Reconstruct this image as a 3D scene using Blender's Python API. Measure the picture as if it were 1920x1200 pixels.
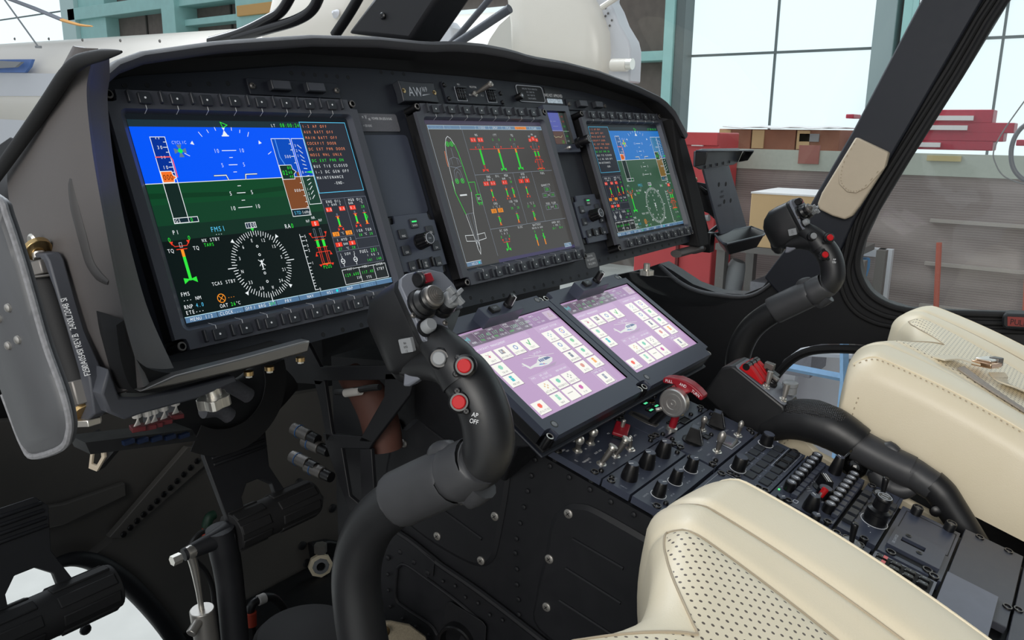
import bpy, bmesh, math, random
from mathutils import Vector, Matrix
from math import sin, cos, pi, radians as rad
random.seed(7)
SC = bpy.context.scene
COL = SC.collection
for o in list(bpy.data.objects): bpy.data.objects.remove(o)

# ---------------------------------------------------------------- camera
CAM = Vector((-0.9085, -0.7088, 1.8514)); YAW, PITCH, ROLL, FPX = rad(36.0213), rad(13.2936), rad(0.695), 1524.68
_f = Vector((cos(YAW)*cos(PITCH), sin(YAW)*cos(PITCH), -sin(PITCH)))
_r = Vector((sin(YAW), -cos(YAW), 0)); _u = _r.cross(_f)
_r, _u = _r*cos(ROLL)+_u*sin(ROLL), -_r*sin(ROLL)+_u*cos(ROLL)
cd = bpy.data.cameras.new('camera'); cam = bpy.data.objects.new('camera', cd); COL.objects.link(cam)
cd.sensor_width = 36; cd.lens = FPX/1920*36; cd.clip_start = 0.02; cd.clip_end = 200
cam.matrix_world = Matrix(((_r.x, _u.x, -_f.x, CAM.x), (_r.y, _u.y, -_f.y, CAM.y), (_r.z, _u.z, -_f.z, CAM.z), (0, 0, 0, 1)))
SC.camera = cam

# ---------------------------------------------------------------- light and exposure
SC.view_settings.view_transform = 'Standard'; SC.view_settings.look = 'None'
SC.view_settings.exposure = 0.0; SC.view_settings.gamma = 1; SC.view_settings.use_curve_mapping = False
w = bpy.data.worlds.new('hangar daylight'); SC.world = w; w.use_nodes = True
wb = w.node_tree.nodes['Background']; wb.inputs[0].default_value = (0.86, 0.93, 1.0, 1); wb.inputs[1].default_value = 0.72
def area(name, loc, target, sx, sy, power, color=(1, 1, 1)):
    l = bpy.data.lights.new(name, 'AREA'); l.shape = 'RECTANGLE'; l.size = sx; l.size_y = sy; l.energy = power; l.color = color
    o = bpy.data.objects.new(name, l); COL.objects.link(o); o.location = loc
    o.rotation_euler = (Vector(target)-Vector(loc)).to_track_quat('-Z', 'Y').to_euler(); return o
area('hangar_skylight', (2.2, 5.0, 6.5), (0, -.2, 1.4), 6, 4, 500, (0.86, 0.93, 1.0))
area('hangar_gate_daylight', (-5.0, -2.0, 3.4), (0, -.2, 1.6), 3, 2.4, 170, (1.0, 0.96, 0.90))
# ---------------------------------------------------------------- frames and measuring helpers
def frame(th, o):            # local x = right, y = up along the surface, z = out of it
    return Matrix.Translation(Vector(o)) @ Matrix.Rotation(th, 4, 'X')
T_PAN, T_MC, T_PED = rad(90-20.671), 0.5531, rad(14.0)
ZT = 1.88
PAN = frame(T_PAN, (0, 0, ZT)); MCF = frame(T_MC, (0, -.119, 1.6174)); PED = frame(T_PED, (0, -.2157, 1.4823))
def ray(u, v): return _r*((u-960)/FPX) - _u*((v-600)/FPX) + _f
def on_x(u, v, x): d = ray(u, v); return CAM + d*((x-CAM.x)/d.x)
def on_y(u, v, y): d = ray(u, v); return CAM + d*((y-CAM.y)/d.y)
def on_z(u, v, z): d = ray(u, v); return CAM + d*((z-CAM.z)/d.z)
def pinv(F, p): return F.inverted() @ Vector(p)

# ---------------------------------------------------------------- materials
def mat(name, col, rough=.5, metal=0, noise=0, scale=60, bump=0, bscale=300, emis=0, coat=0, spec=.5, trans=0):
    m = bpy.data.materials.new(name); m.use_nodes = True; N = m.node_tree; b = N.nodes['Principled BSDF']
    c = tuple(col)+(1,)
    b.inputs['Base Color'].default_value = c; b.inputs['Roughness'].default_value = rough; b.inputs['Metallic'].default_value = metal
    b.inputs['Specular IOR Level'].default_value = spec; b.inputs['Coat Weight'].default_value = coat; b.inputs['Coat Roughness'].default_value = .06
    if emis: b.inputs['Emission Color'].default_value = c; b.inputs['Emission Strength'].default_value = emis
    if trans: b.inputs['Transmission Weight'].default_value = trans
    if noise:
        tc = N.nodes.new('ShaderNodeTexCoord'); n = N.nodes.new('ShaderNodeTexNoise'); n.inputs['Scale'].default_value = scale; n.inputs['Detail'].default_value = 5
        N.links.new(tc.outputs['Object'], n.inputs['Vector'])
        mx = N.nodes.new('ShaderNodeMix'); mx.data_type = 'RGBA'
        mx.inputs[6].default_value = tuple(x*(1-noise) for x in col)+(1,); mx.inputs[7].default_value = tuple(min(1, x*(1+noise)) for x in col)+(1,)
        N.links.new(n.outputs[0], mx.inputs[0]); N.links.new(mx.outputs[2], b.inputs['Base Color'])
        mr = N.nodes.new('ShaderNodeMapRange'); mr.inputs[3].default_value = rough*.85; mr.inputs[4].default_value = min(1, rough*1.15)
        N.links.new(n.outputs[0], mr.inputs[0]); N.links.new(mr.outputs[0], b.inputs['Roughness'])
    if bump:
        tc = N.nodes.new('ShaderNodeTexCoord'); n = N.nodes.new('ShaderNodeTexNoise'); n.inputs['Scale'].default_value = bscale
        N.links.new(tc.outputs['Object'], n.inputs['Vector'])
        bp = N.nodes.new('ShaderNodeBump'); bp.inputs['Strength'].default_value = bump; bp.inputs['Distance'].default_value = .001
        N.links.new(n.outputs[0], bp.inputs['Height']); N.links.new(bp.outputs[0], b.inputs['Normal'])
    return m
_em = {}; EMS = [.12]
def em(c, k=1.0, sp=None):            # display pixels: self-lit colour under a glossy cover
    sp = EMS[0] if sp is None else sp; key = (tuple(c), k, sp)
    if key not in _em:
        m = bpy.data.materials.new('display_colour'); m.use_nodes = True; b = m.node_tree.nodes['Principled BSDF']
        b.inputs['Base Color'].default_value = (.01, .01, .012, 1); b.inputs['Roughness'].default_value = .2
        b.inputs['Specular IOR Level'].default_value = sp
        b.inputs['Emission Color'].default_value = tuple(c)+(1,); b.inputs['Emission Strength'].default_value = k
        _em[key] = m
    return _em[key]
M = dict(
 black=mat('black_paint', (.0085, .009, .0115), .55, noise=.15, bump=.05),
 deep=mat('black_metal_structure', (.006, .0065, .008), .6, noise=.2),
 panel=mat('blue_black_panel_paint', (.013, .0155, .024), .5, noise=.08, bump=.08, bscale=900),
 plate=mat('control_plate_paint', (.050, .058, .086), .36, noise=.08, bump=.05, bscale=900),
 bezel=mat('display_bezel_paint', (.062, .065, .080), .45, noise=.06, bump=.05, bscale=900),
 lip=mat('bezel_slope', (.07, .075, .095), .4),
 knob=mat('black_plastic_knob', (.006, .006, .007), .35),
 rubber=mat('black_rubber', (.008, .008, .009), .7),
 key=mat('dark_key_plastic', (.022, .025, .032), .42),
 hood=mat('glareshield_skin', (.055, .056, .062), .62, noise=.08, bump=.15, bscale=1200),
 hoodin=mat('glareshield_lining', (.003, .003, .004), .8),
 shell=mat('grey_shell_paint', (.105, .096, .094), .5, noise=.05, bump=.05, bscale=500),
 grip=mat('soft_black_grip', (.014, .0145, .016), .42, noise=.08, bump=.05, bscale=1500),
 boot=mat('dark_grey_rubber_sleeve', (.045, .046, .05), .45, noise=.1),
 gplate=mat('light_grey_control_face', (.17, .18, .21), .45),
 lgrey=mat('light_grey_plastic', (.24, .25, .26), .5),
 red=mat('red_button', (.50, .008, .012), .5, spec=.25),
 dred=mat('dark_red_guard', (.28, .01, .02), .35),
 steel=mat('polished_steel', (.80, .77, .71), .33, .9),
 satin=mat('satin_metal', (.46, .44, .41), .4, .8),
 gun=mat('gunmetal', (.17, .16, .15), .42, .6),
 alu=mat('turned_aluminium', (.66, .65, .63), .34, .9),
 brass=mat('gold_plated', (.6, .42, .2), .3, 1),
 white=mat('white_marking', (.72, .73, .74), .6, emis=.12),
 dim=mat('grey_marking', (.50, .53, .58), .6),
 cream=mat('cream_leather', (.86, .76, .56), .42, noise=.025, scale=25, bump=.25, bscale=700),
 creamseam=mat('leather_seam', (.46, .38, .27), .7),
 pouch=mat('beige_leather', (.58, .49, .37), .5, noise=.04, bump=.2, bscale=600),
 web=mat('cream_webbing', (.74, .67, .52), .8, noise=.1, scale=400, bump=.5, bscale=900),
 heli=mat('cream_white_aircraft_paint', (.74, .7, .63), .3, noise=.02, scale=4),
 helig=mat('pale_grey_aircraft_paint', (.6, .61, .64), .35),
 blue=mat('blue_paint', (.1, .2, .5), .5, noise=.2, scale=8),
 teal=mat('teal_steel_paint', (.34, .60, .57), .6, noise=.12, scale=6),
 brown=mat('brown_insulation_board', (.155, .13, .115), .95, noise=.3, scale=9),
 conc=mat('pale_concrete', (.5, .5, .47), .8, noise=.16, scale=5),
 redc=mat('red_painted_metal', (.5, .055, .06), .5, noise=.18, scale=4),
 card=mat('cardboard', (.55, .38, .2), .85, noise=.05, scale=8),
 cardtop=mat('pale_tape_and_wrap', (.75, .74, .73), .6),
 duct=mat('brown_duct', (.09, .035, .025), .7),
 silver=mat('brushed_aluminium', (.3, .29, .28), .35, .8),
 cable=mat('black_cable', (.012, .012, .013), .4),
 wire=mat('white_wire', (.55, .53, .5), .6),
 hose=mat('red_sleeve', (.5, .06, .03), .6),
)

# ---------------------------------------------------------------- mesh builder
def crom(pts, n=6, closed=False):
    P = [Vector(p) for p in pts]; out = []
    m = len(P); rng = range(m if closed else m-1)
    for i in rng:
        p0 = P[(i-1) % m] if (closed or i > 0) else P[i]; p1 = P[i]; p2 = P[(i+1) % m]
        p3 = P[(i+2) % m] if (closed or i+2 < m) else P[(i+1) % m]
        for k in range(n):
            t = k/n
            out.append(.5*((2*p1)+(p2-p0)*t+(2*p0-5*p1+4*p2-p3)*t*t+(3*p1-p0-3*p2+p3)*t**3))
    if not closed: out.append(P[-1])
    return out
def rrect(x0, x1, y0, y1, r, n=4):
    r = min(r, (x1-x0)/2, (y1-y0)/2); o = []
    for cx, cy, a in ((x1-r, y1-r, 0), (x0+r, y1-r, 90), (x0+r, y0+r, 180), (x1-r, y0+r, 270)):
        for k in range(n+1): t = rad(a+90*k/n); o.append((cx+r*cos(t), cy+r*sin(t)))
    return o
def circ(cx, cy, r, n=20, ry=None): return [(cx+r*cos(2*pi*k/n), cy+(ry or r)*sin(2*pi*k/n)) for k in range(n)]
class MB:
    def __init__(s): s.v = []; s.f = []; s.m = []; s.mats = []; s.sm = []
    def mi(s, m):
        m = M[m] if isinstance(m, str) else m
        if m not in s.mats: s.mats.append(m)
        return s.mats.index(m)
    def add(s, V, F, m, X=None, smooth=True):
        b = len(s.v); i = s.mi(m)
        s.v += [tuple((X @ Vector(p)) if X else p) for p in V]
        for f in F: s.f.append(tuple(b+k for k in f)); s.m.append(i); s.sm.append(smooth)
        return s
    def box(s, x0, x1, y0, y1, z0, z1, m, X=None):
        V = [(x, y, z) for z in (z0, z1) for y in (y0, y1) for x in (x0, x1)]
        return s.add(V, [(0, 2, 3, 1), (4, 5, 7, 6), (0, 1, 5, 4), (2, 6, 7, 3), (0, 4, 6, 2), (1, 3, 7, 5)], m, X)
    def prism(s, poly, z0, z1, m, X=None, top=None, chamf=0):
        n = len(poly)
        if chamf:
            cx = sum(p[0] for p in poly)/n; cy = sum(p[1] for p in poly)/n
            w = max(abs(p[0]-cx) for p in poly); h = max(abs(p[1]-cy) for p in poly)
            ins = [(cx+(p[0]-cx)*(1-chamf/w), cy+(p[1]-cy)*(1-chamf/h)) for p in poly]
            V = [(x, y, z0) for x, y in poly]+[(x, y, z1-chamf*math.copysign(1, z1-z0)) for x, y in poly]+[(x, y, z1) for x, y in ins]
            F = [tuple(range(n-1, -1, -1)), tuple(range(2*n, 3*n))]
            for L in (0, n): F += [(L+i, L+(i+1) % n, L+n+(i+1) % n, L+n+i) for i in range(n)]
            return s.add(V, F, m, X)
        tp = top or poly
        V = [(x, y, z0) for x, y in poly]+[(x, y, z1) for x, y in tp]
        return s.add(V, [tuple(range(n-1, -1, -1)), tuple(range(n, 2*n))]+[(i, (i+1) % n, n+(i+1) % n, n+i) for i in range(n)], m, X)
    def ring(s, outer, inner, z0, z1, m, X=None):
        n = len(outer); V = [(x, y, z) for z in (z0, z1) for P in (outer, inner) for x, y in P]; F = []
        for i in range(n):
            j = (i+1) % n
            F += [(2*n+i, 2*n+j, 3*n+j, 3*n+i), (j, i, n+i, n+j), (i, j, 2*n+j, 2*n+i), (n+j, n+i, 3*n+i, 3*n+j)]
        return s.add(V, F, m, X)
    def loft(s, rings, m, X=None, caps=True, closed=True):
        n = len(rings[0]); V = [tuple(p) for r in rings for p in r]; F = []
        for a in range(len(rings)-1):
            for i in range(n if closed else n-1):
                j = (i+1) % n; F.append((a*n+i, a*n+j, (a+1)*n+j, (a+1)*n+i))
        if caps: F += [tuple(range(n-1, -1, -1)), tuple(range((len(rings)-1)*n, len(rings)*n))]
        return s.add(V, F, m, X)
    def lathe(s, prof, m, X=None, n=20, cap=True):   # prof: (r, z) along local z
        return s.loft([[(r*cos(2*pi*k/n), r*sin(2*pi*k/n), z) for k in range(n)] for r, z in prof], m, X, caps=cap)
    def cyl(s, p0, p1, r, m, r1=None, n=16):
        return s.lathe([(r, 0), (r if r1 is None else r1, (Vector(p1)-Vector(p0)).length)], m, aim(p0, p1), n)
    def tube(s, pts, r, m, n=12, sub=6, flat=1.0, caps=True, ref=None, smooth=True):
        P = crom(pts, sub) if sub > 1 else [Vector(p) for p in pts]
        k = len(P); rs = list(r) if isinstance(r, (list, tuple)) else [r]*len(pts)
        if len(rs) != k:
            q = []
            for i in range(k):
                t = i*(len(rs)-1)/(k-1); a = min(int(t), len(rs)-2); q.append(rs[a]+(rs[a+1]-rs[a])*(t-a))
            rs = q
        up = Vector(ref) if ref else None; rings = []
        for i in range(k):
            t = (P[min(i+1, k-1)]-P[max(i-1, 0)]).normalized()
            if up is None: up = Vector((0, 0, 1)) if abs(t.z) < .9 else Vector((1, 0, 0))
            a = (up-t*up.dot(t)).normalized(); b = t.cross(a)
            if not ref: up = a
            rings.append([P[i]+a*rs[i]*flat*cos(2*pi*j/n)+b*rs[i]*sin(2*pi*j/n) for j in range(n)])
        return s.loft(rings, m, caps=caps)
    def build(s, name, parent=None, bevel=0, ang=35, seg=2, sub=0, label=None, world=False):
        if world and parent is not None:
            I = parent.matrix_basis.inverted(); s.v = [tuple(I @ Vector(p)) for p in s.v]
        me = bpy.data.meshes.new(name); me.from_pydata(s.v, [], s.f)
        for m in s.mats: me.materials.append(m)
        me.polygons.foreach_set('material_index', s.m); me.polygons.foreach_set('use_smooth', [True]*len(s.f))
        me.update()
        bm = bmesh.new(); bm.from_mesh(me); bmesh.ops.recalc_face_normals(bm, faces=bm.faces); bm.to_mesh(me); bm.free()
        me.set_sharp_from_angle(angle=rad(ang))
        o = bpy.data.objects.new(name, me); COL.objects.link(o)
        if parent is not None: o.parent = parent
        if bevel:
            b = o.modifiers.new('bevel', 'BEVEL'); b.width = bevel; b.segments = seg; b.limit_method = 'ANGLE'; b.angle_limit = rad(40); b.use_clamp_overlap = True
        if sub:
            b = o.modifiers.new('sub', 'SUBSURF'); b.levels = sub; b.render_levels = sub
        if label: o['label'] = label
        return o
def aim(p0, p1):
    z = (Vector(p1)-Vector(p0)).normalized(); return Matrix.Translation(Vector(p0)) @ z.to_track_quat('Z', 'Y').to_matrix().to_4x4()
def TR(x, y, z=0, rz=0): return Matrix.Translation((x, y, z)) @ Matrix.Rotation(rz, 4, 'Z')

# glyph outlines, one mesh per character
_gl = {}
def glyph(ch):
    if ch not in _gl:
        c = bpy.data.curves.new('t', 'FONT'); c.body = ch; c.resolution_u = 3; o = bpy.data.objects.new('t', c); COL.objects.link(o)
        dg = bpy.context.evaluated_depsgraph_get(); me = bpy.data.meshes.new_from_object(o.evaluated_get(dg))
        V = [tuple(v.co) for v in me.vertices]; F = [tuple(p.vertices) for p in me.polygons]
        bpy.data.objects.remove(o); bpy.data.curves.remove(c); bpy.data.meshes.remove(me)
        xs = [p[0] for p in V] or [0, .3]
        _gl[ch] = (V, F, min(xs), max(xs))
    return _gl[ch]
def text(mb, st, x, y, h, m, X=None, z=0.0002, mono=None, wid=1.0, gap=.09, center=False):
    """x,y = left/baseline; h = cap height; mono = advance; wid squeezes glyphs"""
    k = h/.73; out = []; cx = 0
    for ch in st:
        if ch == ' ': cx += (mono if mono else h*.5*wid); continue
        V, F, a, b = glyph(ch); w_ = (b-a)*k*wid
        if mono:
            sx = k*wid
            if w_ > mono*.86: sx *= mono*.86/w_; w_ = mono*.86
            off = cx+(mono-w_)/2; cx += mono
        else: sx = k*wid; off = cx; cx += w_+gap*h*1.6*wid
        out.append((V, F, a, sx, off))
    x0 = x-(cx/2 if center else 0)
    for V, F, a, sx, off in out:
        mb.add([(x0+off+(p[0]-a)*sx, y+p[1]*k, z) for p in V], F, m, X)
    return cx

# ---------------------------------------------------------------- things
def thing(name, label, cat, F=None, group=None):
    o = bpy.data.objects.new(name, None); COL.objects.link(o); o.empty_display_size = .02
    if F is not None: o.matrix_world = F if isinstance(F, Matrix) else Matrix.Translation(Vector(F))
    return tag(o, label, cat, group)
def tag(o, label, cat, group=None):
    o['label'] = label; o['category'] = cat
    if group: o['group'] = group
    return o
def struct(o): o['kind'] = 'structure'; return o
def dup(o, parent=None, loc=None, label=None, group=None):
    c = o.copy(); COL.objects.link(c)
    if parent is not None: c.parent = parent
    if loc is not None: c.location = loc
    if label: c['label'] = label
    if group: c['group'] = group
    for ch in list(o.children):
        dup(ch, c)
    return c
def place(o, parent, x=0, y=0, z=0, rz=0, name=None):      # linked copy of a part at a new spot of its thing
    c = o.copy(); COL.objects.link(c); c.parent = parent; c.matrix_basis = TR(x, y, z, rz)
    for ch in list(o.children):
        d = ch.copy(); COL.objects.link(d); d.parent = c
    return c
# ---------------------------------------------------------------- display pages (mm, y downwards)
W_, G_, R_, A_, C_, B_ = (.85, .9, .92), (.03, .8, .05), (.9, .05, .02), (.95, .3, .02), (.1, .55, .85), (.0, .095, .95)
class Draw:
    def __init__(s, dim=1.0, veil=0): s.mb = MB(); s.k = dim; s.n = 0
    def e(s, c): return em(c, s.k)
    def z(s): return .00005+s.n*.00007
    def rect(s, x0, y0, x1, y1, c, lay=1):
        s.n = lay; z = s.z(); s.mb.add([(x0*.001, -y1*.001, z), (x1*.001, -y1*.001, z), (x1*.001, -y0*.001, z), (x0*.001, -y0*.001, z)], [(0, 1, 2, 3)], s.e(c))
    def poly(s, P, c, lay=2):
        s.n = lay; z = s.z(); s.mb.add([(x*.001, -y*.001, z) for x, y in P], [tuple(range(len(P)))], s.e(c))
    def line(s, P, c, w=.5, lay=3, closed=False):
        s.n = lay; z = s.z(); P = list(P)+([P[0]] if closed else [])
        for (a, b), (c2, d) in zip(P[:-1], P[1:]):
            L = math.hypot(c2-a, d-b) or 1; nx, ny = -(d-b)/L*w/2, (c2-a)/L*w/2; ex, ey = (c2-a)/L*w*.4, (d-b)/L*w*.4
            s.mb.add([((a-ex+nx)*.001, -(b-ey+ny)*.001, z), ((a-ex-nx)*.001, -(b-ey-ny)*.001, z), ((c2+ex-nx)*.001, -(d+ey-ny)*.001, z), ((c2+ex+nx)*.001, -(d+ey+ny)*.001, z)], [(0, 1, 2, 3)], s.e(c))
    def frame(s, x0, y0, x1, y1, c, w=.5, lay=3): s.line([(x0, y0), (x1, y0), (x1, y1), (x0, y1)], c, w, lay, True)
    def circ(s, x, y, r, c, w=0, lay=3, n=20):
        if w: s.line(circ(x, y, r, n), c, w, lay, True)
        else: s.poly(circ(x, y, r, n), c, lay)
    def t(s, st, x, y, h, c=W_, adv=None, lay=4, center=False):   # y = middle of the letters
        s.n = lay; a = adv or h*.95
        x0 = x-(len(st)*a/2 if center else 0)
        text(s.mb, st, x0*.001, -(y+h/2)*.001, h*.001, s.e(c), z=s.z(), mono=a*.001, wid=.8)
    def box(s, st, x, y, w, h, bg, fg, th): s.rect(x-w/2, y-h/2, x+w/2, y+h/2, bg, 2); s.t(st, x, y, th, fg, th*.85, center=True)

def gauge(d, x, y0, y1, kind):
    h = y1-y0
    if kind == 'oil':
        d.rect(x-1, y0, x+1, y0+h*.18, (.12, .14, .2), 2); d.rect(x-1.2, y0+h*.22, x+1.2, y0+h*.36, A_, 2); d.rect(x-1.2, y0+h*.36, x+1.2, y0+h*.78, G_, 2); d.rect(x-1.2, y0+h*.78, x+1.2, y1-1.6, A_, 2)
        d.line([(x-2.6, y0+h*.2), (x+2.6, y0+h*.2)], R_, .6); d.line([(x-2.6, y1-1.6), (x+2.6, y1-1.6)], R_, .6)
        for q in (-1, 1): d.poly([(x+q*1.2, y1+1), (x+q*4, y1-.6), (x+q*4, y1+3)], R_)
    else:
        d.rect(x-1, y0, x+1, y0+h*.2, (.12, .14, .2), 2); d.rect(x-1.2, y0+h*.22, x+1.2, y0+h*.75, G_, 2); d.rect(x-1.2, y0+h*.75, x+1.2, y1, A_, 2)
        d.line([(x-2.6, y0+h*.2), (x+2.6, y0+h*.2)], R_, .6); d.line([(x-2.6, y1), (x+2.6, y1)], R_, .6); d.line([(x+2, y0+h*.35), (x+3, y0+h*.5), (x+2, y0+h*.62)], G_, .6)
def nrnf(d, x, y0):      # rotor and turbine speed bars
    for q in (-3.9, 4.1):
        d.frame(x+q-1.1, y0, x+q+1.1, y0+11, (.2, .24, .3), .4); d.rect(x+q-1.7, y0+12, x+q+1.7, y0+19.5, G_, 2)
        d.line([(x+q-3, y0+12), (x+q+3, y0+12)], R_, .6); d.line([(x+q-3, y0+20), (x+q+3, y0+20)], R_, .6)
        for e in (-1.2, 1.2): d.line([(x+q+e, y0+20), (x+q+e, y0+38)], R_, .6)
    for q in (-1, 1):
        d.line([(x, y0+9), (x+q*9, y0+9), (x+q*10, y0+6)], R_, .6); d.poly([(x+q*8.4, y0+4), (x+q*12, y0+4), (x+q*10.2, y0+7)], R_)
        d.line([(x, y0+25), (x+q*9, y0+25), (x+q*9.6, y0+28)], R_, .6); d.poly([(x+q*8, y0+29), (x+q*11.4, y0+29), (x+q*9.8, y0+26)], R_)
    d.line([(x-9, y0+38.5), (x+9, y0+38.5)], R_, .8); d.line([(x-5, y0+37.8), (x+5, y0+37.8)], A_, .6)
    for q in (-8, 0, 8): d.poly([(x+q-2, y0+38), (x+q+2, y0+38), (x+q, y0+40.6)], R_)

ALERTS = (('1-2 AP OFF', 0), ('AUX BATT OFF', 0), ('MAIN BATT OFF', 0), ('COCKPIT DOOR', 0), ('DC EXT PWR DOOR', 0), ('NOSE WHL UNLK', 0), ('DC EXT PWR ON', 1), ('BUS TIE CLOSED', 2), ('1-2 DC GEN OFF', 2), ('MAINTENANCE', 2))
def alert_column(d, x, right):
    d.rect(x, 24, x+65, 185, (.022, .026, .036), 1); d.frame(x+.4, 24.2, x+64.6, 102.4, C_, .7)
    for i, (s, k) in enumerate(ALERTS): d.t(s, x+2.4, 28.6+6.35*i, 3.2, [(.9, .28, .13), G_, W_][k], 3.5)
    d.t('-END-', x+24, 92.4, 3.2, W_, 3.1)
    g = (.18, .2, .25)
    d.frame(x+.8, 109.6, x+64.4, 185, g, .35); d.line([(x+32.5, 109.6), (x+32.5, 167.4)], g, .35); d.line([(x+.8, 151.8), (x+32.5, 151.8)], g, .35); d.line([(x+32.5, 156), (x+64, 156)], g, .35); d.line([(x+.8, 167.4), (x+64.4, 167.4)], g, .35)
    d.t('ENG OIL', x+16, 112.4, 3, W_, 3.1, center=True); d.t('1 BAR 2', x+16, 116, 2.6, W_, 2.8, center=True)
    d.box('0.0', x+7, 121.2, 8, 4.8, R_, W_, 3); d.box('0.0', x+25.5, 121.2, 8, 4.8, R_, W_, 3); gauge(d, x+16, 126, 142.5, 'oil')
    d.box('28', x+7, 148.4, 9, 4.6, A_, (.02, .02, .02), 3.4); d.box('28', x+25.5, 148.4, 9, 4.6, A_, (.02, .02, .02), 3.4); d.t('°C', x+16, 148, 2.6, W_, 2.2, center=True)
    d.t('MGB OIL', x+48, 112.4, 3, W_, 3.1, center=True); d.t('BAR', x+40, 116, 2.6, W_, 2.4, center=True); d.t('°C', x+55.5, 116, 2.6, W_, 2.4, center=True)
    d.box('0.1', x+41, 121.2, 8.4, 4.8, R_, W_, 3); d.t('28', x+56, 121, 3.2, G_, 3, center=True); gauge(d, x+42, 125, 141, 'oil'); gauge(d, x+56, 125, 141, 'temp')
    d.t('IGB TGB', x+48, 147.5, 3, W_, 3.4, center=True); d.t('28', x+41, 152.4, 3, G_, 2.8, center=True); d.t('°C', x+48.5, 152, 2.6, W_, 2.2, center=True); d.t('28', x+57, 152.4, 3, G_, 2.8, center=True)
    d.t('1 HYD 2', x+16, 155, 3, W_, 3.1, center=True); d.box('3', x+7, 160, 9, 4.6, R_, W_, 3.2); d.box('0', x+26, 160, 9, 4.6, R_, W_, 3.2); d.t('BAR', x+16.5, 160, 2.6, W_, 2.3, center=True)
    d.t('27', x+7, 165, 3, G_, 2.8, center=True); d.t('°C', x+17, 165, 2.6, W_, 2.2, center=True); d.t('28', x+26, 165, 3, G_, 2.8, center=True)
    d.t('1 SOV 2', x+15, 171, 3, W_, 3.2, center=True); d.t('FUEL', x+39, 171, 3.6, W_, 3.3, center=True); d.t('281', x+54, 171, 4.4, G_, 3.6, center=True)
    for q in (6, 24): d.circ(x+q, 178.4, 2.5, W_, .7); d.line([(x+q-2, 178.4), (x+q+2, 178.4)], W_, .6); d.line([(x+q, 173), (x+q, 176)], W_, .6); d.line([(x+q, 181), (x+q, 184)], W_, .6)
    d.t('1 KG 2', x+51, 176, 2.6, W_, 3.2, center=True); d.t('141', x+44, 181.5, 3.2, G_, 2.8, center=True); d.t('140', x+58, 181.5, 3.2, G_, 2.8, center=True)
    d.rect(x, 185.6, x+66, 205, (.012, .016, .016), 1)
    d.frame(x+1, 187.8, x+65, 203.8, W_, .5); d.line([(x+25, 187.8), (x+25, 203.8)], W_, .5); d.line([(x+46.5, 187.8), (x+46.5, 203.8)], W_, .5)
    for s, q in (('VHF1', 13), ('VOR1', 35), ('XPDR', 56)): d.rect(x+q-5.5, 186.5, x+q+5.5, 189.2, (.012, .016, .016), 3); d.t(s, x+q, 187.8, 2.8, W_, 2.7, lay=5, center=True)
    d.t('129.600', x+13, 194, 3.4, G_, 3, center=True); d.t('25K', x+18, 198.5, 2.8, W_, 2.6); d.t('117.40', x+36, 194, 3.4, G_, 3, center=True); d.t('TTE', x+36, 200, 3, W_, 2.8, center=True); d.t('STBY', x+56, 193, 3.2, W_, 3, center=True)

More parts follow.
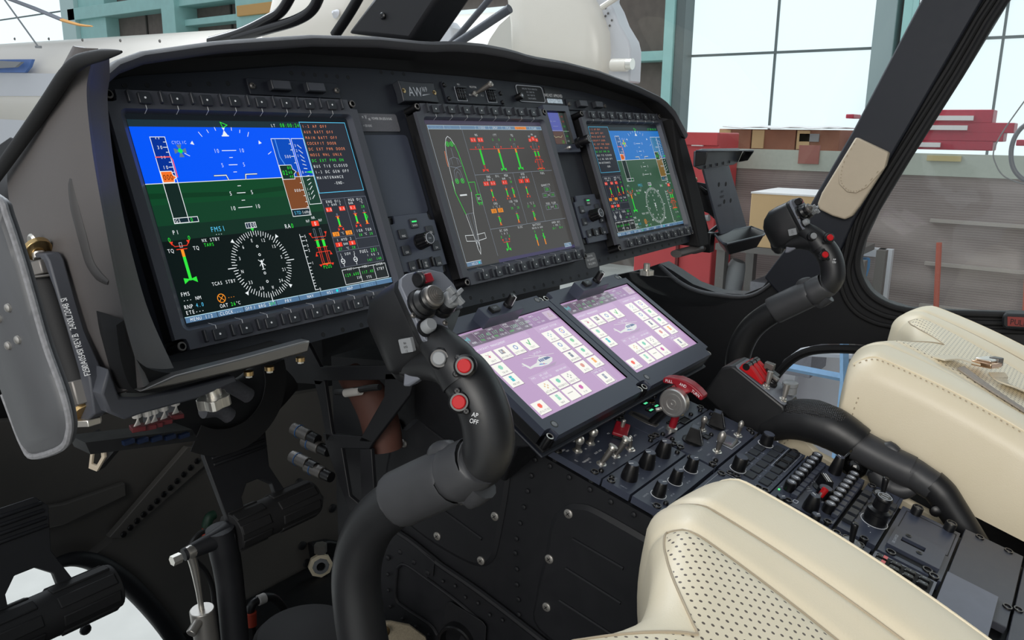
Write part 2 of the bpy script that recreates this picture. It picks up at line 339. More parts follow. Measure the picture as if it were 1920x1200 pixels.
def flight_page(d, ax, bx, alt, big):
    X = lambda x: x+ax
    x0, x1 = (18.5, 208.2) if ax == 0 else (91.2, 276.8)
    d.rect(x0, 24, x1, 30.6, (.012, .03, .04), 1)
    d.rect(x0, 30.6, x1, 83.4, B_ if ax == 0 else (.02, .2, .62), 1)
    if ax == 0:
        for i, (y, c) in enumerate(((83.4, (.004, .062, .020)), (103, (.005, .050, .020)), (122, (.005, .028, .016)), (136, (.002, .007, .006)))): d.rect(x0, y, x1, (103, 122, 136, 205.5)[i], c, 1)
        d.poly([(18.5, 92), (110, 95), (205, 90), (205, 95), (120, 99), (18.5, 97)], (.003, .042, .014), 1.3)
    else:
        d.rect(x0, 83.4, x1, 205.5, (.035, .1, .055), 1)
    d.line([(x0, 83.4), (x1, 83.4)], W_, .6)
    # airspeed tape
    d.rect(X(35.3), 40.2, X(49.7), 78, (.0, .03, .3) if ax == 0 else (.02, .12, .35), 2); d.frame(X(35.3), 40.2, X(49.7), 120.6, W_, .6); d.rect(X(35.6), 83.8, X(49.4), 116, (.006, .02, .016), 2)
    for y, L, s in ((45, 2.5, 0), (49.9, 4, '30'), (54.6, 2.5, 0), (64, 2.5, 0), (68.6, 4, '10'), (73.4, 2.5, 0)):
        d.line([(X(49.5-L), y), (X(49.5), y)], W_, .6)
        if s: d.t(s, X(39), y, 3.4, W_, 3)
    d.line([(X(35.3), 59), (X(49.7), 59), (X(51), 62), (X(51), 78)], (.9, .12, .12), 1.1, 4); d.t('40', X(39), 41.4, 2, W_, 3); d.t('20', X(39.5), 59.2, 2.6, W_, 3)
    d.poly([(X(35.7), 72.4), (X(46.6), 72.4), (X(47), 76), (X(50), 78.2), (X(47), 80.4), (X(46.6), 82.8), (X(35.7), 82.8)], (.92, .17, .02), 4); d.line([(X(35.7), 72.4), (X(46.6), 72.4), (X(47), 76), (X(50), 78.2), (X(47), 80.4), (X(46.6), 82.8), (X(35.7), 82.8)], W_, .7, 5, True)
    d.t('000', X(36.6), 77.8, 5.2, (.03, .01, 0), 3.4, 6)
    d.frame(X(35.1), 116, X(59.3), 120.8, W_, .6); d.rect(X(35.3), 116.2, X(59), 120.6, (.005, .02, .03), 2); d.t('GS', X(36), 118.4, 3.3, W_, 3); d.t('0', X(51), 118.4, 4, G_, 3.4)
    # cyclic cue
    d.t('CYCLIC', X(54.8), 45.4, 3, (.5, .62, .95), 2.5)
    for q in range(4):
        c, s = [(1, 0), (0, 1), (-1, 0), (0, -1)][q]; f = lambda u, v: (X(61.3)+u*c-v*s, 53.5+u*s+v*c)
        d.poly([f(1.8, -.9), f(6, -2.6), f(6, 2.6), f(1.8, .9)], (.12, .2, .3) if ax == 0 else (.75, .5, .1))
    d.circ(X(61.3), 53.5, 2.3, (.0, .85, .1), 0, 4)
    # bank scale
    cx, cy, R0 = X(113.5), 84, 51
    for a, L in ((-60, 5), (-30, 5), (-20, 3), (-10, 3), (10, 3), (20, 3), (30, 5), (60, 5)):
        t = rad(a); d.line([(cx+R0*sin(t), cy-R0*cos(t)), (cx+(R0+L)*sin(t), cy-(R0+L)*cos(t))], W_, .6)
    for a in (-45, 45): t = rad(a); u = (sin(t), -cos(t)); d.poly([(cx+R0*u[0], cy+R0*u[1]), (cx+(R0+3.6)*u[0]-u[1]*2, cy+(R0+3.6)*u[1]+u[0]*2), (cx+(R0+3.6)*u[0]+u[1]*2, cy+(R0+3.6)*u[1]-u[0]*2)], W_)
    d.line([(X(112), 25.5), (X(119), 28.4), (X(113.4), 31.2)], G_, .7, 4, True)
    d.poly([(X(113.6), 33.5), (X(110.4), 39), (X(116.8), 39)], W_, 4); d.poly([(X(112), 31), (X(115.4), 31), (X(113.6), 34)], W_, 4); d.rect(X(109.6), 38.6, X(117.6), 39.8, W_, 4)
    for y, n in ((54, '10'), (68.3, '5'), (96.5, '5'), (111, '10')):
        w = 7.8 if n == '10' else 4.6; d.line([(X(113-w), y), (X(113+w), y)], W_, .7); d.t(n, X(113-w-3.6-(2.6 if n == '10' else 3.8)), y, 4.2, (.6, .72, 1) if y < 80 else W_, 3.1, center=True); d.t(n, X(113+w+3.8+(2.6 if n == '10' else 3.8)), y, 4.2, (.6, .72, 1) if y < 80 else W_, 3.1, center=True)
    for y in (61, 75.5, 89.5, 104): d.line([(X(111.3), y), (X(114.7), y)], W_, .6)
    for q in (-1, 1): d.line([(X(113+q*24), 78.4), (X(113+q*11), 78.4), (X(113+q*9.8), 82.8)], (.02, .03, .05), 1.8, 3); d.line([(X(113+q*24), 78.4), (X(113+q*11), 78.4), (X(113+q*9.8), 82.8)], W_, .9, 4)
    # altitude
    d.rect(X(166.2), 42.3, X(189.6), 83.4, (.0, .07, .5) if ax == 0 else (.03, .2, .4), 2); d.rect(X(166.2), 83.4, X(189.6), 117.5, (.2, .065, .02) if ax == 0 else (.22, .13, .03), 2); d.rect(X(166.2), 117.5, X(189.6), 124.8, (.006, .02, .03), 2)
    d.poly([(X(186), 78.5), (X(189.6), 78), (X(189.6), 92), (X(186), 84)], (.2, .065, .02), 2.6)
    d.frame(X(166.2), 42.3, X(189.6), 124.8, W_, .6); d.line([(X(166.2), 117.5), (X(189.6), 117.5)], W_, .6); d.line([(X(171), 42.6), (X(171), 62), (X(174.5), 70)], (.1, .35, .95), .9)
    for y, s in ((48, ''), (54.5, ''), (61.4, '500'), (68.5, ''), (90, ''), (97.8, '000'), (104, ''), (110.5, ''), (116, '')):
        d.line([(X(189.4-(3.6 if s else 2.2)), y), (X(189.4), y)], W_, .6)
        if s: d.t(s, X(176.6), y, 3.3, W_, 2.9)
    d.poly([(X(166.8), 70.6), (X(182), 70.6), (X(182.4), 75), (X(186), 77.8), (X(182.4), 80.6), (X(182), 85.6), (X(166.8), 85.6)], (.006, .03, .02), 4); d.line([(X(166.8), 70.6), (X(182), 70.6), (X(182.4), 75), (X(186), 77.8), (X(182.4), 80.6), (X(182), 85.6), (X(166.8), 85.6)], W_, .6, 5, True)
    d.t('02', X(168), 78.4, 5, G_, 3.6, 6); d.t('80', X(175.6), 73.4, 3.3, G_, 2.8, 6); d.t('60', X(175.6), 78.2, 3.3, G_, 2.8, 6); d.t('40', X(175.6), 82.8, 3, G_, 2.8, 6)
    d.t('STD', X(168.5), 121.2, 3.6, C_, 3); d.t('InHg', X(178.5), 121.2, 3.3, W_, 2.7)
    # vertical speed
    d.rect(X(191.7), 42.3, X(207.6), 83.4, (.0, .06, .5) if ax == 0 else (.03, .16, .36), 2); d.rect(X(191.7), 83.4, X(207.6), 113.6, (.01, .045, .028), 2); d.frame(X(191.7), 42.3, X(207.6), 113.6, W_, .6)
    for y, n, L in ((51, '3', 1), (56.5, '2', 1), (62, '1', 1), (66.5, '', .6), (70.8, '', .4), (75, '', .15), (78.8, '0', 0), (83, '', -.15), (87, '', -.4), (91.5, '', -.6), (96, '1', -1), (101, '2', -1), (106, '3', -1)):
        d.line([(X(197.6), y-L*1.8), (X(201.6), y+L*1.8)], W_, .65)
        if n: d.t(n, X(193.2), y-L*1.2, 3, W_, 2.6)
    d.poly([(X(198), 78.8), (X(206.8), 77.6), (X(206.8), 80.4)], G_, 4)
    if ax == 0: d.t('LT', 170.6, 28.2, 3.2, W_, 3); d.t('08:00:24', 182, 27.8, 4.2, G_, 3.2)
    else: d.t('LT 08:00:24', 236, 27.2, 3.6, G_, 3.2)
    # power index
    d.t('PI', X(30), 128.6, 4, W_, 3.6); d.t('0', X(23.8), 134.8, 4.2, G_, 3.4); d.t('0', X(43.2), 134.8, 4.2, G_, 3.4); d.t('TQ', X(20.6), 144.8, 3.6, W_, 3.2); d.t('TQ', X(45.6), 144.8, 3.6, W_, 3.2)
    d.frame(X(33.8), 138.4, X(36.2), 142.6, (.4, .45, .5), .5); d.line([(X(29), 141.5), (X(41), 141.5)], R_, .6); d.line([(X(30), 144.4), (X(40), 144.4)], R_, .7)
    for q in (-1, 1): d.line([(X(35+q*6), 141.5), (X(35+q*8.4), 138.5)], R_, .6); d.poly([(X(35+q*6.6), 136.8), (X(35+q*10), 136.8), (X(35+q*8.2), 140.2)], R_)
    d.rect(X(33.6), 144.8, X(36.5), 151.4, A_, 3); d.rect(X(33.6), 151.4, X(36.5), 173.4, G_, 3)
    for q in (-1, 1): d.poly([(X(35), 172.2), (X(35+q*6.4), 170.6), (X(35+q*6.4), 176)], G_)
    d.t('FMS1' if ax == 0 else 'FMS2', X(68.4), 129.4, 5, C_, 4.1); d.t('---', X(72), 134, 3.4, W_, 2.7); d.t('WX STBY', X(56.4), 138.8, 3.3, W_, 2.75); d.t('TAWS', X(57.4), 143.2, 3.3, G_, 2.7); d.t('TCAS STBY', X(54), 180, 3.4, W_, 2.85)
    d.t('FMS', X(21), 184.8, 3.8, W_, 3.2); d.t('--- NM', X(21.6), 190, 3.4, W_, 3.1); d.t('RNP', X(21), 196.4, 3.8, W_, 3.1); d.t('4.0', X(32.4), 196.4, 3.8, C_, 2.8); d.t('ETE---', X(21), 201.6, 3.6, W_, 3.1)
    d.circ(X(59.8), 194.2, 4, A_, .7); d.line([(X(57), 191.4), (X(62.6), 197)], A_, .6); d.line([(X(57), 197), (X(62.6), 191.4)], A_, .6); d.t('---', X(66), 194.2, 3.4, A_, 2.7)
    d.t('OAT', X(55.8), 201.2, 3.6, W_, 3); d.t('26', X(67.2), 201.2, 3.6, G_, 2.8); d.t('°C', X(73), 201.2, 3.2, W_, 2.4)
    # compass rose
    cx, cy, r = X(113.6), 168.4, 33.2
    for k in range(72):
        a = rad(k*5-5); L = 3.6 if k % 2 else 5.2; d.line([(cx+(r-L)*sin(a), cy-(r-L)*cos(a)), (cx+r*sin(a), cy-r*cos(a))], W_, .6)
    for k in range(4): a = rad(90*k+90 if k < 3 else 0); (d.line([(cx+(r-2)*sin(a), cy-(r-2)*cos(a)), (cx+(r+5)*sin(a), cy-(r+5)*cos(a))], W_, .8) if k < 3 else 0)
    for k in range(4):
        a = rad(90*k+45); u = (sin(a), -cos(a)); d.poly([(cx+r*u[0], cy+r*u[1]), (cx+(r+4)*u[0]-u[1]*2, cy+(r+4)*u[1]+u[0]*2), (cx+(r+4)*u[0]+u[1]*2, cy+(r+4)*u[1]-u[0]*2)], W_)
    for n, k in (('E', 90), ('12', 120), ('15', 150), ('S', 180), ('21', 210), ('24', 240), ('W', 270), ('30', 300), ('33', 330), ('N', 0), ('3', 30), ('6', 60)):
        a = rad(k-100); d.t(n, cx+(r-8.6)*sin(a), cy-(r-8.6)*cos(a), 3.4, W_, 2.7, center=True)
    d.rect(X(107.6), 126.6, X(119), 131.8, (.01, .02, .05), 3); d.frame(X(107.6), 126.6, X(119), 131.8, W_, .6, 4); d.t('100', X(113.4), 129.2, 4.2, W_, 3.3, 5, center=True); d.poly([(X(111.6), 132.4), (X(115.6), 132.4), (X(113.6), 135.4)], G_, 5)
    for y in (150.5, 159, 177.5, 186): d.circ(cx, y, 1.1, W_, .5, n=10)
    d.poly([(cx-.9, 164.5), (cx+.9, 164.5), (cx+.7, 170.5), (cx+.3, 174), (cx-.3, 174), (cx-.7, 170.5)], W_); d.line([(cx-3.2, 164), (cx+3.2, 170)], W_, .6); d.line([(cx+3.2, 164), (cx-3.2, 170)], W_, .6); d.line([(cx-1.6, 173.6), (cx+1.6, 173.6)], W_, .6)
    d.t('RA', X(152), 134, 4.6, W_, 3.8); d.t('0', X(159.8), 134, 4.8, G_, 3.8)
    if ax == 0:
        for n, x, y in (('NF', 183, 131), ('NR', 191, 128), ('NF', 199.5, 131.4)): d.t(n, x, y, 3, W_, 2.7, center=True)
        d.box('0', 191.5, 134.4, 9.4, 5.6, R_, W_, 4.4); nrnf(d, 191.5, 140); d.t('PLUS', 185.6, 181.2, 3.6, G_, 3)
        sx = 167.6
    else:
        for n, x, y in (('NF', 251, 131), ('NR', 259, 128), ('NF', 267, 131)): d.t(n, x, y, 3, W_, 2.7, center=True)
        d.box('0', 259, 134.4, 9.4, 5.6, R_, W_, 4.4); nrnf(d, 259, 140); d.t('PLUS', 253, 181.2, 3.6, G_, 3); d.t('0 70', 256, 187, 3.2, W_, 3); d.t('0 70', 256, 196, 3.2, G_, 3); sx = 238.3
    d.line([(sx, 144), (sx, 203)], W_, .6)
    for y, n in ((146.6, '5'), (151, '4'), (156.4, '3'), (161.4, '2'), (168, ''), (175, '1'), (179, ''), (182.4, ''), (186, ''), (189.5, ''), (193, ''), (196, ''), (199, ''), (203, '0')):
        d.line([(sx, y), (sx+(4.2 if n else 2.6), y)], W_, .6)
        if n: d.t(n, sx+4.8, y, 3.2, W_, 2.8)
    alert_column(d, bx, ax == 0)
    bar = (.09, .19, .33); xs0 = 19.2 if ax == 0 else 20
    d.rect(xs0, 205.6, 276.4, 210.6, bar, 2); d.line([(xs0, 205.5), (276.4, 205.5)], (.5, .75, .85), .6)
    for x in (51.2, 79.5, 117, 145, 172.5, 200, 228, 252): d.line([(x, 205.6), (x, 210.6)], (.01, .02, .03), .7)
    for s, x, c in (('MENU 1/2', 35, W_), ('CLOCK...', 65, W_), ('1 BRG 2', 100, W_), ('PRV', 131, W_), ('NAV', 159, W_), ('HSI', 185, W_), ('MAP', 213, W_), ('OVRLY', 240, (.2, .35, .5))): d.t(s, x, 208.2, 3.2, c, 2.9, center=True)
    d.t('OFF', 85, 208.2, 3, W_, 2.6, center=True); d.t('OFF', 112.5, 208.2, 3, G_, 2.4, center=True); d.circ(195, 208, 1.4, (.0, .8, .8), 0, 4)

def systems_page(d):
    d.rect(18.5, 19, 277, 213, (.074, .071, .067), 1); d.rect(18.5, 18.6, 277, 24.4, (.07, .06, .1), 2); d.rect(88, 209, 277, 213.5, (.07, .06, .14), 2)
    bar = (.16, .27, .42); d.rect(22, 25.4, 276, 30.4, bar, 2); d.frame(22, 25.4, 276, 30.4, (.55, .72, .82), .5)
    for x in (53, 86, 118, 148, 178): d.line([(x, 25.4), (x, 30.4)], (.6, .75, .85), .5)
    for s, x, c in (('OVERLAY', 38, (.25, .4, .6)), ('SYN', 63, (.25, .4, .6)), ('VIDEO', 132, W_), ('DMAP', 162, W_), ('FPLN', 192, W_), ('F-PLAN', 254, W_)): d.t(s, x, 28, 3.2, c, 3, center=True)
    d.rect(209, 25.8, 237, 30, (.95, .3, .05), 3); d.t('DAMAGE', 223, 28, 3, (.3, .08, 0), 3.4, 5, center=True)
    d.line([(22, 30), (22, 205)], (.5, .6, .7), .5)
    g = (.28, .33, .4)
    d.line([(88.6, 30.4), (88.6, 204)], g, .5); d.line([(88.6, 93.2), (273, 93.2)], g, .5); d.line([(88.6, 167.8), (273, 167.8)], g, .5); d.line([(173.4, 93.2), (173.4, 167.8)], g, .5); d.line([(219, 93.2), (219, 167.8)], g, .5)
    # aircraft plan view
    L = [(55.5, 40), (51, 43), (46.5, 51), (43.5, 62), (41.8, 80), (40.6, 100), (39.5, 115)]; Rr = [(111-x, y) for x, y in L]
    d.line(L, W_, .7); d.line(Rr[:3], W_, .7); d.line(Rr[2:], G_, .9); d.line([(39.5, 100), (39.5, 115), (48, 144)], G_, .9); d.line([(71.5, 115), (64, 143)], W_, .7)
    d.line([(48, 144), (53, 188)], W_, .7); d.line([(64, 143), (57.6, 188)], W_, .7); d.line([(48, 144), (64, 143)], g, .4); d.line([(52, 144), (54.6, 186)], g, .4); d.line([(60, 144), (56, 186)], g, .4)
    d.line([(41.5, 60), (40, 72), (40, 80)], (.9, .25, .1), .9)
    for x, y in ((51, 50.4), (59, 50.4), (49.2, 99.8), (60, 99.8)): d.circ(x, y, 3, G_, .7); d.line([(x-2, y-2), (x+2, y+2)], G_, .7); d.line([(x-2, y+2), (x+2, y-2)], G_, .7)
    d.line([(55.5, 56), (55.5, 68)], g, .5); d.line([(44, 78), (47, 70), (55.5, 68), (64, 70), (67, 78)], g, .5); d.line([(44, 80), (55, 82), (67, 80)], g, .5); d.line([(50, 70), (50, 78)], g, .4); d.line([(61, 70), (61, 78)], g, .4)
    d.line([(47, 100), (49, 86), (55, 82), (61, 86), (63, 100)], g, .5); d.line([(50, 100), (52, 90), (55, 87), (58, 90), (60, 100)], g, .4); d.rect(47, 117.6, 61, 119.6, W_, 3)
    for q in (-1, 1): d.line([(55+q*4, 172), (55+q*20, 171), (55+q*20, 178.5), (55+q*4, 180)], W_, .7)
    d.line([(55, 179), (52.6, 184), (52.6, 190), (55, 198), (57.8, 190), (57.8, 184), (55, 179)], W_, .7)
    d.line([(71.5, 102.5), (84, 102.5), (83, 112), (83, 119)], G_, .7); d.frame(78.6, 119.6, 88, 131, G_, .8); d.t('DC', 83.4, 125, 3.6, W_, 3, center=True)
    for x in (81, 86): d.circ(x, 132.6, 1.2, G_, .5, n=8)
    # engine bars
    d.line([(93.5, 58), (218, 58)], R_, .7)
    d.t('NG', 115, 38.2, 3.4, W_, 3, center=True); d.t('ITT', 156, 38.2, 3.4, W_, 3, center=True); d.t('TQ', 196, 38.6, 3.4, W_, 3, center=True)
    d.box('0.0', 106, 45, 11.6, 6, R_, W_, 3.4); d.box('0.0', 121.6, 45, 11.6, 6, R_, W_, 3.4)
    for x in (149, 163, 190, 200): d.t('0', x, 45, 3.6, G_, 3, center=True)
    for x, top in ((114.6, 0), (155.6, 1), (196, 1)):
        d.frame(x-1.8, 51, x+1.8, 58, (.3, .33, .38), .4); d.rect(x-1.9, 58.6, x+1.9, 64, A_ if top else G_, 3); d.rect(x-1.9, 64 if x > 150 else 58.6, x+1.9, 87 if top else 80, G_, 3)
        for q in (-1, 1): d.poly([(x+q*6, 54.5), (x+q*9.4, 54.5), (x+q*7.6, 57.6)], R_); d.poly([(x, 87.2), (x+q*6, 85.6), (x+q*6, 90)], G_ if top else R_)
        if not top: d.line([(x-1, 80), (x-1, 87)], R_, .7); d.line([(x+1, 80), (x+1, 87)], R_, .7)
    for n, x, y in (('NF', 239, 40.4), ('NR', 247, 37.4), ('NF', 255, 40.4)): d.t(n, x, y, 3, W_, 2.7, center=True)
    d.box('0', 238.4, 46, 7, 5, R_, W_, 3.4); d.box('0', 247, 44, 9, 6.6, R_, W_, 4); d.box('0', 255.4, 46, 7, 5, R_, W_, 3.4); nrnf(d, 246.4, 51); d.t('PLUS', 246, 92, 2.4, G_, 2.8, center=True)
    d.t('ENG', 116, 96.6, 3.4, W_, 3, center=True); d.t('OIL', 136, 96.4, 3.4, W_, 3, center=True); d.t('MGB', 156, 96.4, 3.4, W_, 3, center=True); d.t('HYD', 196, 96, 3.4, W_, 3, center=True); d.t('FUEL', 246, 96.4, 3.4, W_, 3, center=True)
    d.t('1 BAR 2', 115, 100.8, 3, W_, 2.8, center=True); d.t('BAR', 149, 100.6, 3, W_, 2.6, center=True); d.t('°C', 163, 100.6, 3, W_, 2.4, center=True); d.t('1 BAR 2', 196, 100.6, 3, W_, 2.6, center=True)
    d.box('0.0', 107.4, 106, 11.4, 5.8, R_, W_, 3.2); d.box('0.0', 122, 106, 11.4, 5.8, R_, W_, 3.2); d.box('0.1', 148.6, 106, 11.4, 5.8, R_, W_, 3.2); d.t('28', 163, 105.8, 3.4, G_, 2.8, center=True); d.box('3', 188, 106, 11, 5.8, R_, W_, 3.2); d.box('0', 202.6, 106, 11, 5.8, R_, W_, 3.2)
    gauge(d, 114.6, 111.5, 128, 'oil'); gauge(d, 147.8, 111.5, 128, 'oil'); gauge(d, 162.4, 111.5, 128, 'temp'); gauge(d, 195.6, 111.5, 128, 'oil')
    d.t('ENG', 115, 134, 3.2, W_, 3, center=True); d.t('1 °C 2', 115, 138.6, 3, W_, 2.8, center=True); d.box('28', 107.4, 144, 11.4, 5.8, A_, (.05, .02, 0), 3.6); d.box('28', 122, 144, 11.4, 5.8, A_, (.05, .02, 0), 3.6); gauge(d, 114.6, 149, 164, 'temp')
    d.t('IGB TGB', 155.8, 133.6, 3.2, W_, 3.1, center=True); d.t('°C', 155.8, 138, 3, W_, 2.4, center=True); d.t('28', 148.6, 143, 3.4, G_, 2.8, center=True); d.t('28', 163, 143, 3.4, G_, 2.8, center=True); gauge(d, 156, 148, 164, 'temp')
    d.t('1 °C 2', 195.4, 139, 3.2, W_, 2.8, center=True); d.t('27', 188, 143.4, 3.4, G_, 2.8, center=True); d.t('28', 202.6, 143.4, 3.4, G_, 2.8, center=True); gauge(d, 195.8, 148, 164, 'temp')
    d.t('QUANTITY', 246, 114.6, 3.2, W_, 3, center=True); gb = (.3, .38, .45)
    d.frame(239.6, 117.6, 254, 124.6, gb, .4); d.t('281', 246.8, 121, 4.6, G_, 3.6, center=True); d.frame(231, 127, 243, 133, gb, .4); d.frame(250.4, 127, 262.6, 133, gb, .4); d.t('141', 237, 130, 3.6, G_, 2.9, center=True); d.t('140', 256.4, 130, 3.6, G_, 2.9, center=True); d.t('KG', 246.8, 130, 2.4, W_, 2, center=True)
    d.t('FUEL FLOW', 246, 142.4, 3.2, W_, 2.9, center=True); d.frame(231, 145, 243, 151.4, gb, .4); d.frame(250.4, 145, 262.6, 151.4, gb, .4); d.t('0', 237, 148.2, 4, G_, 3, center=True); d.t('0', 256.4, 148.2, 4, G_, 3, center=True); d.t('KG/H', 246.8, 148.2, 2, W_, 1.6, center=True)
    d.t('DC GEN', 116, 171.6, 3.2, W_, 3, center=True); d.t('1 A 2', 116, 176, 3, W_, 3, center=True); d.t('0', 107, 180.4, 3.6, G_, 3, center=True); d.t('0', 125, 180.4, 3.6, G_, 3, center=True); d.t('ELEC', 155, 170.6, 3.2, W_, 3, center=True)
    x = 116; d.frame(x-1, 183, x+1, 187.6, (.3, .33, .38), .4); d.rect(x-1.4, 189, x+1.4, 197, G_, 3); d.line([(x-7, 188), (x+7, 188)], R_, .7)
    for q in (-1, 1): d.poly([(x+q*5.4, 183.6), (x+q*9, 183.6), (x+q*7.2, 187)], R_); d.poly([(x, 198), (x+q*5, 196.4), (x+q*5, 200.6)], G_)
    d.t('BATTERY', 195.4, 170.8, 3.2, W_, 3, center=True); d.t('MAIN A AUX', 195.4, 175.2, 2.8, W_, 2.7, center=True)
    for x in (186, 205): d.t('0', x, 180, 3.4, G_, 3, center=True); d.rect(x-1.2, 184, x+1.2, 192.6, G_, 3); d.rect(x-1.2, 192.6, x+1.2, 201, A_, 3); d.line([(x-3, 188), (x+2.4, 190), (x+1, 192)], G_, .8)
    d.t('EMER BUS', 245, 171.4, 3, W_, 2.8, center=True); d.t('1 VDC 2', 245, 175.8, 2.8, W_, 2.8, center=True); d.t('28.7', 236.6, 180, 3.2, G_, 2.5, center=True); d.t('28.6', 254, 180, 3.2, G_, 2.5, center=True)
    d.rect(22.4, 205.4, 52, 210.6, bar, 3); d.line([(22.4, 205.2), (52, 205.2)], W_, .6, 4); d.t('HELO', 38, 208.2, 3.4, W_, 3, center=True); d.circ(47.5, 208, 1.5, (.0, .8, .8), 0, 4)
    d.rect(251, 205, 268.6, 210.4, bar, 3); d.frame(251, 205, 268.6, 210.4, (.6, .75, .85), .5, 4); d.t('CTRL', 259.6, 207.8, 3, W_, 2.8, center=True)
# ---------------------------------------------------------------- instrument panel and glareshield
def PX(x, s, off=0): return PAN @ Vector((x, -s, off))
def screw_head(mb, x, y, z, r=.003, m='gun', X=None, h=.0012, slot=True):
    mb.lathe([(r, z), (r, z+h*.6), (r*.7, z+h)], m, (X or Matrix()) @ Matrix.Translation((x, y, 0)), 12)
    if slot:
        for a in (pi/4, -pi/4): mb.box(-r*.6, r*.6, -r*.12, r*.12, z+h, z+h+.0001, 'rubber', (X or Matrix()) @ TR(x, y, 0, a))

ip = thing('instrument_panel', 'blue-black instrument panel board behind the three large displays', 'instrument panel', PAN @ Matrix.Translation((0, -.1, -.02)))
def P2L(F, pts): return [(F.inverted() @ Vector(p)) for p in pts]
mb = MB()
outl = [(-.553, .012), (-.548, -.004), (-.53, -.012), (-.49, -.022), (-.40, -.032), (-.30, -.045), (-.19, -.049), (0, -.050), (.19, -.047), (.30, -.042), (.41, -.030), (.50, -.018), (.54, -.006), (.556, .012), (.56, .232), (.548, .247), (.205, .2495), (.2, .262), (.19, .2645), (-.185, .258), (-.2, .2515), (-.51, .2555), (-.54, .248), (-.556, .232)]
mb.prism([(x, .1-s) for x, s in outl], -.006, 0, 'panel')
for i in range(60):   # flush rivets along the rims
    pass
def rivets(pts, r=.0026, m='deep', z=0.0):
    for x, y in pts: mb.lathe([(r, z), (r*.97, z+.00025), (r*.9, z+.00025), (r*.85, z+.00012)], m, TR(x, .1-y), 12)
rivets([(-.50+.022*i, -.012-.0016*i) for i in range(6)]+[(-.305+.0165*i, -.036) for i in range(6)]+[(-.47+.027*i, .249) for i in range(14)]+[(-.1+.024*i, .2565) for i in range(12)]+[(-.165+.02*i, -.046) for i in range(3)]+[(.21+.028*i, .2415) for i in range(12)])
mb.build('panel_board', ip, bevel=.0012)
# recesses between displays
mb = MB()
mb.prism([(x, .1-s) for x, s in rrect(-.236, -.152, .034, .134, .006)], 0, .0015, 'plate'); mb.build('cover_plate', ip, bevel=.0006)

# glareshield: skin + lining as one hood
gl = thing('glareshield', 'matte dark grey glareshield hood arching over the three displays', 'glareshield', PX(0, -.05, .02))
NG = 46
def gprof(x):       # lip height above the display tops, as measured along the lip
    a = abs(x); pts = [(0, .079), (.06, .077), (.11, .071), (.20, .069), (.30, .061), (.42, .043), (.50, .026), (.535, .012), (.56, -.012), (.575, -.045)]
    for (a0, h0), (a1, h1) in zip(pts[:-1], pts[1:]):
        if a <= a1: return h0+(h1-h0)*(a-a0)/(a1-a0)
    return -.04
rings = []
for i in range(NG+1):
    x = -.575+1.15*i/NG; h = gprof(x); a = abs(x); hb = -.0-(.03+.0)  # panel-board edge
    s_in = (.050 if a < .12 else .050-(a-.12)*.03 if a < .3 else .0446-(a-.3)*.13) if a < .5 else .0186-(a-.5)*.6
    th = .0052+.0012*(1-min(1, a/.5))
    prof = [(h, .022), (h-th*.8, .0245), (h-th*1.6, .021), (h-th*1.9, .0175), (s_in+.012, -.014), (s_in-.002, -.026), (s_in+.02, -.04), (h+.0, -.06), (h+.006, -.03), (h+.004, .005), (h+.002, .018)]
    rings.append([PX(x, -yy, zz) for yy, zz in prof])
mb = MB(); mb.loft([r for r in rings], 'hood'); V0 = len(mb.f)
li = mb.mi('hoodin')
for k in range(NG):
    for j in (3, 4, 5): mb.m[k*11+j] = li
mb.build('hood', gl, world=True, ang=50)
# forward deck of the hood
mb = MB(); rr = []
for i in range(NG+1):
    x = -.60+1.2*i/NG; h = gprof(x*.96); e = 1-(abs(x)/.60)**3
    rr.append([PX(x*.96, -h-.003, -.02), PX(x*.96, -h+.004, -.16)+Vector((0, 0, -.012)), Vector((x*1.02, .40+.25*e, 1.80+h*.3)), Vector((x*1.02, .40+.25*e, 1.76)), PX(x*.96, -h+.03, -.16), PX(x*.96, -h+.03, -.03)])
mb.loft(rr, 'hoodin'); mb.build('deck', gl, world=True, ang=60)

# grey shell wrapping the left end of the panel
sh = thing('panel_side_shell', 'grey painted shell closing the left end of the instrument panel', 'panel shell', Vector((-.6, -.06, 1.62)))
cen = [(-.600, -.116, 1.902), (-.600, -.102, 1.888), (-.600, -.094, 1.870), (-.600, -.094, 1.83), (-.600, -.100, 1.785), (-.600, -.108, 1.74), (-.600, -.117, 1.70), (-.596, -.127, 1.655)]
fwd = [(-.600, -.092, 1.905), (-.600, -.062, 1.884), (-.600, -.022, 1.856), (-.600, .022, 1.826), (-.600, .042, 1.803), (-.600, .040, 1.74), (-.600, .022, 1.68), (-.600, -.01, 1.61)]
inn = [(-.578, -.100, 1.903), (-.573, -.088, 1.885), (-.570, -.076, 1.868), (-.567, -.07, 1.83), (-.565, -.072, 1.785), (-.563, -.08, 1.74), (-.560, -.09, 1.70), (-.552, -.105, 1.655)]
A_l, B_l, C_l = crom(fwd, 5), crom(cen, 5), crom(inn, 5)
rings = []
for a, b, c in zip(A_l, B_l, C_l):
    ring = [a, a.lerp(b, .5)+Vector((-.004, 0, 0)), b.lerp(a, .12)+Vector((-.002, 0, 0)), b+Vector((.002, -.006, 0)), b.lerp(c, .18)+Vector((.0, -.006, 0)), b.lerp(c, .35), c, c+Vector((-.003, .008, 0)), b.lerp(a, .2)+Vector((.008, .008, 0)), a+Vector((.006, 0, 0))]
    rings.append(ring)
mb = MB(); mb.loft(rings, 'shell'); mb.build('shell', sh, world=True, ang=50)
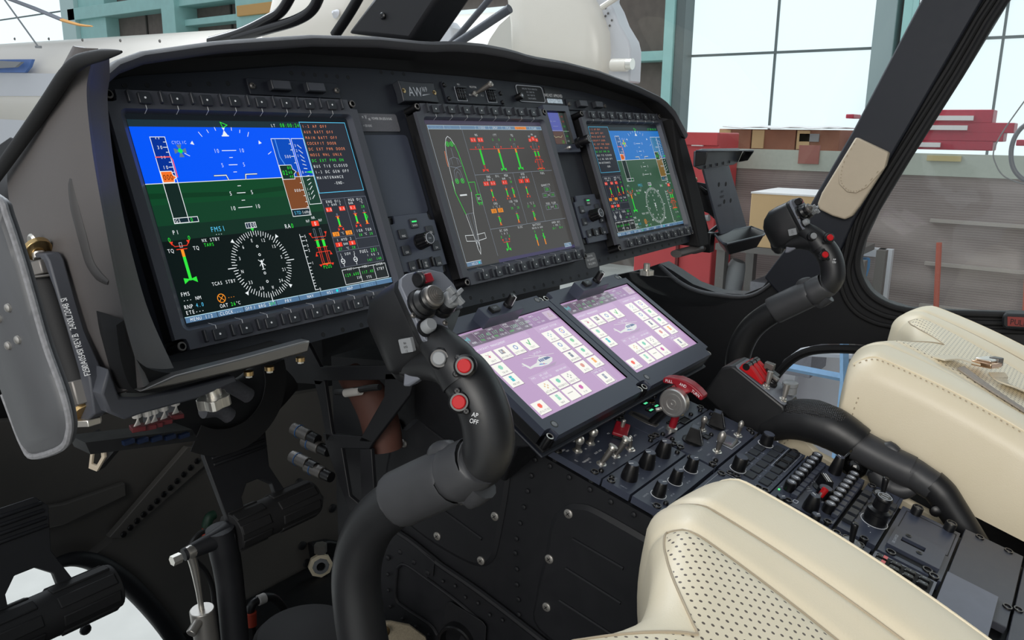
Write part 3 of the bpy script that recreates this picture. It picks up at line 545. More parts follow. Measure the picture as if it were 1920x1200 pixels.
# lower sweep of the shell under the first display, with the casting below it
mb = MB()
up = crom([on_y(u, v, -.085) for u, v in ((232, 600), (240, 645), (262, 680), (300, 697), (370, 700), (470, 680), (560, 655))], 5)
lo = crom([on_y(u, v, -.10) for u, v in ((218, 610), (228, 680), (250, 730), (292, 735), (370, 716), (470, 690), (560, 664))], 5)
up = [p+Vector((0, -.042, 0))*0+(CAM-p).normalized()*.05 for p in up]; lo = [p+(CAM-p).normalized()*.03 for p in lo]
mb.loft([[a, b, b+Vector((0, .02, -.004)), a+Vector((0, .04, .002))] for a, b in zip(up, lo)], 'hoodin'); mb.build('lower_fairing', sh, world=True, ang=60)
mb = MB(); mb.tube([on_x(u, v, -.5985) for u, v in ((146, 318), (142, 345), (150, 390), (163, 440), (176, 490), (190, 515), (206, 530))], [.002, .005, .0065, .0065, .006, .005, .002], mat('groove_shade', (.05, .047, .047), .55), n=10, sub=4, flat=1.2); mb.build('groove_shade_strip', sh, world=True)  # raised strip; the pressed groove's shade is put into its darker colour
cs = thing('mounting_casting', 'dark grey cast bracket running under the left end of the panel', 'bracket', Vector((-.55, -.08, 1.6)))
mb = MB()
pp = [on_y(u, v, -.112) for u, v in ((205, 690), (225, 745), (262, 745), (330, 733), (440, 704), (446, 716), (370, 748), (262, 778), (236, 788), (205, 775), (190, 740))]
CG = mat('casting_grey', (.07, .074, .088), .5, noise=.08)
mb.loft([pp, [p+Vector((0, .03, 0)) for p in pp]], CG); mb.build('casting', cs, world=True, bevel=.002)
mb = MB(); q = [on_x(u, v, -.606) for u, v in ((52, 474), (70, 468), (113, 472), (121, 486), (142, 560), (160, 620), (172, 648), (188, 684), (196, 702), (205, 770), (184, 786), (152, 790), (146, 776), (160, 768), (184, 752), (184, 727), (176, 690), (165, 652), (152, 607), (131, 540), (112, 490), (104, 480), (56, 486))]
mb.loft([q, [p+Vector((-.012, 0, 0)) for p in q]], CG); mb.build('strut_bracket', cs, world=True, bevel=.0015)
mb = MB(); q = [on_x(u, v, -.6035) for u, v in ((62, 487), (99, 484), (122, 560), (150, 655), (176, 722), (160, 775), (120, 690), (84, 560))]; mb.loft([q, [p+Vector((.004, 0, 0)) for p in q]], 'rubber'); mb.build('recess', cs, world=True)  # flat black sheet painted as the shade of the hollow behind the strut
# damper strut with hand-written part number
st = thing('damper_strut', 'black damper tube with hand-written white part number beside the left shell', 'strut', on_x(165, 770, -.60))
def X6(u, v, d=-.614): return on_x(u, v, d)
mb = MB(); mb.tube([X6(80, 512), X6(116, 620), X6(156, 740)], .0118, 'rubber', n=20, sub=1)
mb.build('tube', st, world=True)
mb = MB(); mb.cyl(X6(79, 490), X6(86, 516), .0135, 'gun', n=6); mb.cyl(X6(86, 514), X6(87, 519), .0145, 'gun', n=18); mb.build('upper_end_fitting', st, world=True, bevel=.001)
mb = MB(); mb.cyl(X6(148, 712), X6(160, 756), .0140, 'gun', n=8); mb.build('lower_end_fitting', st, world=True, bevel=.001)
for a, b, r, nm in (((68, 463), (73, 470), .0105, 'brass_nut'), ((71, 473), (75, 484), .005, 'pin'), ((160, 768), (164, 775), .013, 'brass_washer'), ((166, 783), (168, 795), .010, 'hex_nut')):
    mb = MB(); mb.cyl(X6(*a), X6(*b), r, 'brass' if 'brass' in nm else 'steel', n=6 if nm == 'hex_nut' else 16); mb.build(nm, st, world=True, bevel=.0005)
mb = MB(); a = X6(166, 706); b = X6(108, 522); d = (b-a).normalized(); n_ = (CAM-a).normalized(); up_ = n_.cross(d).normalized(); n2 = d.cross(up_)
XF = Matrix(((d.x, up_.x, n2.x, a.x), (d.y, up_.y, n2.y, a.y), (d.z, up_.z, n2.z, a.z), (0, 0, 0, 1)))
text(mb, 'F2510A05451 REV.B  2400L/2048 S1', 0, -.0018, .0046, 'white', XF, z=.0105, gap=.05, wid=.70); mb.build('handwriting', st, world=True)
for u, v, nm in ((62, 449, 0), (43, 471, 1)):
    mb = MB(); p = X6(u, v, -.612); mb.lathe([(.0048, 0), (.0048, .0015), (.003, .003)], 'steel', aim(p, p+Vector((-1, -.2, 0))), 14)
    s_ = mb.build('dome_screw', sh, world=True, label=('upper' if nm == 0 else 'lower')+' bare steel dome screw on the shell')

# ---------------------------------------------------------------- large displays
def bezel_outline(w, h, r=.011):
    o = []
    for cx, cy, a in ((w, 0, 0), (0, 0, 90), (0, -h, 180), (w, -h, 270)):
        sx = -1 if a in (0, 270) else 1; sy = -1 if a in (0, 90) else 1
        L = [(cx, cy+sy*r), (cx+sx*r*.55, cy+sy*r), (cx+sx*r*.9, cy+sy*r*.9), (cx+sx*r, cy+sy*r*.55), (cx+sx*r, cy)]
        if a in (90, 270): L = L[::-1]
        o += L
    return o
def sqkey(w, h, t, m, dot=True, bw=.0005):
    mb = MB(); mb.prism(rrect(-w/2, w/2, -h/2, h/2, .0012), 0, t, m, chamf=.0005)
    if dot: mb.lathe([(.0010, t), (.0010, t+.0001)], 'white', None, 12)
    return mb
def make_display(label, x0, page):
    W, H = .29, .2347
    t = thing('display_unit', label, 'display', PAN @ Matrix.Translation((x0, 0, 0)), 'large multifunction displays on the panel')
    ol = bezel_outline(W, H); ins = rrect(.010, .2795, -.218, -.017, .006)
    mb = MB(); mb.ring(ol, ins, -.0055, 0, 'bezel'); mb.loft([[(x, y, 0) for x, y in ins], [(x, y, -.008) for x, y in rrect(.018, .2775, -.2145, -.0185, .003)]], 'lip', caps=False)
    for i in range(8):
        x = .0355+.03097*i; mb.box(x-.0003, x+.0003, -.0172, -.0134, 0, .0002, 'white'); mb.add([(x-.0003, -.0172, .0002), (x+.0003, -.0172, .0002), (x+.0018, -.0188, -.0076), (x+.0012, -.0188, -.0076)], [(0, 1, 2, 3)], 'white')
    for i in range(9):
        x = .041+.0279*i; mb.box(x-.0003, x+.0003, -.2215, -.218, 0, .0002, 'white'); mb.add([(x-.0003, -.218, .0002), (x+.0003, -.218, .0002), (x-.0012, -.2142, -.0076), (x-.0018, -.2142, -.0076)], [(0, 1, 2, 3)], 'white')
    mb.build('bezel', t, bevel=.0005)
    mb = MB(); hs = bezel_outline(W-.001, H-.001, .0112); hs = [(x+.0005, y-.0005) for x, y in hs]; mb.ring(hs, ins, -.0195, -.0058, 'knob'); mb.box(.001, W-.001, -H+.001, -.001, -.0198, -.0192, 'deep'); mb.build('housing', t, bevel=.0005)
    for x, y in ((.0045, -.0045), (W-.0045, -.0045), (.0045, -H+.0045), (W-.0045, -H+.0045)):
        mb = MB(); mb.lathe([(.0042, -.02), (.0042, .0), (.0036, .0006), (.0026, .0006), (.0026, -.002)], 'knob', TR(x, y), 16, cap=False); mb.lathe([(.0042, .0), (.0036, .0007), (.0026, .0007)], 'gun', TR(x, y), 16, cap=False); mb.lathe([(.0026, -.002), (.002, -.002)], 'rubber', TR(x, y), 6); mb.build('hex_screw', t)
    k0 = sqkey(.0118, .0105, .003, 'key').build('softkey', t); k0.matrix_basis = TR(.0353, -.0078)
    for i in range(1, 8): place(k0, t, .0353+.03097*i, -.0078)
    for i in range(9): place(k0, t, .0415+.0279*i, -.2268)
    mb = MB(); mb.prism(rrect(-.0014, .0014, -.0058, .0058, .0013), 0, .0042, 'key', chamf=.0005); r0 = mb.build('key_divider', t); r0.matrix_basis = TR(.0205, -.0066)
    for i in range(1, 9): place(r0, t, .0205+.0308*i, -.0066)
    for i in range(10): place(r0, t, .0275+.0279*i, -.2258)
    d = Draw({0: 1.0, 1: .75, 2: .8}[page]); d.mb.prism([(x, y) for x, y in rrect(.0175, .278, -.215, -.018, .003)], -.002, 0, em((.006, .009, .012), 1.0))
    if page == 0: flight_page(d, 0, 208.2, 0, 1)
    elif page == 1: systems_page(d)
    else: flight_page(d, 71.3, 26, 0, 1)
    s = d.mb.build('screen', t); s.matrix_basis = Matrix.Translation((0, 0, -.008))
    return t
make_display('left large display with blue sky and green ground beside an amber alert list', -.53315, 0)
make_display('centre large display with helicopter plan view and green bar gauges', -.145, 1)
make_display('right large display, farthest from the camera, with alert list on its left', .24315, 2)

# ---------------------------------------------------------------- small panel units
def plate_outline(w, h, r=.009):
    return bezel_outline(w, h, r)
def key_legend(t, x, y, w, h, st, m='key', z=.0, led=False, nm='push_key', lh=.0026):
    mb = MB(); mb.prism(rrect(-w/2, w/2, -h/2, h/2, .001), 0, .0022, m, chamf=.0004)
    for i, s_ in enumerate(st): text(mb, s_, 0, -h*.32+(len(st)-1-i)*lh*1.35, lh, 'white', z=.00225, wid=.8, center=True)
    if led: mb.box(-w*.33, w*.33, h*.1, h*.26, .0022, .0024, em((.05, .9, .2), 1.0))
    o = mb.build(nm, t); o.matrix_basis = TR(x, y, z); return o
def reversion(label, xc):
    w, h = .077, .0765
    t = thing('display_control_panel', label, 'control panel', PAN @ Matrix.Translation((xc, -.1735, -.010)), 'knob panels between the large displays')
    mb = MB(); mb.prism([(x-w/2, y+h/2) for x, y in plate_outline(w, h, .0095)], -.0035, 0, 'plate'); mb.box(-w/2+.001, w/2-.001, -h/2+.001, h/2-.001, -.0105, -.0036, 'knob'); mb.build('faceplate', t, bevel=.0006)
    for x, y, st, led in ((0, .0265, ['BARO'], True), (-.0235, .0155, ['RNG'], False), (.0235, .0155, ['CRS'], False), (-.0255, -.004, ['CLR'], False), (.0265, -.004, ['DH'], False)):
        key_legend(t, x, y, .0125, .0115, st, led=led)
    for x, st in ((-.0225, ['SRS']), (0, ['SEL', 'FD'][::-1]), (.0235, ['EVS'])): key_legend(t, x, -.0235, .0105, .0115, st)
    for x in (-.0115, .0115):
        mb = MB(); mb.prism(rrect(-.0014, .0014, -.006, .006, .0013), 0, .0045, 'knob', chamf=.0005); o = mb.build('key_divider', t); o.matrix_basis = TR(x, -.0225)
    mb = MB(); n = 30
    def rg(r, z): return [((r+(.0006 if k % 2 else -.0003))*cos(2*pi*k/n), (r+(.0006 if k % 2 else -.0003))*sin(2*pi*k/n), z) for k in range(n)]
    mb.lathe([(.0098, 0), (.0098, .003)], 'knob', n=24); mb.loft([rg(.0088, .003), rg(.0080, .0165), rg(.0072, .0175)], 'knob'); mb.lathe([(.0064, .0175), (.0064, .0181)], 'key', n=20); mb.ring(circ(0, 0, .0067, 20), circ(0, 0, .0062, 20), .0175, .0184, 'dim')
    text(mb, 'PUSH', 0, -.001, .002, 'dim', z=.0182, wid=.7, center=True)
    o = mb.build('rotary_knob', t, ang=30); o.matrix_basis = TR(.0015, .0035)
    return t
reversion('knob panel with lit green bar, between left and centre displays', -.1945)
reversion('knob panel with lit green bar, between centre and right displays', .2060)

def blank_lights(label, x0, x1, y0, y1, bx):
    t = thing('annunciator_panel', label, 'panel', PAN @ Matrix.Translation(((x0+x1)/2, (y0+y1)/2, -.02)), 'unlit caption light panels under the hood'); w = x1-x0; h = y1-y0
    mb = MB(); mb.prism(rrect(-w/2, w/2, -h/2, h/2, .002), 0, .0025, 'panel'); mb.build('faceplate', t, bevel=.0005)
    for x in bx:
        mb = MB(); mb.prism(rrect(-.0128, .0128, -.0055, .0055, .001), 0, .0065, 'key', chamf=.0007); mb.prism(rrect(-.0112, .0112, -.0042, .0042, .001), .0065, .0067, 'bezel'); o = mb.build('caption_light', t); o.matrix_basis = TR(x, .0006, .0025)
    for q in (-1, 1):
        mb = MB(); screw_head(mb, 0, 0, 0, .0034, 'gun', h=.0025); o = mb.build('screw', t); o.matrix_basis = TR(q*(w/2-.0045), 0, .0025)
blank_lights('unlit two-light caption panel above the left display', -.368, -.2445, .0085, .0265, (-.024, .0235))
blank_lights('unlit two-light caption panel above the right display', .2425, .367, .0075, .0265, (-.0215, .03))

t = thing('name_plate', 'black name plate reading AW169 with two gold screws above the centre display', 'name plate', PAN @ Matrix.Translation((-.119, .0185, -.02)))
mb = MB(); P = [(-.033, .0135), (0, .0125), (.033, .0135), (.0315, .0), (.033, -.0135), (0, -.0125), (-.033, -.0135), (-.0315, 0)]
mb.prism(P, 0, .012, 'key'); mb.build('plate', t, bevel=.0012)
mb = MB(); text(mb, 'AW', -.0205, -.0065, .0128, 'dim', z=.01215, wid=.82, gap=.03); text(mb, '169', .0065, .0005, .0066, 'dim', z=.01215, wid=.85)
mb.add([(.0035, -.0055, .01215), (.0205, -.0022, .01215), (.0045, -.0038, .01215)], [(0, 1, 2)], 'dim'); mb.build('lettering', t)
for x in (-.0285, .0285):
    mb = MB(); screw_head(mb, 0, 0, 0, .0031, 'brass', h=.001); o = mb.build('screw', t, label='gold-coloured cross-head screw'); o.matrix_basis = TR(x, 0, .012)

t = thing('fire_extinguisher_panel', 'fire extinguisher panel with metal toggle between two guarded buttons', 'control panel', PAN @ Matrix.Translation((.007, .0245, -.02)))
mb = MB(); mb.prism(rrect(-.065, .065, -.0145, .015, .0015), 0, .0025, 'panel'); text(mb, 'FIRE EXTNG', -.0005, .0085, .0028, 'white', z=.0027, wid=.7, center=True); text(mb, 'ENG 1', -.031, .011, .0024, 'white', z=.0027, wid=.7, center=True); text(mb, 'BTL 1', -.014, -.003, .0024, 'white', z=.0027, wid=.7); text(mb, 'BTL 2', .012, -.003, .0024, 'white', z=.0027, wid=.7); text(mb, 'ENG 2', .035, .011, .0024, 'white', z=.0027, wid=.7, center=True)
mb.build('faceplate', t, bevel=.0005)
for x in (-.0315, .0355):
    mb = MB(); mb.ring(rrect(-.0105, .0105, -.0115, .0085, .0006), rrect(-.0098, .0098, -.0108, .0078, .0006), .0025, .0028, 'dim'); g = mb.build('guarded_button', t); g.matrix_basis = TR(x, 0)
    mb = MB(); mb.prism(rrect(-.008, .008, -.009, .0065, .001), .0025, .0045, 'knob')
    for i in (-1, 0, 1): mb.box(-.0085, .0085, i*.0048-.0022, i*.0048-.0012, .004, .0062, 'key'); mb.box(i*.005-.0006, i*.005+.0006, -.009, .006, .004, .006, 'key')
    mb.box(-.0095, .0095, .0055, .008, .003, .008, 'key'); mb.build('guard', g, bevel=.0003)
mb = MB(); mb.lathe([(.0045, .0025), (.0045, .004), (.0025, .0055)], 'steel', TR(-.0003, .0), 14); mb.tube([(0, 0, .004), (.0035, .0022, .016), (.006, .004, .026)], [.0018, .0035, .0038], 'gun', sub=1); mb.tube([(.006, .004, .026), (.0068, .0046, .029), (.0073, .005, .0305)], [.0042, .0046, .003], 'steel', sub=2); mb.build('toggle', t)
for x, y in ((-.0595, -.009), (-.062, .0095), (.0585, -.0105), (.06, .003)):
    mb = MB(); screw_head(mb, 0, 0, 0, .0032, 'knob', h=.0025); o = mb.build('screw', t); o.matrix_basis = TR(x, y, .0025)

def placard(name, label, x0, x1, y0, y1, m, lines, r=.003, edge=None, z=-.02, tm='white', th=.003, rs=None, thick=.001):
    t = thing(name, label, 'placard', PAN @ Matrix.Translation(((x0+x1)/2, (y0+y1)/2, z))); w, h = x1-x0, y1-y0
    mb = MB(); mb.prism(rrect(-w/2, w/2, -h/2, h/2, r), 0, thick, m)
    if edge: mb.ring(rrect(-w/2, w/2, -h/2, h/2, r), rrect(-w/2+.0012, w/2-.0012, -h/2+.0012, h/2-.0012, r), thick, thick+.0002, edge)
    for st, x, y, hh, c in lines: text(mb, st, x, y, hh, tm, z=thick+.0001, wid=.72, gap=.07, center=c)
    mb.build('plaque', t); return t
placard('speed_placard', 'grainy grey placard reading POWER ON LESS 8 KIAS right of left display', -.243, -.161, -.0298, -.0079, mat('grainy_label', (.13, .13, .145), .55, noise=.5, scale=1500), [('= V', -.0175+.0, .004, .005, False), ('NE', -.008, .0025, .003, False), ('POWER ON LESS 8 KIAS', -.002, .0035, .0031, False), ('= 130 KIAS', -.019, -.0055, .0031, False)])
placard('operation_types_placard', 'rounded placard listing approved types of operation above centre display', .112, .183, .0175, .044, 'black', [('APPROVED TYPES OF OPERATION', 0, .0065, .0026, True), ('DAY / NIGHT VFR', 0, .0015, .0026, True), ('DAY / NIGHT IFR', 0, -.0035, .0026, True), ('ICING PROHIBITED', 0, -.0085, .0026, True)], r=.005, edge='dim', tm='dim')
placard('night_vision_placard', 'black sticker reading NVIS NOT APPROVED with silver lower strip', .1885, .232, .0255, .044, 'knob', [('NVIS NOT APPROVED', 0, -.0065, .0052, True)], r=.0005)
placard('silver_sticker', 'mottled silver sticker strip just under the NVIS NOT APPROVED label', .1885, .232, .018, .0252, mat('mottled_foil', (.5, .52, .56), .25, .9, noise=.7, scale=500), [], r=.0005)
placard('fuel_quantity_placard', 'small grey placard about total fuel quantity below the centre display corner', .168, .201, -.2495, -.2262, mat('grey_label', (.16, .165, .17), .5), [('USABLE FUEL', 0, .006, .0028, True), ('FUEL QUANTITY', 0, 0, .0033, True), ('900 kg 2000 lb', 0, -.0065, .0033, True)], r=.004)
mb = MB(); t = thing('map_light_pin', 'small black round post beside the types-of-operation placard', 'knob', PAN @ Matrix.Translation((.109, .0235, -.02)))
mb.lathe([(.005, 0), (.005, .009), (.0042, .0105)], 'knob'); mb.build('post', t); mb = MB(); mb.lathe([(.002, .0105), (.002, .0107)], 'dim'); mb.build('tip', t)

t = thing('standby_instrument', 'small square standby attitude display with knob, between centre and right displays', 'standby instrument', PAN @ Matrix.Translation((.194, -.027, -.010)))
w, h = .072, .0765
mb = MB(); mb.ring(rrect(-w/2, w/2, -h/2, h/2, .0015), rrect(-.03, .0235, -.025, .0285, .002), -.011, 0, 'plate'); mb.loft([[(x, y, 0) for x, y in rrect(-.03, .0235, -.025, .0285, .002)], [(x, y, -.004) for x, y in rrect(-.029, .0225, -.0245, .0275, .002)]], 'knob', caps=False); mb.build('case', t, bevel=.0006)
d = Draw(.42); d.rect(0, 0, 51, 52, (.02, .02, .022), 0); d.rect(0, 0, 34, 30, (.2, .24, .85), 1); d.rect(0, 30, 34, 52, (.22, .13, .11), 1); d.rect(34, 0, 51, 52, (.05, .07, .06), 1); d.line([(0, 29), (34, 29)], W_, .5); d.line([(4, 37), (8, 40), (16, 39), (24, 40), (28, 37)], (.9, .85, .5), .8)
for y, c in ((6, R_), (14, R_), (22, G_), (30, G_), (38, G_), (46, W_)): d.t('100', 38, y, 3, c, 2.4)
d.line([(10, 22), (24, 22)], (.7, .75, 1), .4); d.line([(13, 14), (21, 14)], (.7, .75, 1), .4); d.t('20', 5, 14, 3, (.7, .75, 1), 2.4); d.t('2B', 22, 47, 5, G_, 4); d.line([(35, 30), (51, 30)], W_, .5); d.line([(35, 0), (35, 52)], W_, .5)
s = d.mb.build('screen', t); s.matrix_basis = Matrix.Translation((-.0285, .027, -.0038))
mb = MB(); mb.lathe([(.0085, 0), (.0085, .006), (.0072, .007), (.0072, .022), (.0066, .023)], 'knob', n=24); mb.ring(circ(0, 0, .0066, 20), circ(0, 0, .006, 20), .023, .0236, 'knob'); mb.lathe([(.006, .023), (.006, .0234)], 'lgrey', n=20)
for i in (-1, 0, 1): mb.box(-.004, .004, i*.003-.0006, i*.003+.0006, .0234, .0236, 'knob', TR(0, 0, 0, .6))
o = mb.build('rotary_knob', t); o.matrix_basis = TR(.032, -.0245)
mb = MB(); mb.lathe([(.0028, 0), (.0028, .0035), (.002, .005)], 'steel', n=14); o = mb.build('light_sensor', t); o.matrix_basis = TR(.0, -.0315)
# ---------------------------------------------------------------- touch displays above the pedestal
def touch_page(d):
    bg = (.50, .32, .54); tile = (.94, .92, .85); pane = (.55, .37, .59)
    d.rect(0, 0, 195, 143.7, bg, 0)
    d.rect(0, 2, 130, 23, (.16, .12, .17), 1); d.rect(130, 2, 195, 23, (.33, .19, .37), 1)
    for x in (27, 53, 82, 110, 139.6): d.line([(x, 3), (x, 21)], (.45, .36, .48), .6)
    d.line([(1, 3), (140, 3)], (.5, .42, .5), .5)
    for r in (1.5, 3.4, 5.2):
        for q in (-1, 1): d.line([(8.5+q*r*cos(a*.35), 10.5+r*sin(a*.35)) for a in range(-2, 3)], (.1, .6, .62), .7)
    d.line([(8.5, 10), (8.5, 16)], (.1, .6, .62), .7); d.t('MORE...', 12.5, 18, 3, W_, 2)
    for x, a, b in ((29, 'NAV1', '117.40'), (55, 'NAV2', '117.40')): d.t(a, x, 5.6, 2.8, W_, 2.3); d.t(b, x+1.5, 11.6, 5.4, (.25, .6, .35), 3.7); d.t('TTE', x, 18, 3.2, G_, 2.4); d.t('116.10', x+11, 18, 3.2, W_, 2.2)
    d.t('XPDR', 84, 5.4, 2.8, W_, 2.4); d.t('TCAS', 84, 9.2, 2.8, W_, 2.4); d.t('1200', 93, 11.6, 5.4, (.35, .6, .45), 3.9); d.t('STBY', 86, 18, 3, G_, 2.3); d.t('1200', 100, 18, 3, W_, 2.2)
    d.t('VHF1', 112, 5.4, 2.8, W_, 2.4); d.t('123.800', 113, 11.4, 4.8, (.5, .68, .55), 3.4); d.t('108.700', 118, 18, 3, W_, 2.4); d.t('VHF2', 141, 5.4, 2.8, W_, 2.4); d.t('122.7', 143, 11.4, 4.8, (.5, .68, .55), 3.4); d.t('121.500', 146, 18, 3, W_, 2.4)
    d.rect(172.5, 4, 192, 20.5, (.55, .42, .56), 2); d.line([(178, 15), (182, 8), (186, 15)], (.45, .36, .3), .8, 4, True)
    def grp(x0, y0, x1, y1): d.frame(x0, y0, x1, y1, (.5, .4, .53), .5, 1)
    d.rect(5, 25.2, 110, 34.6, pane, 1); d.line([(5, 94), (5, 25.2), (110, 25.2), (110, 34)], (.55, .45, .58), .5); d.t('AIRCRAFT MANAGEMENT', 8, 29.6, 3.4, W_, 2.9)
    d.rect(130, 24.4, 184.6, 34, pane, 1); d.line([(130, 114), (130, 24.4), (184, 24.4)], (.55, .45, .58), .5); d.t('AIRCRAFT SYSTEM', 137, 29.4, 3.2, W_, 2.6)
    d.rect(41, 88.6, 119, 100.4, pane, 1); d.line([(41, 139), (41, 88.6), (119, 88.6)], (.55, .45, .58), .5); d.t('FMS', 43, 92, 3, W_, 2.8); d.t('09:13UT', 60, 92, 3.2, W_, 2.5); d.t('02/01/26', 60, 96.6, 3, W_, 2.4); d.t('H09/H09/H09', 92, 94.5, 2.8, W_, 2.1)
    T = {}
    def tl(x, y, st, ic=None, col=(.4, .45, .5)):
        d.rect(x+.6, y+.6, x+22.4, y+19, (.25, .17, .24), 2); d.rect(x, y, x+21.8, y+18.2, tile, 3)
        if st: d.t(st, x+11, y+14.6, 3, (.08, .08, .1), min(2.5, 20/max(1, len(st))), 5, center=True)
        cx, cy = x+11, y+6.8
        if ic == 'heli': d.line([(cx-4, cy-3), (cx+3, cy)], col, .7, 5); d.line([(cx-3, cy+2), (cx+2, cy-4)], (.5, .6, .55), .6, 5); d.circ(cx, cy+1, 1.6, (.6, .12, .2), 0, 5, 10)
        if ic == 'box': d.rect(cx-4.5, cy-4, cx+3.5, cy+3, (.25, .25, .3), 5); d.rect(cx-3.2, cy-3, cx-.4, cy+1, (.6, .6, .65), 6); d.rect(cx+.6, cy-1, cx+2.6, cy+1.6, (.6, .4, .3), 6)
        if ic == 'gear': d.circ(cx, cy, 2.8, (.15, .25, .6), 1, 5, 14); d.circ(cx, cy, 3.8, (.5, .55, .6), .5, 5, 10)
        if ic == 'check': d.line([(cx-3.4, cy-1), (cx-.5, cy+3.4), (cx+3.6, cy-4.4)], (.12, .5, .2), 1.8, 5)
        if ic == 'bolt': d.circ(cx, cy, 3.8, (.2, .22, .62), 1.1, 5, 16); d.poly([(cx+.5, cy-3), (cx-1.5, cy+.6), (cx, cy+.4), (cx-.6, cy+3), (cx+1.6, cy-.6), (cx+.2, cy-.6)], (.8, .3, .1), 6)
        if ic == 'blob': d.poly([(cx-3.6, cy-1), (cx-1, cy-3.6), (cx+3, cy-3), (cx+3.6, cy+1), (cx+.6, cy+3.6), (cx-2.6, cy+2.6)], col, 5)
        if ic == 'bar': d.rect(cx-2.6, cy-4.4, cx+2.6, cy+4, col, 5); d.line([(cx-2.6, cy-1), (cx+2.6, cy-1)], tile, .4, 6)
        if ic == 'dots':
            for q in range(4): d.circ(cx+3*cos(q*1.6), cy+3*sin(q*1.6), 1.3, col, 0, 5, 8)
    tl(6, 36, 'INIT', 'heli', (.6, .15, .25)); tl(31.8, 36, 'AVIONICS', 'box'); tl(58, 36, 'SETTINGS', 'gear'); tl(85.6, 36, 'TEST', 'check')
    tl(6, 55.6, 'TRIM', 'blob', (.3, .65, .5)); tl(6, 75, 'MAINT', 'bar', (.05, .5, .55)); tl(6, 120.8, 'UTILITIES', 'blob', (.9, .12, .07))
    tl(133, 35.4, 'MISC', 'dots', (.35, .5, .6)); tl(161.8, 35.4, 'ELEC', 'bolt'); tl(133, 54.6, 'ECS', 'gear'); tl(161.8, 54.6, 'FUEL', 'blob', (.25, .6, .35)); tl(133, 74.4, 'BREAKERS', 'bar', (.2, .22, .3)); tl(161.8, 74.4, 'HYD', 'blob', (.2, .6, .4)); tl(133, 94.6, 'KITS', 'blob', (.7, .3, .25)); tl(161.8, 94.6, 'LIGHT', 'bar', (.9, .4, .1))
    tl(43.5, 101, 'ACTIVE FPL', 'dots', (.75, .5, .25)); tl(69, 101, 'PROGRESS', 'blob', (.2, .6, .45)); tl(93.6, 101, 'DIRECT TO', 'dots', (.4, .4, .42)); tl(43.5, 121, 'NAV', 'bar', (.3, .65, .5)); tl(69, 121, '', None); tl(93.6, 121, 'FIX', 'blob', (.6, .1, .4)); tl(150, 121.6, 'BACKUP', 'bar', (.3, .32, .42))
    d.frame(146.6, 114.8, 174, 141, (.7, .65, .72), .5); d.t('CMND BUT', 148.6, 118, 3, W_, 2.5)
    d.rect(74, 128, 85, 129.2, (.45, .42, .42), 5); d.t('JAJOLA', 84, 60.2, 3.4, W_, 2.9)
    # side view of a helicopter
    c = (.75, .76, .74); P = [(57, 79), (66, 78.4), (78, 81), (92, 82), (103, 79.6), (109, 75), (105, 71), (97, 68.6), (88, 68), (82, 70.4), (76, 74), (60, 76)]
    d.poly([(52, 68), (54.5, 67), (60, 75.6), (57, 79)], c, 4); d.poly(P, c, 5); d.line([(50, 71), (58, 73)], c, .8); d.line([(62, 62), (118, 70)], c, .6, 6); d.line([(76, 60.5), (96, 66.5)], c, .5, 6); d.line([(90, 66), (90, 68.4)], c, 1.2)
    d.poly([(93, 70.4), (103, 71), (107, 74), (94, 75)], (.1, .14, .28), 6)
    for x in (84, 87.6, 91): d.rect(x-1.4, 70.6, x+1.2, 75, (.12, .16, .35), 6)
    d.poly([(76, 78), (86, 80), (92, 80.4), (80, 76.6)], (.2, .3, .6), 6); d.circ(86, 78.6, .9, (.8, .1, .1), 0, 7, 8); d.poly([(70, 85), (100, 86.4), (110, 82), (84, 83)], (.42, .3, .45), 2)

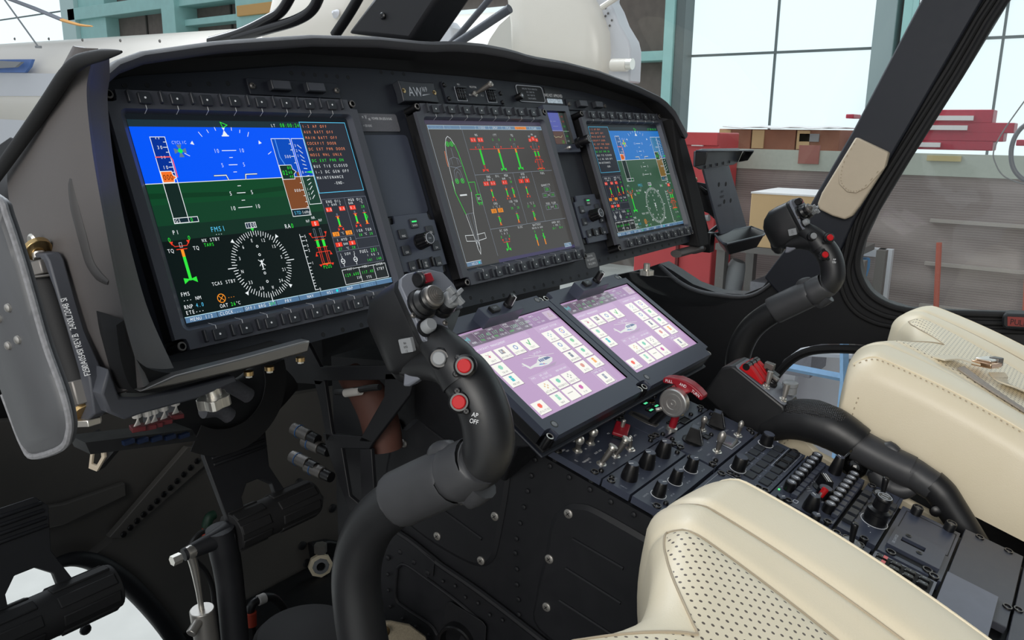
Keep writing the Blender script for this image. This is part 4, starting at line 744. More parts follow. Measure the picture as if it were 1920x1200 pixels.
def make_touch(label, x0, veil):
    W, H = .2185, .194; Y0 = .0240     # x0 = left edge, y from screen top
    t = thing('touch_display', label, 'display', MCF @ Matrix.Translation((x0, 0, 0)), 'touch displays at the top of the pedestal')
    sx0 = .0120 if x0 < 0 else .0118
    ol = [(x, y+Y0) for x, y in bezel_outline(W, H-.0, .0125)]; ins = rrect(sx0, sx0+.1955, -.1442, .0005, .0005)
    mb = MB(); mb.ring(ol, ins, -.010, 0, 'plate'); mb.loft([[(x, y, 0) for x, y in ins], [(x, y, -.0022) for x, y in ins]], 'knob', caps=False)
    for x, y in ((.021, -.156), (W-.02, .0165)): mb.lathe([(.0052, 0), (.0050, .0002), (.0046, .0002)], 'knob', TR(x, y), 20); mb.lathe([(.0036, .00025), (.0035, .0003)], 'lgrey', TR(x, y), 18)
    mb.build('bezel', t, bevel=.0006)
    mb = MB(); mb.ring([(x, y+Y0) for x, y in bezel_outline(W, H, .0127)], ins, -.022, -.0105, 'knob'); mb.box(.001, W-.001, Y0-H+.001, Y0-.001, -.0225, -.0215, 'knob'); mb.build('housing', t, bevel=.0006)
    for x, y in ((.0055, Y0-.0055), (W-.0055, Y0-.0055), (.0055, Y0-H+.0055), (W-.0055, Y0-H+.0055)):
        mb = MB(); mb.lathe([(.0052, -.0215), (.0052, -.006), (.0046, -.0045), (.003, -.0045), (.003, -.007)], 'knob', TR(x, y), 16, cap=False); mb.ring(circ(x, y, .0046, 16), circ(x, y, .0031, 16), -.0047, -.0042, 'steel'); mb.build('hex_screw', t)
    EMS[0] = .55; d = Draw(.95); touch_page(d); EMS[0] = .12; s = d.mb.build('screen', t); s.matrix_basis = Matrix.Translation((sx0+.0003, 0, -.0022))
    # brightness block
    bx0 = .058 if x0 < 0 else .054
    mb = MB(); mb.prism(rrect(0, .0715, -.0045, .0155, .0006), 0, .018, 'plate', chamf=.0006); b = mb.build('brightness_control', t); b.matrix_basis = TR(bx0, 0)
    mb = MB(); mb.prism(rrect(-.0075, .0075, -.0048, .0048, .0008), .018, .0225, 'knob', chamf=.0008); text(mb, 'DAY', 0, -.0015, .003, 'dim', z=.0227, wid=.7, center=True); k = mb.build('push_key', b); k.matrix_basis = TR(.0195, .0055)
    mb = MB(); mb.lathe([(.0062, .018), (.0062, .021), (.0052, .022), (.0048, .034), (.0042, .0352)], 'knob', n=20); mb.box(-.0004, .0004, -.0052, 0, .0345, .0356, 'white'); mb.box(-.0004, .0004, -.0053, -.0046, .021, .0352, 'white'); k = mb.build('rotary_knob', b); k.matrix_basis = TR(.049, .0065)
    return t
make_touch('left touch display with white icon tiles on purple, nearer the camera', -.2195, 0)
make_touch('right touch display with paler washed-out icon tiles', .0012, 1)

# ---------------------------------------------------------------- pedestal body
PE = lambda x, t, z=0: PED @ Vector((x, -t, z))
ped = thing('centre_pedestal', 'matte black centre pedestal box with riveted side panels between the seats', 'pedestal', Vector((0, -.4, 1.05)))
mb = MB()
y_end = -.95
prof = [(.16, 1.05), (.16, 1.53), (-.14, 1.585-.02), (-.19, 1.51), (-.2157+.004, 1.4823-.012), (y_end, 1.4823-.012+(y_end+.2157)*math.tan(T_PED)), (y_end, 1.05)]
# hollow-looking outer box (side walls, rim); the top is closed by the control panels
R1 = [Vector((-.1535, y, z)) for y, z in prof]; R2 = [Vector((.1535, y, z)) for y, z in prof]
mb.loft([R1, R2], 'black'); body_mb = mb
# mount under the touch displays
mb = MB(); mb.prism([(-.216, .022), (.216, .022), (.216, -.169), (-.216, -.169)], -.033, -.0235, 'black', MCF)
mb.prism([(-.221, .02), (.221, .02), (.221, -.173), (-.221, -.173)], -.030, -.0265, 'panel', MCF)
for q in (-1, 1): mb.loft([[Vector((q*.2165, y, z)) for y, z in ((-.075, 1.606), (-.236, 1.511), (-.215, 1.505), (-.06, 1.594))], [Vector((q*.1535, y, z)) for y, z in ((-.05, 1.58), (-.212, 1.484), (-.15, 1.42), (.0, 1.47))]], 'black')
mb.build('display_mount', ped, world=True, bevel=.0015)
def side(u, v, d=.0): return on_x(u, v, -.1545-d)
def pressed(name, pts, depth=.003, ridges=()):
    mb = MB(); P = crom([side(u, v) for u, v in pts], 4, True); c = sum(P, Vector())/len(P); I = [p+(c-p).normalized()*.006+Vector((-depth, 0, 0)) for p in P]
    mb.loft([P, I], 'black')
    for a, b in ridges: mb.tube([side(*a, depth-.001), side(*b, depth-.001)], .004, 'black', n=10, sub=1, flat=.6)
    return mb.build(name, ped, world=True, ang=25)
pressed('forward_access_panel', [(745, 790), (760, 800), (830, 745), (900, 790), (962, 860), (958, 880), (950, 940), (935, 1020), (925, 1050), (905, 1062), (870, 1052), (800, 1010), (745, 960), (722, 900)], .003, (((800, 800), (860, 845)), ((830, 955), (905, 1010))))
pressed('aft_access_panel', [(1062, 948), (1090, 945), (1120, 955), (1200, 1000), (1260, 1040), (1290, 1075), (1280, 1180), (1250, 1290), (1130, 1260), (1010, 1180), (1005, 1120), (1022, 1040), (1035, 975)], .003, (((1075, 1010), (1170, 1065)), ((1062, 1065), (1165, 1130)), ((1050, 1125), (1150, 1190))))
for u, v in ((757, 831), (928, 968), (820, 1005), (902, 1051), (1066, 963), (1030, 1048), (1025, 1138), (820, 738)):
    mb = MB(); p = side(u, v, .003); X = aim(p, p+Vector((-1, 0, 0))); mb.lathe([(.0060, 0), (.0058, .0012), (.004, .0022)], 'satin', X, 16)
    for a in (pi/4, -pi/4): mb.box(-.003, .003, -.0005, .0005, .0021, .0023, 'rubber', X @ Matrix.Rotation(a, 4, 'Z'))
    mb.build('panel_screw', ped, world=True, label='silver cross-head screw on the black side panel')
mb = body_mb
def rv(u, v, d=0, r=.0036): p = side(u, v, d); mb.lathe([(r, 0), (r*.9, .0012), (r*.5, .002)], 'black', aim(p, p+Vector((-1, 0, 0))), 10)
for u, v in [(1003, 862), (1031, 874), (1067, 895), (1106, 918), (1145, 941), (1188, 965), (996, 892), (989, 921), (982, 951), (975, 981), (968, 1010), (966, 1037), (969, 1067), (969, 1096), (972, 1124), (973, 1152)]: rv(u, v)
mb.build('body', ped, world=True)
# lower flange and skirt
mb = MB(); F_ = [(722, 985), (765, 1010), (815, 1050), (830, 1062), (900, 1110), (1010, 1195), (1080, 1250)]
mb.tube([side(u, v, .004) for u, v in F_], .0045, 'black', n=8, sub=3); mb.build('lower_flange', ped, world=True)
mb = MB(); Q = [(705, 1000), (740, 1005), (815, 1050), (1080, 1250), (1060, 1400), (700, 1300), (700, 1100)]
mb.loft([[side(u, v, .001) for u, v in Q], [side(u, v, .005) for u, v in Q]], 'black')
mb.loft([[side(u, v, .005) for u, v in [(725, 990), (815, 1050), (812, 1080), (800, 1082), (725, 1035)]], [side(u, v, .008) for u, v in [(725, 990), (815, 1050), (812, 1080), (800, 1082), (725, 1035)]]], 'black')
def sk(u, v, r=.0036):
    p = side(u, v, .008); mb.lathe([(r, 0), (r*.9, .0012), (r*.5, .002)], 'black', aim(p, p+Vector((-1, 0, 0))), 10)
for u, v in [(725, 1016), (750, 1035), (776, 1054), (802, 1074), (830, 1090), (853, 1099), (872, 1120), (896, 1131), (918, 1153), (942, 1163), (727, 1046), (727, 1077), (728, 1107), (732, 1137), (755, 1160), (780, 1175), (805, 1190)]: sk(u, v, .0042 if u < 803 and v < 1076 and v > 1014 else .003)
mb.tube([side(u, v, .007) for u, v in ((745, 1065), (760, 1058), (800, 1085), (860, 1130), (900, 1165))], .0025, 'black', n=8, sub=4); mb.tube([side(u, v, .007) for u, v in ((745, 1065), (742, 1120), (760, 1140), (805, 1170), (820, 1190))], .0025, 'black', n=8, sub=4)
mb.build('skirt_panel', ped, world=True, ang=40)
ao = thing('air_outlet', 'round black air outlet on a plate at the pedestal foot', 'air outlet', side(868, 1190, .01))
mb = MB(); PP = [(838, 1130), (845, 1128), (905, 1165), (912, 1175), (905, 1290), (820, 1260), (825, 1190)]; mb.loft([[side(u, v, .008) for u, v in PP], [side(u, v, .012) for u, v in PP]], 'black'); mb.build('plate', ao, world=True, bevel=.001)
p = side(862, 1200, .011); mb = MB(); mb.lathe([(.027, 0), (.027, .012), (.0255, .014), (.0225, .014), (.021, .002), (0.001, .001)], 'knob', aim(p, p+Vector((-1, -.15, 0))), 32, cap=False); mb.build('nozzle_ring', ao, world=True)

# ---------------------------------------------------------------- control panels on the pedestal
def cpanel(name, label, x0, t0, x1, t1, notch=None, m='plate', cat='control panel', grp=None, h=.009, base=0):
    t = thing(name, label, cat, PED @ Matrix.Translation(((x0+x1)/2*.001, -(t0+t1)/2*.001, base)), grp)
    t['hw'] = (x1-x0)/2000; t['hh'] = (t1-t0)/2000; t['cx'] = (x0+x1)/2; t['cy'] = (t0+t1)/2
    w, hh = t['hw'], t['hh']; P = [(-w, -hh), (w, -hh), (w, hh), (-w, hh)]
    for cx, cy in (notch or []):      # rectangular bites for the quarter-turn fasteners, (x,t) in mm
        pass
    mb = MB(); mb.prism(P, -h, 0, m); return t, mb
def L(t, x, y): return ((x-t['cx'])*.001, -(y-t['cy'])*.001)
def fin(t):
    for k in ('hw', 'hh', 'cx', 'cy'): del t[k]
def dzus(t, x, y, z=.001, r=.0049):
    mb = MB(); mb.lathe([(r, -.012), (r, z), (r*.92, z+.0008), (r*.68, z+.0008), (r*.66, z-.0012), (0.0002, z-.0012)], 'knob', n=20, cap=False); mb.ring(circ(0, 0, r*.95, 20), circ(0, 0, r*.76, 20), z+.0007, z+.00095, 'gun'); mb.box(-r*.55, r*.55, -.0005, .0005, z-.0012, z-.0008, 'satin', TR(0, 0, 0, .7))
    o = mb.build('quarter_turn_fastener', t); a, b = L(t, x, y); o.matrix_basis = TR(a, b); return o
def bolt(t, x, y, r=.0031, z=0, h=.0035):
    mb = MB(); screw_head(mb, 0, 0, 0, r, 'knob', h=h); o = mb.build('screw', t); a, b = L(t, x, y); o.matrix_basis = TR(a, b, z); return o
def rot(t, x, y, r0=.0075, r1=.0062, h=.017, mark=True, ang=-.5, ring=False, name='rotary_knob', z=0, parent=None, facet=False):
    mb = MB(); n = 24; mb.lathe([(r0, 0), (r0, .001), (r0*.98, h*.25), (r1, h*.93), (r1*.9, h)], 'knob', n=n)
    mb.ring(circ(0, 0, r1*.88, 20), circ(0, 0, r1*.8, 20), h, h+.0002, 'plate'); mb.lathe([(r1*.8, h), (r1*.78, h+.0003)], 'plate', n=20)
    if mark: mb.box(0, r1*.85, -.0004, .0004, h, h+.0005, 'white', Matrix.Rotation(ang, 4, 'Z'))
    if ring: mb.ring(circ(0, 0, r0*1.18, 28), circ(0, 0, r0*1.1, 28), 0, .0003, 'white')
    o = mb.build(name, t); a, b = L(t, x, y); o.matrix_basis = TR(a, b, z); return o
def toggle(t, x, y, dx=0, dy=.0, tip='steel', h=.026, r=.0026, head=.0040, flat=False, name='toggle_switch', hl=.006):
    mb = MB(); mb.lathe([(.0062, 0), (.0062, .0007), (.0045, .0012), (.0040, .0030), (.002, .0035)], 'steel', n=20)
    T = Vector((dx, dy, h)); u = T.normalized()
    mb.tube([Vector((0, 0, .002)), u*(h*.35), u*(h-hl)], [r*.75, r, r*1.15], 'gun', sub=1, n=14)
    if flat: mb.tube([u*(h-hl), u*(h-.003), u*(h-.0025), u*h], [r*1.1, r*1.25, head*1.05, head], 'steel', sub=1, n=18)
    else: mb.tube([u*(h-hl), u*(h-hl+.0006), u*(h-hl*.5), u*(h-hl*.2), u*h], [r*1.2, head*.98, head, head*.72, head*.2], tip, sub=2, n=16)
    o = mb.build(name, t); a, b = L(t, x, y); o.matrix_basis = TR(a, b); return o
def lab(mb, t, st, x, y, h=2.2, c='dim', rz=0):
    a, b = L(t, x, y); text(mb, st, 0, -h*.0005, h*.001, c, TR(a, b, 0, rz), z=.00015, wid=.72, center=True)
GP = 'control panels set in the pedestal'

t, mb = cpanel('electrical_panel', 'panel with four tall metal toggles and a dark red guard, front left of pedestal', -153, 1, -6, 74, grp=GP)
for st, x, y, h in (('GEN 1', -140, 12, 3), ('RESET', -136, 16, 2.2), ('OFF', -112, 27, 2.2), ('GEN 2', -108, 8, 3), ('OFF', -82, 27, 2.2), ('MAIN BATT', -134, 42, 3), ('ON', -134, 47, 2.2), ('OFF', -110, 66, 2.2), ('BATT AUX', -104, 40, 3), ('ON', -98, 47, 2.2), ('OFF', -80, 66, 2.2), ('BUS', -52, 24, 2.6), ('EXT PWR', -30, 30, 2.6), ('BUS TIE', -42, 50, 2.2), ('AUTO', -24, 48, 2.2)): lab(mb, t, st, x, y, h, 'white', .0)
lab(mb, t, 'ELEC', -146, 35, 2.2, 'white', -pi/2)
mb.build('faceplate', t, bevel=.0007)
toggle(t, -125, 23, -.008, -.003, h=.025, r=.0037, head=.0056, hl=.009); toggle(t, -95, 23, -.006, -.003, h=.025, r=.0037, head=.0056, hl=.009); toggle(t, -125, 57.3, .008, -.006, h=.027, r=.0036, head=.0056, flat=True); toggle(t, -93, 58.2, .006, -.006, h=.027, r=.0036, head=.0056, flat=True); toggle(t, -62, 62, .001, .006, h=.018, head=.0028)
mb = MB(); mb.box(-.0085, .0085, -.011, .011, 0, .007, 'knob'); mb.loft([[(-.0095, -.012, .004), (.0095, -.012, .004), (.0095, -.012, .0085), (-.0095, -.012, .0085)], [(-.0095, .012, .006), (.0095, .012, .006), (.0095, .012, .014), (-.0095, .012, .014)]], 'dred'); g = mb.build('switch_guard', t, bevel=.0012, label='dark red hinged guard'); a, b = L(t, -44, 36); g.matrix_basis = TR(a, b, 0, -1.2)
mb = MB(); mb.tube([(0, 0, .01), (0, 0, .017), (0, 0, .0205), (0, 0, .022)], [.0026, .0028, .0026, .001], 'satin', sub=2); o = mb.build('toggle_tip', g); o.matrix_basis = TR(0, .004, 0)
for x, y in ((-148, 10), (-148, 62), (-8, 12), (-8, 64)): dzus(t, x, y)
for x, y in ((-140, 66), (-20, 6), (-19, 68)): bolt(t, x, y)
fin(t)

t, mb = cpanel('landing_gear_panel', 'landing gear panel with three green lights and wheel-shaped lever', -3.5, 3, 146, 75, grp=GP)
lab(mb, t, 'LANDING GEAR', 26, 60, 2.4, 'dim', -pi/2*0); a, b = L(t, 29, 32)
mb.prism([(a+x, b+y) for x, y in [(-.008, .020), (.004, .022), (.010, .010), (.010, -.018), (.004, -.022), (-.006, -.022), (-.0095, -.010), (-.0095, .008)]], 0, .0004, 'silver'); mb.prism([(a+x, b+y) for x, y in rrect(-.0035, .0035, -.017, .017, .003)], .0003, .0006, 'rubber')
for x, y in ((58, 63), (78, 70)): a, b = L(t, x, y); mb.ring(rrect(a-.011, a+.011, b-.006, b+.006, .001), rrect(a-.0095, a+.0095, b-.0045, b+.0045, .001), 0, .002, 'knob'); mb.box(a-.009, a+.009, b-.004, b+.004, 0, .0008, 'rubber')
for x, y in ((88, 14), (92, 58)): a, b = L(t, x, y); mb.prism([(a+p, b+q) for p, q in circ(0, 0, .007, 16, .004)], 0, .001, 'brass', chamf=.0003)
mb.build('faceplate', t, bevel=.0007)
for x, y in ((70.5, 10.8), (78.6, 24), (59.4, 25.6)):
    mb = MB(); mb.ring(rrect(-.0062, .0062, -.0048, .0048, .0006), rrect(-.0052, .0052, -.0038, .0038, .0005), 0, .0022, 'knob'); mb.box(-.0052, .0052, -.0038, .0038, 0, .0012, 'silver'); mb.box(-.0040, .0052, -.0034, -.0002, .0012, .0016, em((.1, .75, .35), 1.0)); o = mb.build('gear_light', t, label='green lit landing gear light'); a, b = L(t, x, y); o.matrix_basis = TR(a, b)
for x, y in ((2, 11), (2, 65), (141, 66), (141, 12)): dzus(t, x, y)
for x, y in ((14, 8), (12, 70), (129, 71), (104, 10), (104, 68)): bolt(t, x, y)
# wheel lever
mb = MB(); P0 = Vector((0, 0, -.002)); P1 = Vector((-.002, -.018, .034)); mb.tube([P0, P0.lerp(P1, .5), P1], [.0062, .0058, .0062], 'knob', sub=1, n=12); lv = mb.build('gear_lever', t); a, b = L(t, 32, 44); lv.matrix_basis = TR(a, b)
mb = MB(); XX = Matrix.Translation((-.0085, -.0235, .0440)) @ Matrix.Rotation(-pi/2, 4, 'Y') @ Matrix.Rotation(0, 4, 'Z')
mb.lathe([(.0175, -.007), (.0190, -.0055), (.0190, .0045), (.0175, .0058), (.0155, .0058), (.0150, .0050), (.0125, .0050), (.0122, .0056), (.0085, .0056), (.0082, .0046), (.0045, .0046), (.0042, .0054), (.0018, .0054), (.0016, .0046)], 'alu', XX, 40); mb.build('wheel_knob', lv, label='brushed metal wheel-shaped knob')
mb = MB(); mb.tube([(-.012, -.004, .024), (-.004, -.010, .027), (.004, -.008, .026), (.012, -.012, .024)], .0028, 'steel', sub=4, n=10); mb.tube([(-.006, -.012, .030), (-.008, -.013, .0335)], [.002, .0012], 'steel', sub=1, n=8); mb.build('lock_lever', lv)
fin(t)
# emergency T handle
t = thing('emergency_gear_handle', 'dark red T handle lettered PULL AND TURN behind the metal wheel knob', 'handle', PED @ Matrix.Translation((.037, -.0705, 0)))
mb = MB(); arc = [(-.029, -.006), (-.029, .0), (-.020, .0045), (-.010, .0075), (0, .0085), (.010, .0075), (.020, .0045), (.029, .0), (.029, -.006), (.026, -.007), (.012, -.0025), (.007, -.006), (.005, -.012), (-.005, -.012), (-.007, -.006), (-.012, -.0025), (-.026, -.007)]
XT = Matrix.Translation((0, 0, .0665)) @ Matrix(((0, 0, -1, 0), (-1, 0, 0, 0), (0, 1, 0, 0), (0, 0, 0, 1)))   # local x -> -y (aft), y -> z, z -> -x
mb.prism(arc, -.008, .008, 'dred', XT); hd = mb.build('grip_bar', t, bevel=.0018, seg=3)
mb = MB()
for st, c in (('PULL', -.0195), ('AND', -.0005), ('TURN', .0185)):
    text(mb, st, 0, -.0012, .0042, 'white', XT @ Matrix.Translation((c, .0015-abs(c)*.16, .0082)) @ Matrix.Rotation(-c*13, 4, 'Z'), z=0, wid=.8, center=True)
text(mb, 'EMERGENCY', 0, 0, .003, 'dred', Matrix.Translation((.002, 0, .0757)) @ Matrix.Rotation(-pi/2, 4, 'Z'), z=0, wid=.8, center=True); mb.build('lettering', hd)
mb = MB(); mb.cyl((0, 0, 0), (0, 0, .056), .005, 'dred'); mb.lathe([(.0075, 0), (.0075, .004), (.006, .005)], 'steel'); mb.build('shaft', t)

def dimmer_panel(label, t0, t1, kn, labs, big):
    t, mb = cpanel('dimmer_panel', label, -152, t0, -5, t1, grp=GP)
    ym = (t0+t1)/2
    for i, x in enumerate((-122, -79, -36)):
        lab(mb, t, labs[i][0], x-15, ym-9, 2.4, 'dim'); lab(mb, t, labs[i][1], x+14, ym+11, 2.2, 'dim'); lab(mb, t, '.', x+20, ym, 6, 'white')
    lab(mb, t, labs[3], -145, ym+6, 2.2, 'dim', -pi/2); mb.build('faceplate', t, bevel=.0007)
    for x in (-122.5, -79.5, -36):
        if big: rot(t, x, ym, .0100, .0072, .020, ang=2.6)
        else: rot(t, x, ym, .0078, .0062, .017, ang=-.5, ring=True)
    dzus(t, -147 if big else -146, ym-10 if big else ym+10); dzus(t, -9, ym-12); bolt(t, -141 if big else -133, ym-13 if big else ym+14.5); bolt(t, -14, ym-10 if not big else ym+10)
    fin(t)
dimmer_panel('narrow panel with three large tapered black knobs behind the toggles', 76, 112, 0, (('PLT', 'OFF'), ('CPLT', 'OFF'), ('PED', 'OFF'), 'DISPLAY'), True)
dimmer_panel('narrow panel with three small black knobs ringed in white', 115, 151.5, 0, (('OVHD PNL', 'BRT OFF'), ('INST', 'BRT OFF'), ('PED PNL', 'BRT OFF'), 'LIGHTS'), False)

t, mb = cpanel('engine_control_panel', 'panel with two big wedge selector knobs, metal toggles and a small window', 0, 77.5, 149, 151.5, grp=GP)
for st, x, y, h, c in (('ENG 1', 16, 92, 2.6, 'dim'), ('OFF IDLE FLT', 22, 120, 2.2, 'dim'), ('ENG 2', 92, 86, 2.6, 'dim'), ('FADEC 1', 22, 132, 2.4, 'dim'), ('AUTO', 20, 140, 2.4, 'dim'), ('FADEC 2', 110, 120, 2.4, 'dim'), ('MAN', 118, 126, 2.2, 'dim'), ('LD SHARE', 10, 146, 2.2, 'dim'), ('TQ', 140, 146, 2.2, 'dim'), ('TEST', 52, 118, 2.2, 'dim')): lab(mb, t, st, x, y, h, c)
a, b = L(t, 80, 136); mb.box(a-.0175, a+.0175, b-.0115, b+.0125, 0, .0004, 'plate'); mb.ring(rrect(a-.0165, a+.0165, b-.011, b+.012, .0008), rrect(a-.0155, a+.0155, b-.010, b+.011, .0008), 0, .0008, 'dim')
mb.build('faceplate', t, bevel=.0007)
mb = MB(); mb.prism(rrect(-.014, .014, -.009, .009, .001), 0, .003, 'silver', chamf=.0006); mb.box(-.011, .011, -.006, .0065, .003, .0033, mat('window_glass', (.35, .4, .47), .08, .6)); o = mb.build('counter_window', t); a, b = L(t, 80, 136); o.matrix_basis = TR(a, b, 0, .1)
for x, y in ((35, 103), (109, 103.5)):
    mb = MB(); mb.lathe([(.0138, 0), (.0138, .0016), (.0125, .0022)], 'knob', n=32); k = mb.build('selector_knob', t); a, b = L(t, x, y); k.matrix_basis = TR(a, b, 0, 0)
    mb = MB(); mb.loft([[(-.0085, -.0125, .002), (.0085, -.0125, .002), (.0085, .0095, .002), (-.0085, .0095, .002)], [(-.0068, -.0035, .021), (.0068, -.0035, .021), (.0068, .0078, .021), (-.0068, .0078, .021)]], 'knob')
    mb.add([(-.0006, -.0126, .0021), (.0006, -.0126, .0021), (.0006, -.0037, .0209), (-.0006, -.0037, .0209)], [(0, 1, 2, 3)], 'white'); mb.box(-.0055, .0055, -.0022, .0066, .0209, .0212, 'plate'); o = mb.build('wedge_grip', k, bevel=.0008); o.matrix_basis = TR(0, 0, 0, .25)
toggle(t, 40, 136, -.002, .0, tip='satin', h=.031, r=.0036, head=.0052, hl=.014); toggle(t, 111.5, 136.3, -.001, .001, tip='satin', h=.023, r=.0026, head=.0038, hl=.009); toggle(t, 76.8, 97.5, -.002, .001, tip='satin', h=.022, r=.0028, head=.0042, hl=.009)
mb = MB(); mb.ring(rrect(-.0055, .0055, -.0045, .0045, .0006), rrect(-.0044, .0044, -.0034, .0034, .0005), 0, .002, 'knob'); mb.box(-.0044, .0044, -.0034, .0034, 0, .0014, 'key'); o = mb.build('push_key', t); a, b = L(t, 63, 110); o.matrix_basis = TR(a, b)
for x, y in ((4, 90), (4, 100), (143, 141), (3, 146)): dzus(t, x, y)
for x, y in ((12, 84), (134, 86), (14, 145), (137, 147), (75, 112)): bolt(t, x, y)
fin(t)

def keyarr(t, pts, w, h, m='key', z=.0016, name='push_key', legend=None, raised=0):
    mb = MB(); mb.prism(rrect(-w/2, w/2, -h/2, h/2, .0008), 0, z+raised, m, chamf=.0004)
    mb.ring(rrect(-w/2-.0007, w/2+.0007, -h/2-.0007, h/2+.0007, .0008), rrect(-w/2-.0002, w/2+.0002, -h/2-.0002, h/2+.0002, .0008), 0, .0002, 'rubber'); k = mb.build(name, t)
    for i, (x, y) in enumerate(pts):
        a, b = L(t, x, y)
        if i == 0: k.matrix_basis = TR(a, b)
        else: place(k, t, a, b)
    return k
t, mb = cpanel('warning_light_panel', 'keypad panel with rows of flat square keys and two round knobs', 0, 155, 148, 220, grp=GP)
for r_, (y, xs) in enumerate(((179, (96, 75, 54, 33)), (198, (117, 96, 75, 54, 33)), (163, (96, 75, 54)))):
    for x in xs: lab(mb, t, ('ON', 'MAIN', 'NORM', 'TEST', 'AUTO')[(x+r_) % 5], x, y, 1.9, 'dim'); lab(mb, t, '(', x-8, y, 2.4, 'dim')
for x in range(14, 140, 12): lab(mb, t, 'LT', x, 216, 1.9, 'dim')
lab(mb, t, '1', 10, 163, 2.4, 'dim'); lab(mb, t, '2', 140, 163, 2.4, 'dim'); a, b = L(t, 110, 207); mb.ring(rrect(a-.035, a+.034, b-.009, b+.0095, .001), rrect(a-.0345, a+.0335, b-.0085, b+.009, .001), 0, .0002, 'dim')
mb.build('faceplate', t, bevel=.0007)
keyarr(t, [(105.8, 170), (85.7, 170), (64.3, 170), (43.6, 171), (127.8, 189), (106.6, 189), (85.7, 189), (64.8, 189), (43.7, 189), (23.3, 189), (66.8, 207.5), (45.4, 207.8), (24.3, 208)], .0155, .0118, 'key')
for x in (131.7, 109.5, 87.7):
    mb = MB(); mb.ring(rrect(-.0098, .0098, -.0072, .0072, .0016), rrect(-.0080, .0080, -.0055, .0055, .001), 0, .0035, 'knob'); mb.box(-.008, .008, -.0055, .0055, 0, .0018, 'key'); o = mb.build('guarded_key', t, bevel=.0004); a, b = L(t, x, 207.2); o.matrix_basis = TR(a, b)
rot(t, 126, 171, .0088, .0084, .016, mark=False, ring=True); rot(t, 23, 172, .0088, .0084, .018, mark=False, ring=True)
for x, y in ((3, 170), (4, 178), (3, 207), (4, 215), (144, 206)): dzus(t, x, y)
fin(t)

def audio(label, x0, x1, t0, t1):
    t, mb = cpanel('audio_panel', label, x0, t0, x1, t1, grp=GP)
    return t, mb
t, mb = cpanel('audio_panel', 'intercom panel with two rows of round volume knobs and a striped selector', 2, 222, 150, 298.5, grp=GP)
a, b = L(t, 75, 262)
for k in range(-4, 5): ang = pi/2+k*.28; mb.box(.014, .026-abs(k)*.0008, -.0002, .0002, 0, .0003, 'dim', TR(a, b, 0, ang))
for x, st in ((34, 'VHF'), (50, 'NAV'), (66, 'ADF'), (82, 'INT'), (98, 'TX'), (114, 'CAB'), (130, 'PA')): lab(mb, t, st, x, 226, 1.9, 'dim')
for x, y, st in ((118, 262, 'MIC'), (122, 258, 'ISOL'), (46, 274, 'VOX'), (38, 262, 'ICS'), (100, 276, 'NORM'), (112, 280, 'ALT')): lab(mb, t, st, x, y, 2.2, 'white')
mb.box(-.072, .072, -.0382, -.0362, 0, .002, 'plate'); mb.build('faceplate', t, bevel=.0007)
mb = MB(); mb.lathe([(.0072, 0), (.0072, .003), (.0068, .011), (.0060, .012)], 'knob', n=18); mb.lathe([(.0052, .012), (.005, .0123)], 'gplate', n=16); mb.add([(-.002, -.0028, .0125), (.002, -.0028, .0125), (0, .0028, .0125)], [(0, 1, 2)], 'white'); vk = mb.build('volume_knob', t)
xs = [35+15.4*i for i in range(8)]; k = 0
for row, y in ((0, 234.5), (1, 284.5)):
    for i, x in enumerate([v-(6 if row else 0)+(row*i*.2) for v in xs]):
        a, b = L(t, x, y)
        if k == 0: vk.matrix_basis = TR(a, b)
        else: place(vk, t, a, b)
        k += 1
keyarr(t, [(26.7+15.6*i, 245.2) for i in range(8)], .0118, .0075, 'plate', .005)
keyarr(t, [(28+16.2*i, 294.2) for i in range(8)], .0118, .0075, 'plate', .005)
mb = MB(); mb.lathe([(.0125, 0), (.0125, .0015), (.011, .002)], 'knob', n=28); mb.loft([[(-.006, -.0115, .002), (.006, -.0115, .002), (.006, .0115, .002), (-.006, .0115, .002)], [(-.0048, -.0095, .0165), (.0048, -.0095, .0165), (.0048, .0095, .0165), (-.0048, .0095, .0165)]], 'knob')
for q in (-.0014, .0014): mb.box(q-.0005, q+.0005, -.0095, .0095, .0165, .0168, 'white')
o = mb.build('selector_knob', t, bevel=.0006); a, b = L(t, 80, 264); o.matrix_basis = TR(a, b, 0, -.9)
o = rot(t, 58, 270, .0095, .0085, .014, mark=False); rot(t, 139, 262, .0085, .0058, .024, ring=False, ang=1.0); rot(t, 14, 268, .0095, .0065, .020, ang=1)
mb = MB(); mb.lathe([(.0042, 0), (.0042, .004), (.0036, .005)], 'gun', n=14); mb.tube([(0, 0, .004), (.004, -.002, .014)], [.0026, .0026], 'gun', sub=1); mb.tube([(.0036, -.0018, .009), (.0075, -.0038, .019), (.008, -.004, .020)], [.0036, .0042, .003], 'red', sub=1, n=14); o = mb.build('guarded_toggle', t, label='red capped toggle'); a, b = L(t, 36, 268); o.matrix_basis = TR(a, b)
mb = MB(); mb.prism(rrect(-.0016, .0016, -.0012, .0012, .0006), 0, .0006, em((.1, .95, .25), 1.2)); o = mb.build('status_light', t, label='small green lit light'); a, b = L(t, 24, 226); o.matrix_basis = TR(a, b)
for x, y in ((8, 243), (6, 292)): dzus(t, x, y)
for x in (40,): mb = MB(); mb.ring(rrect(-.004, .004, -.003, .003, .0015), rrect(-.0032, .0032, -.0022, .0022, .0012), 0, .0006, 'dim'); o = mb.build('photo_sensor', t); a, b = L(t, 15, 250); o.matrix_basis = TR(a, b)
fin(t)

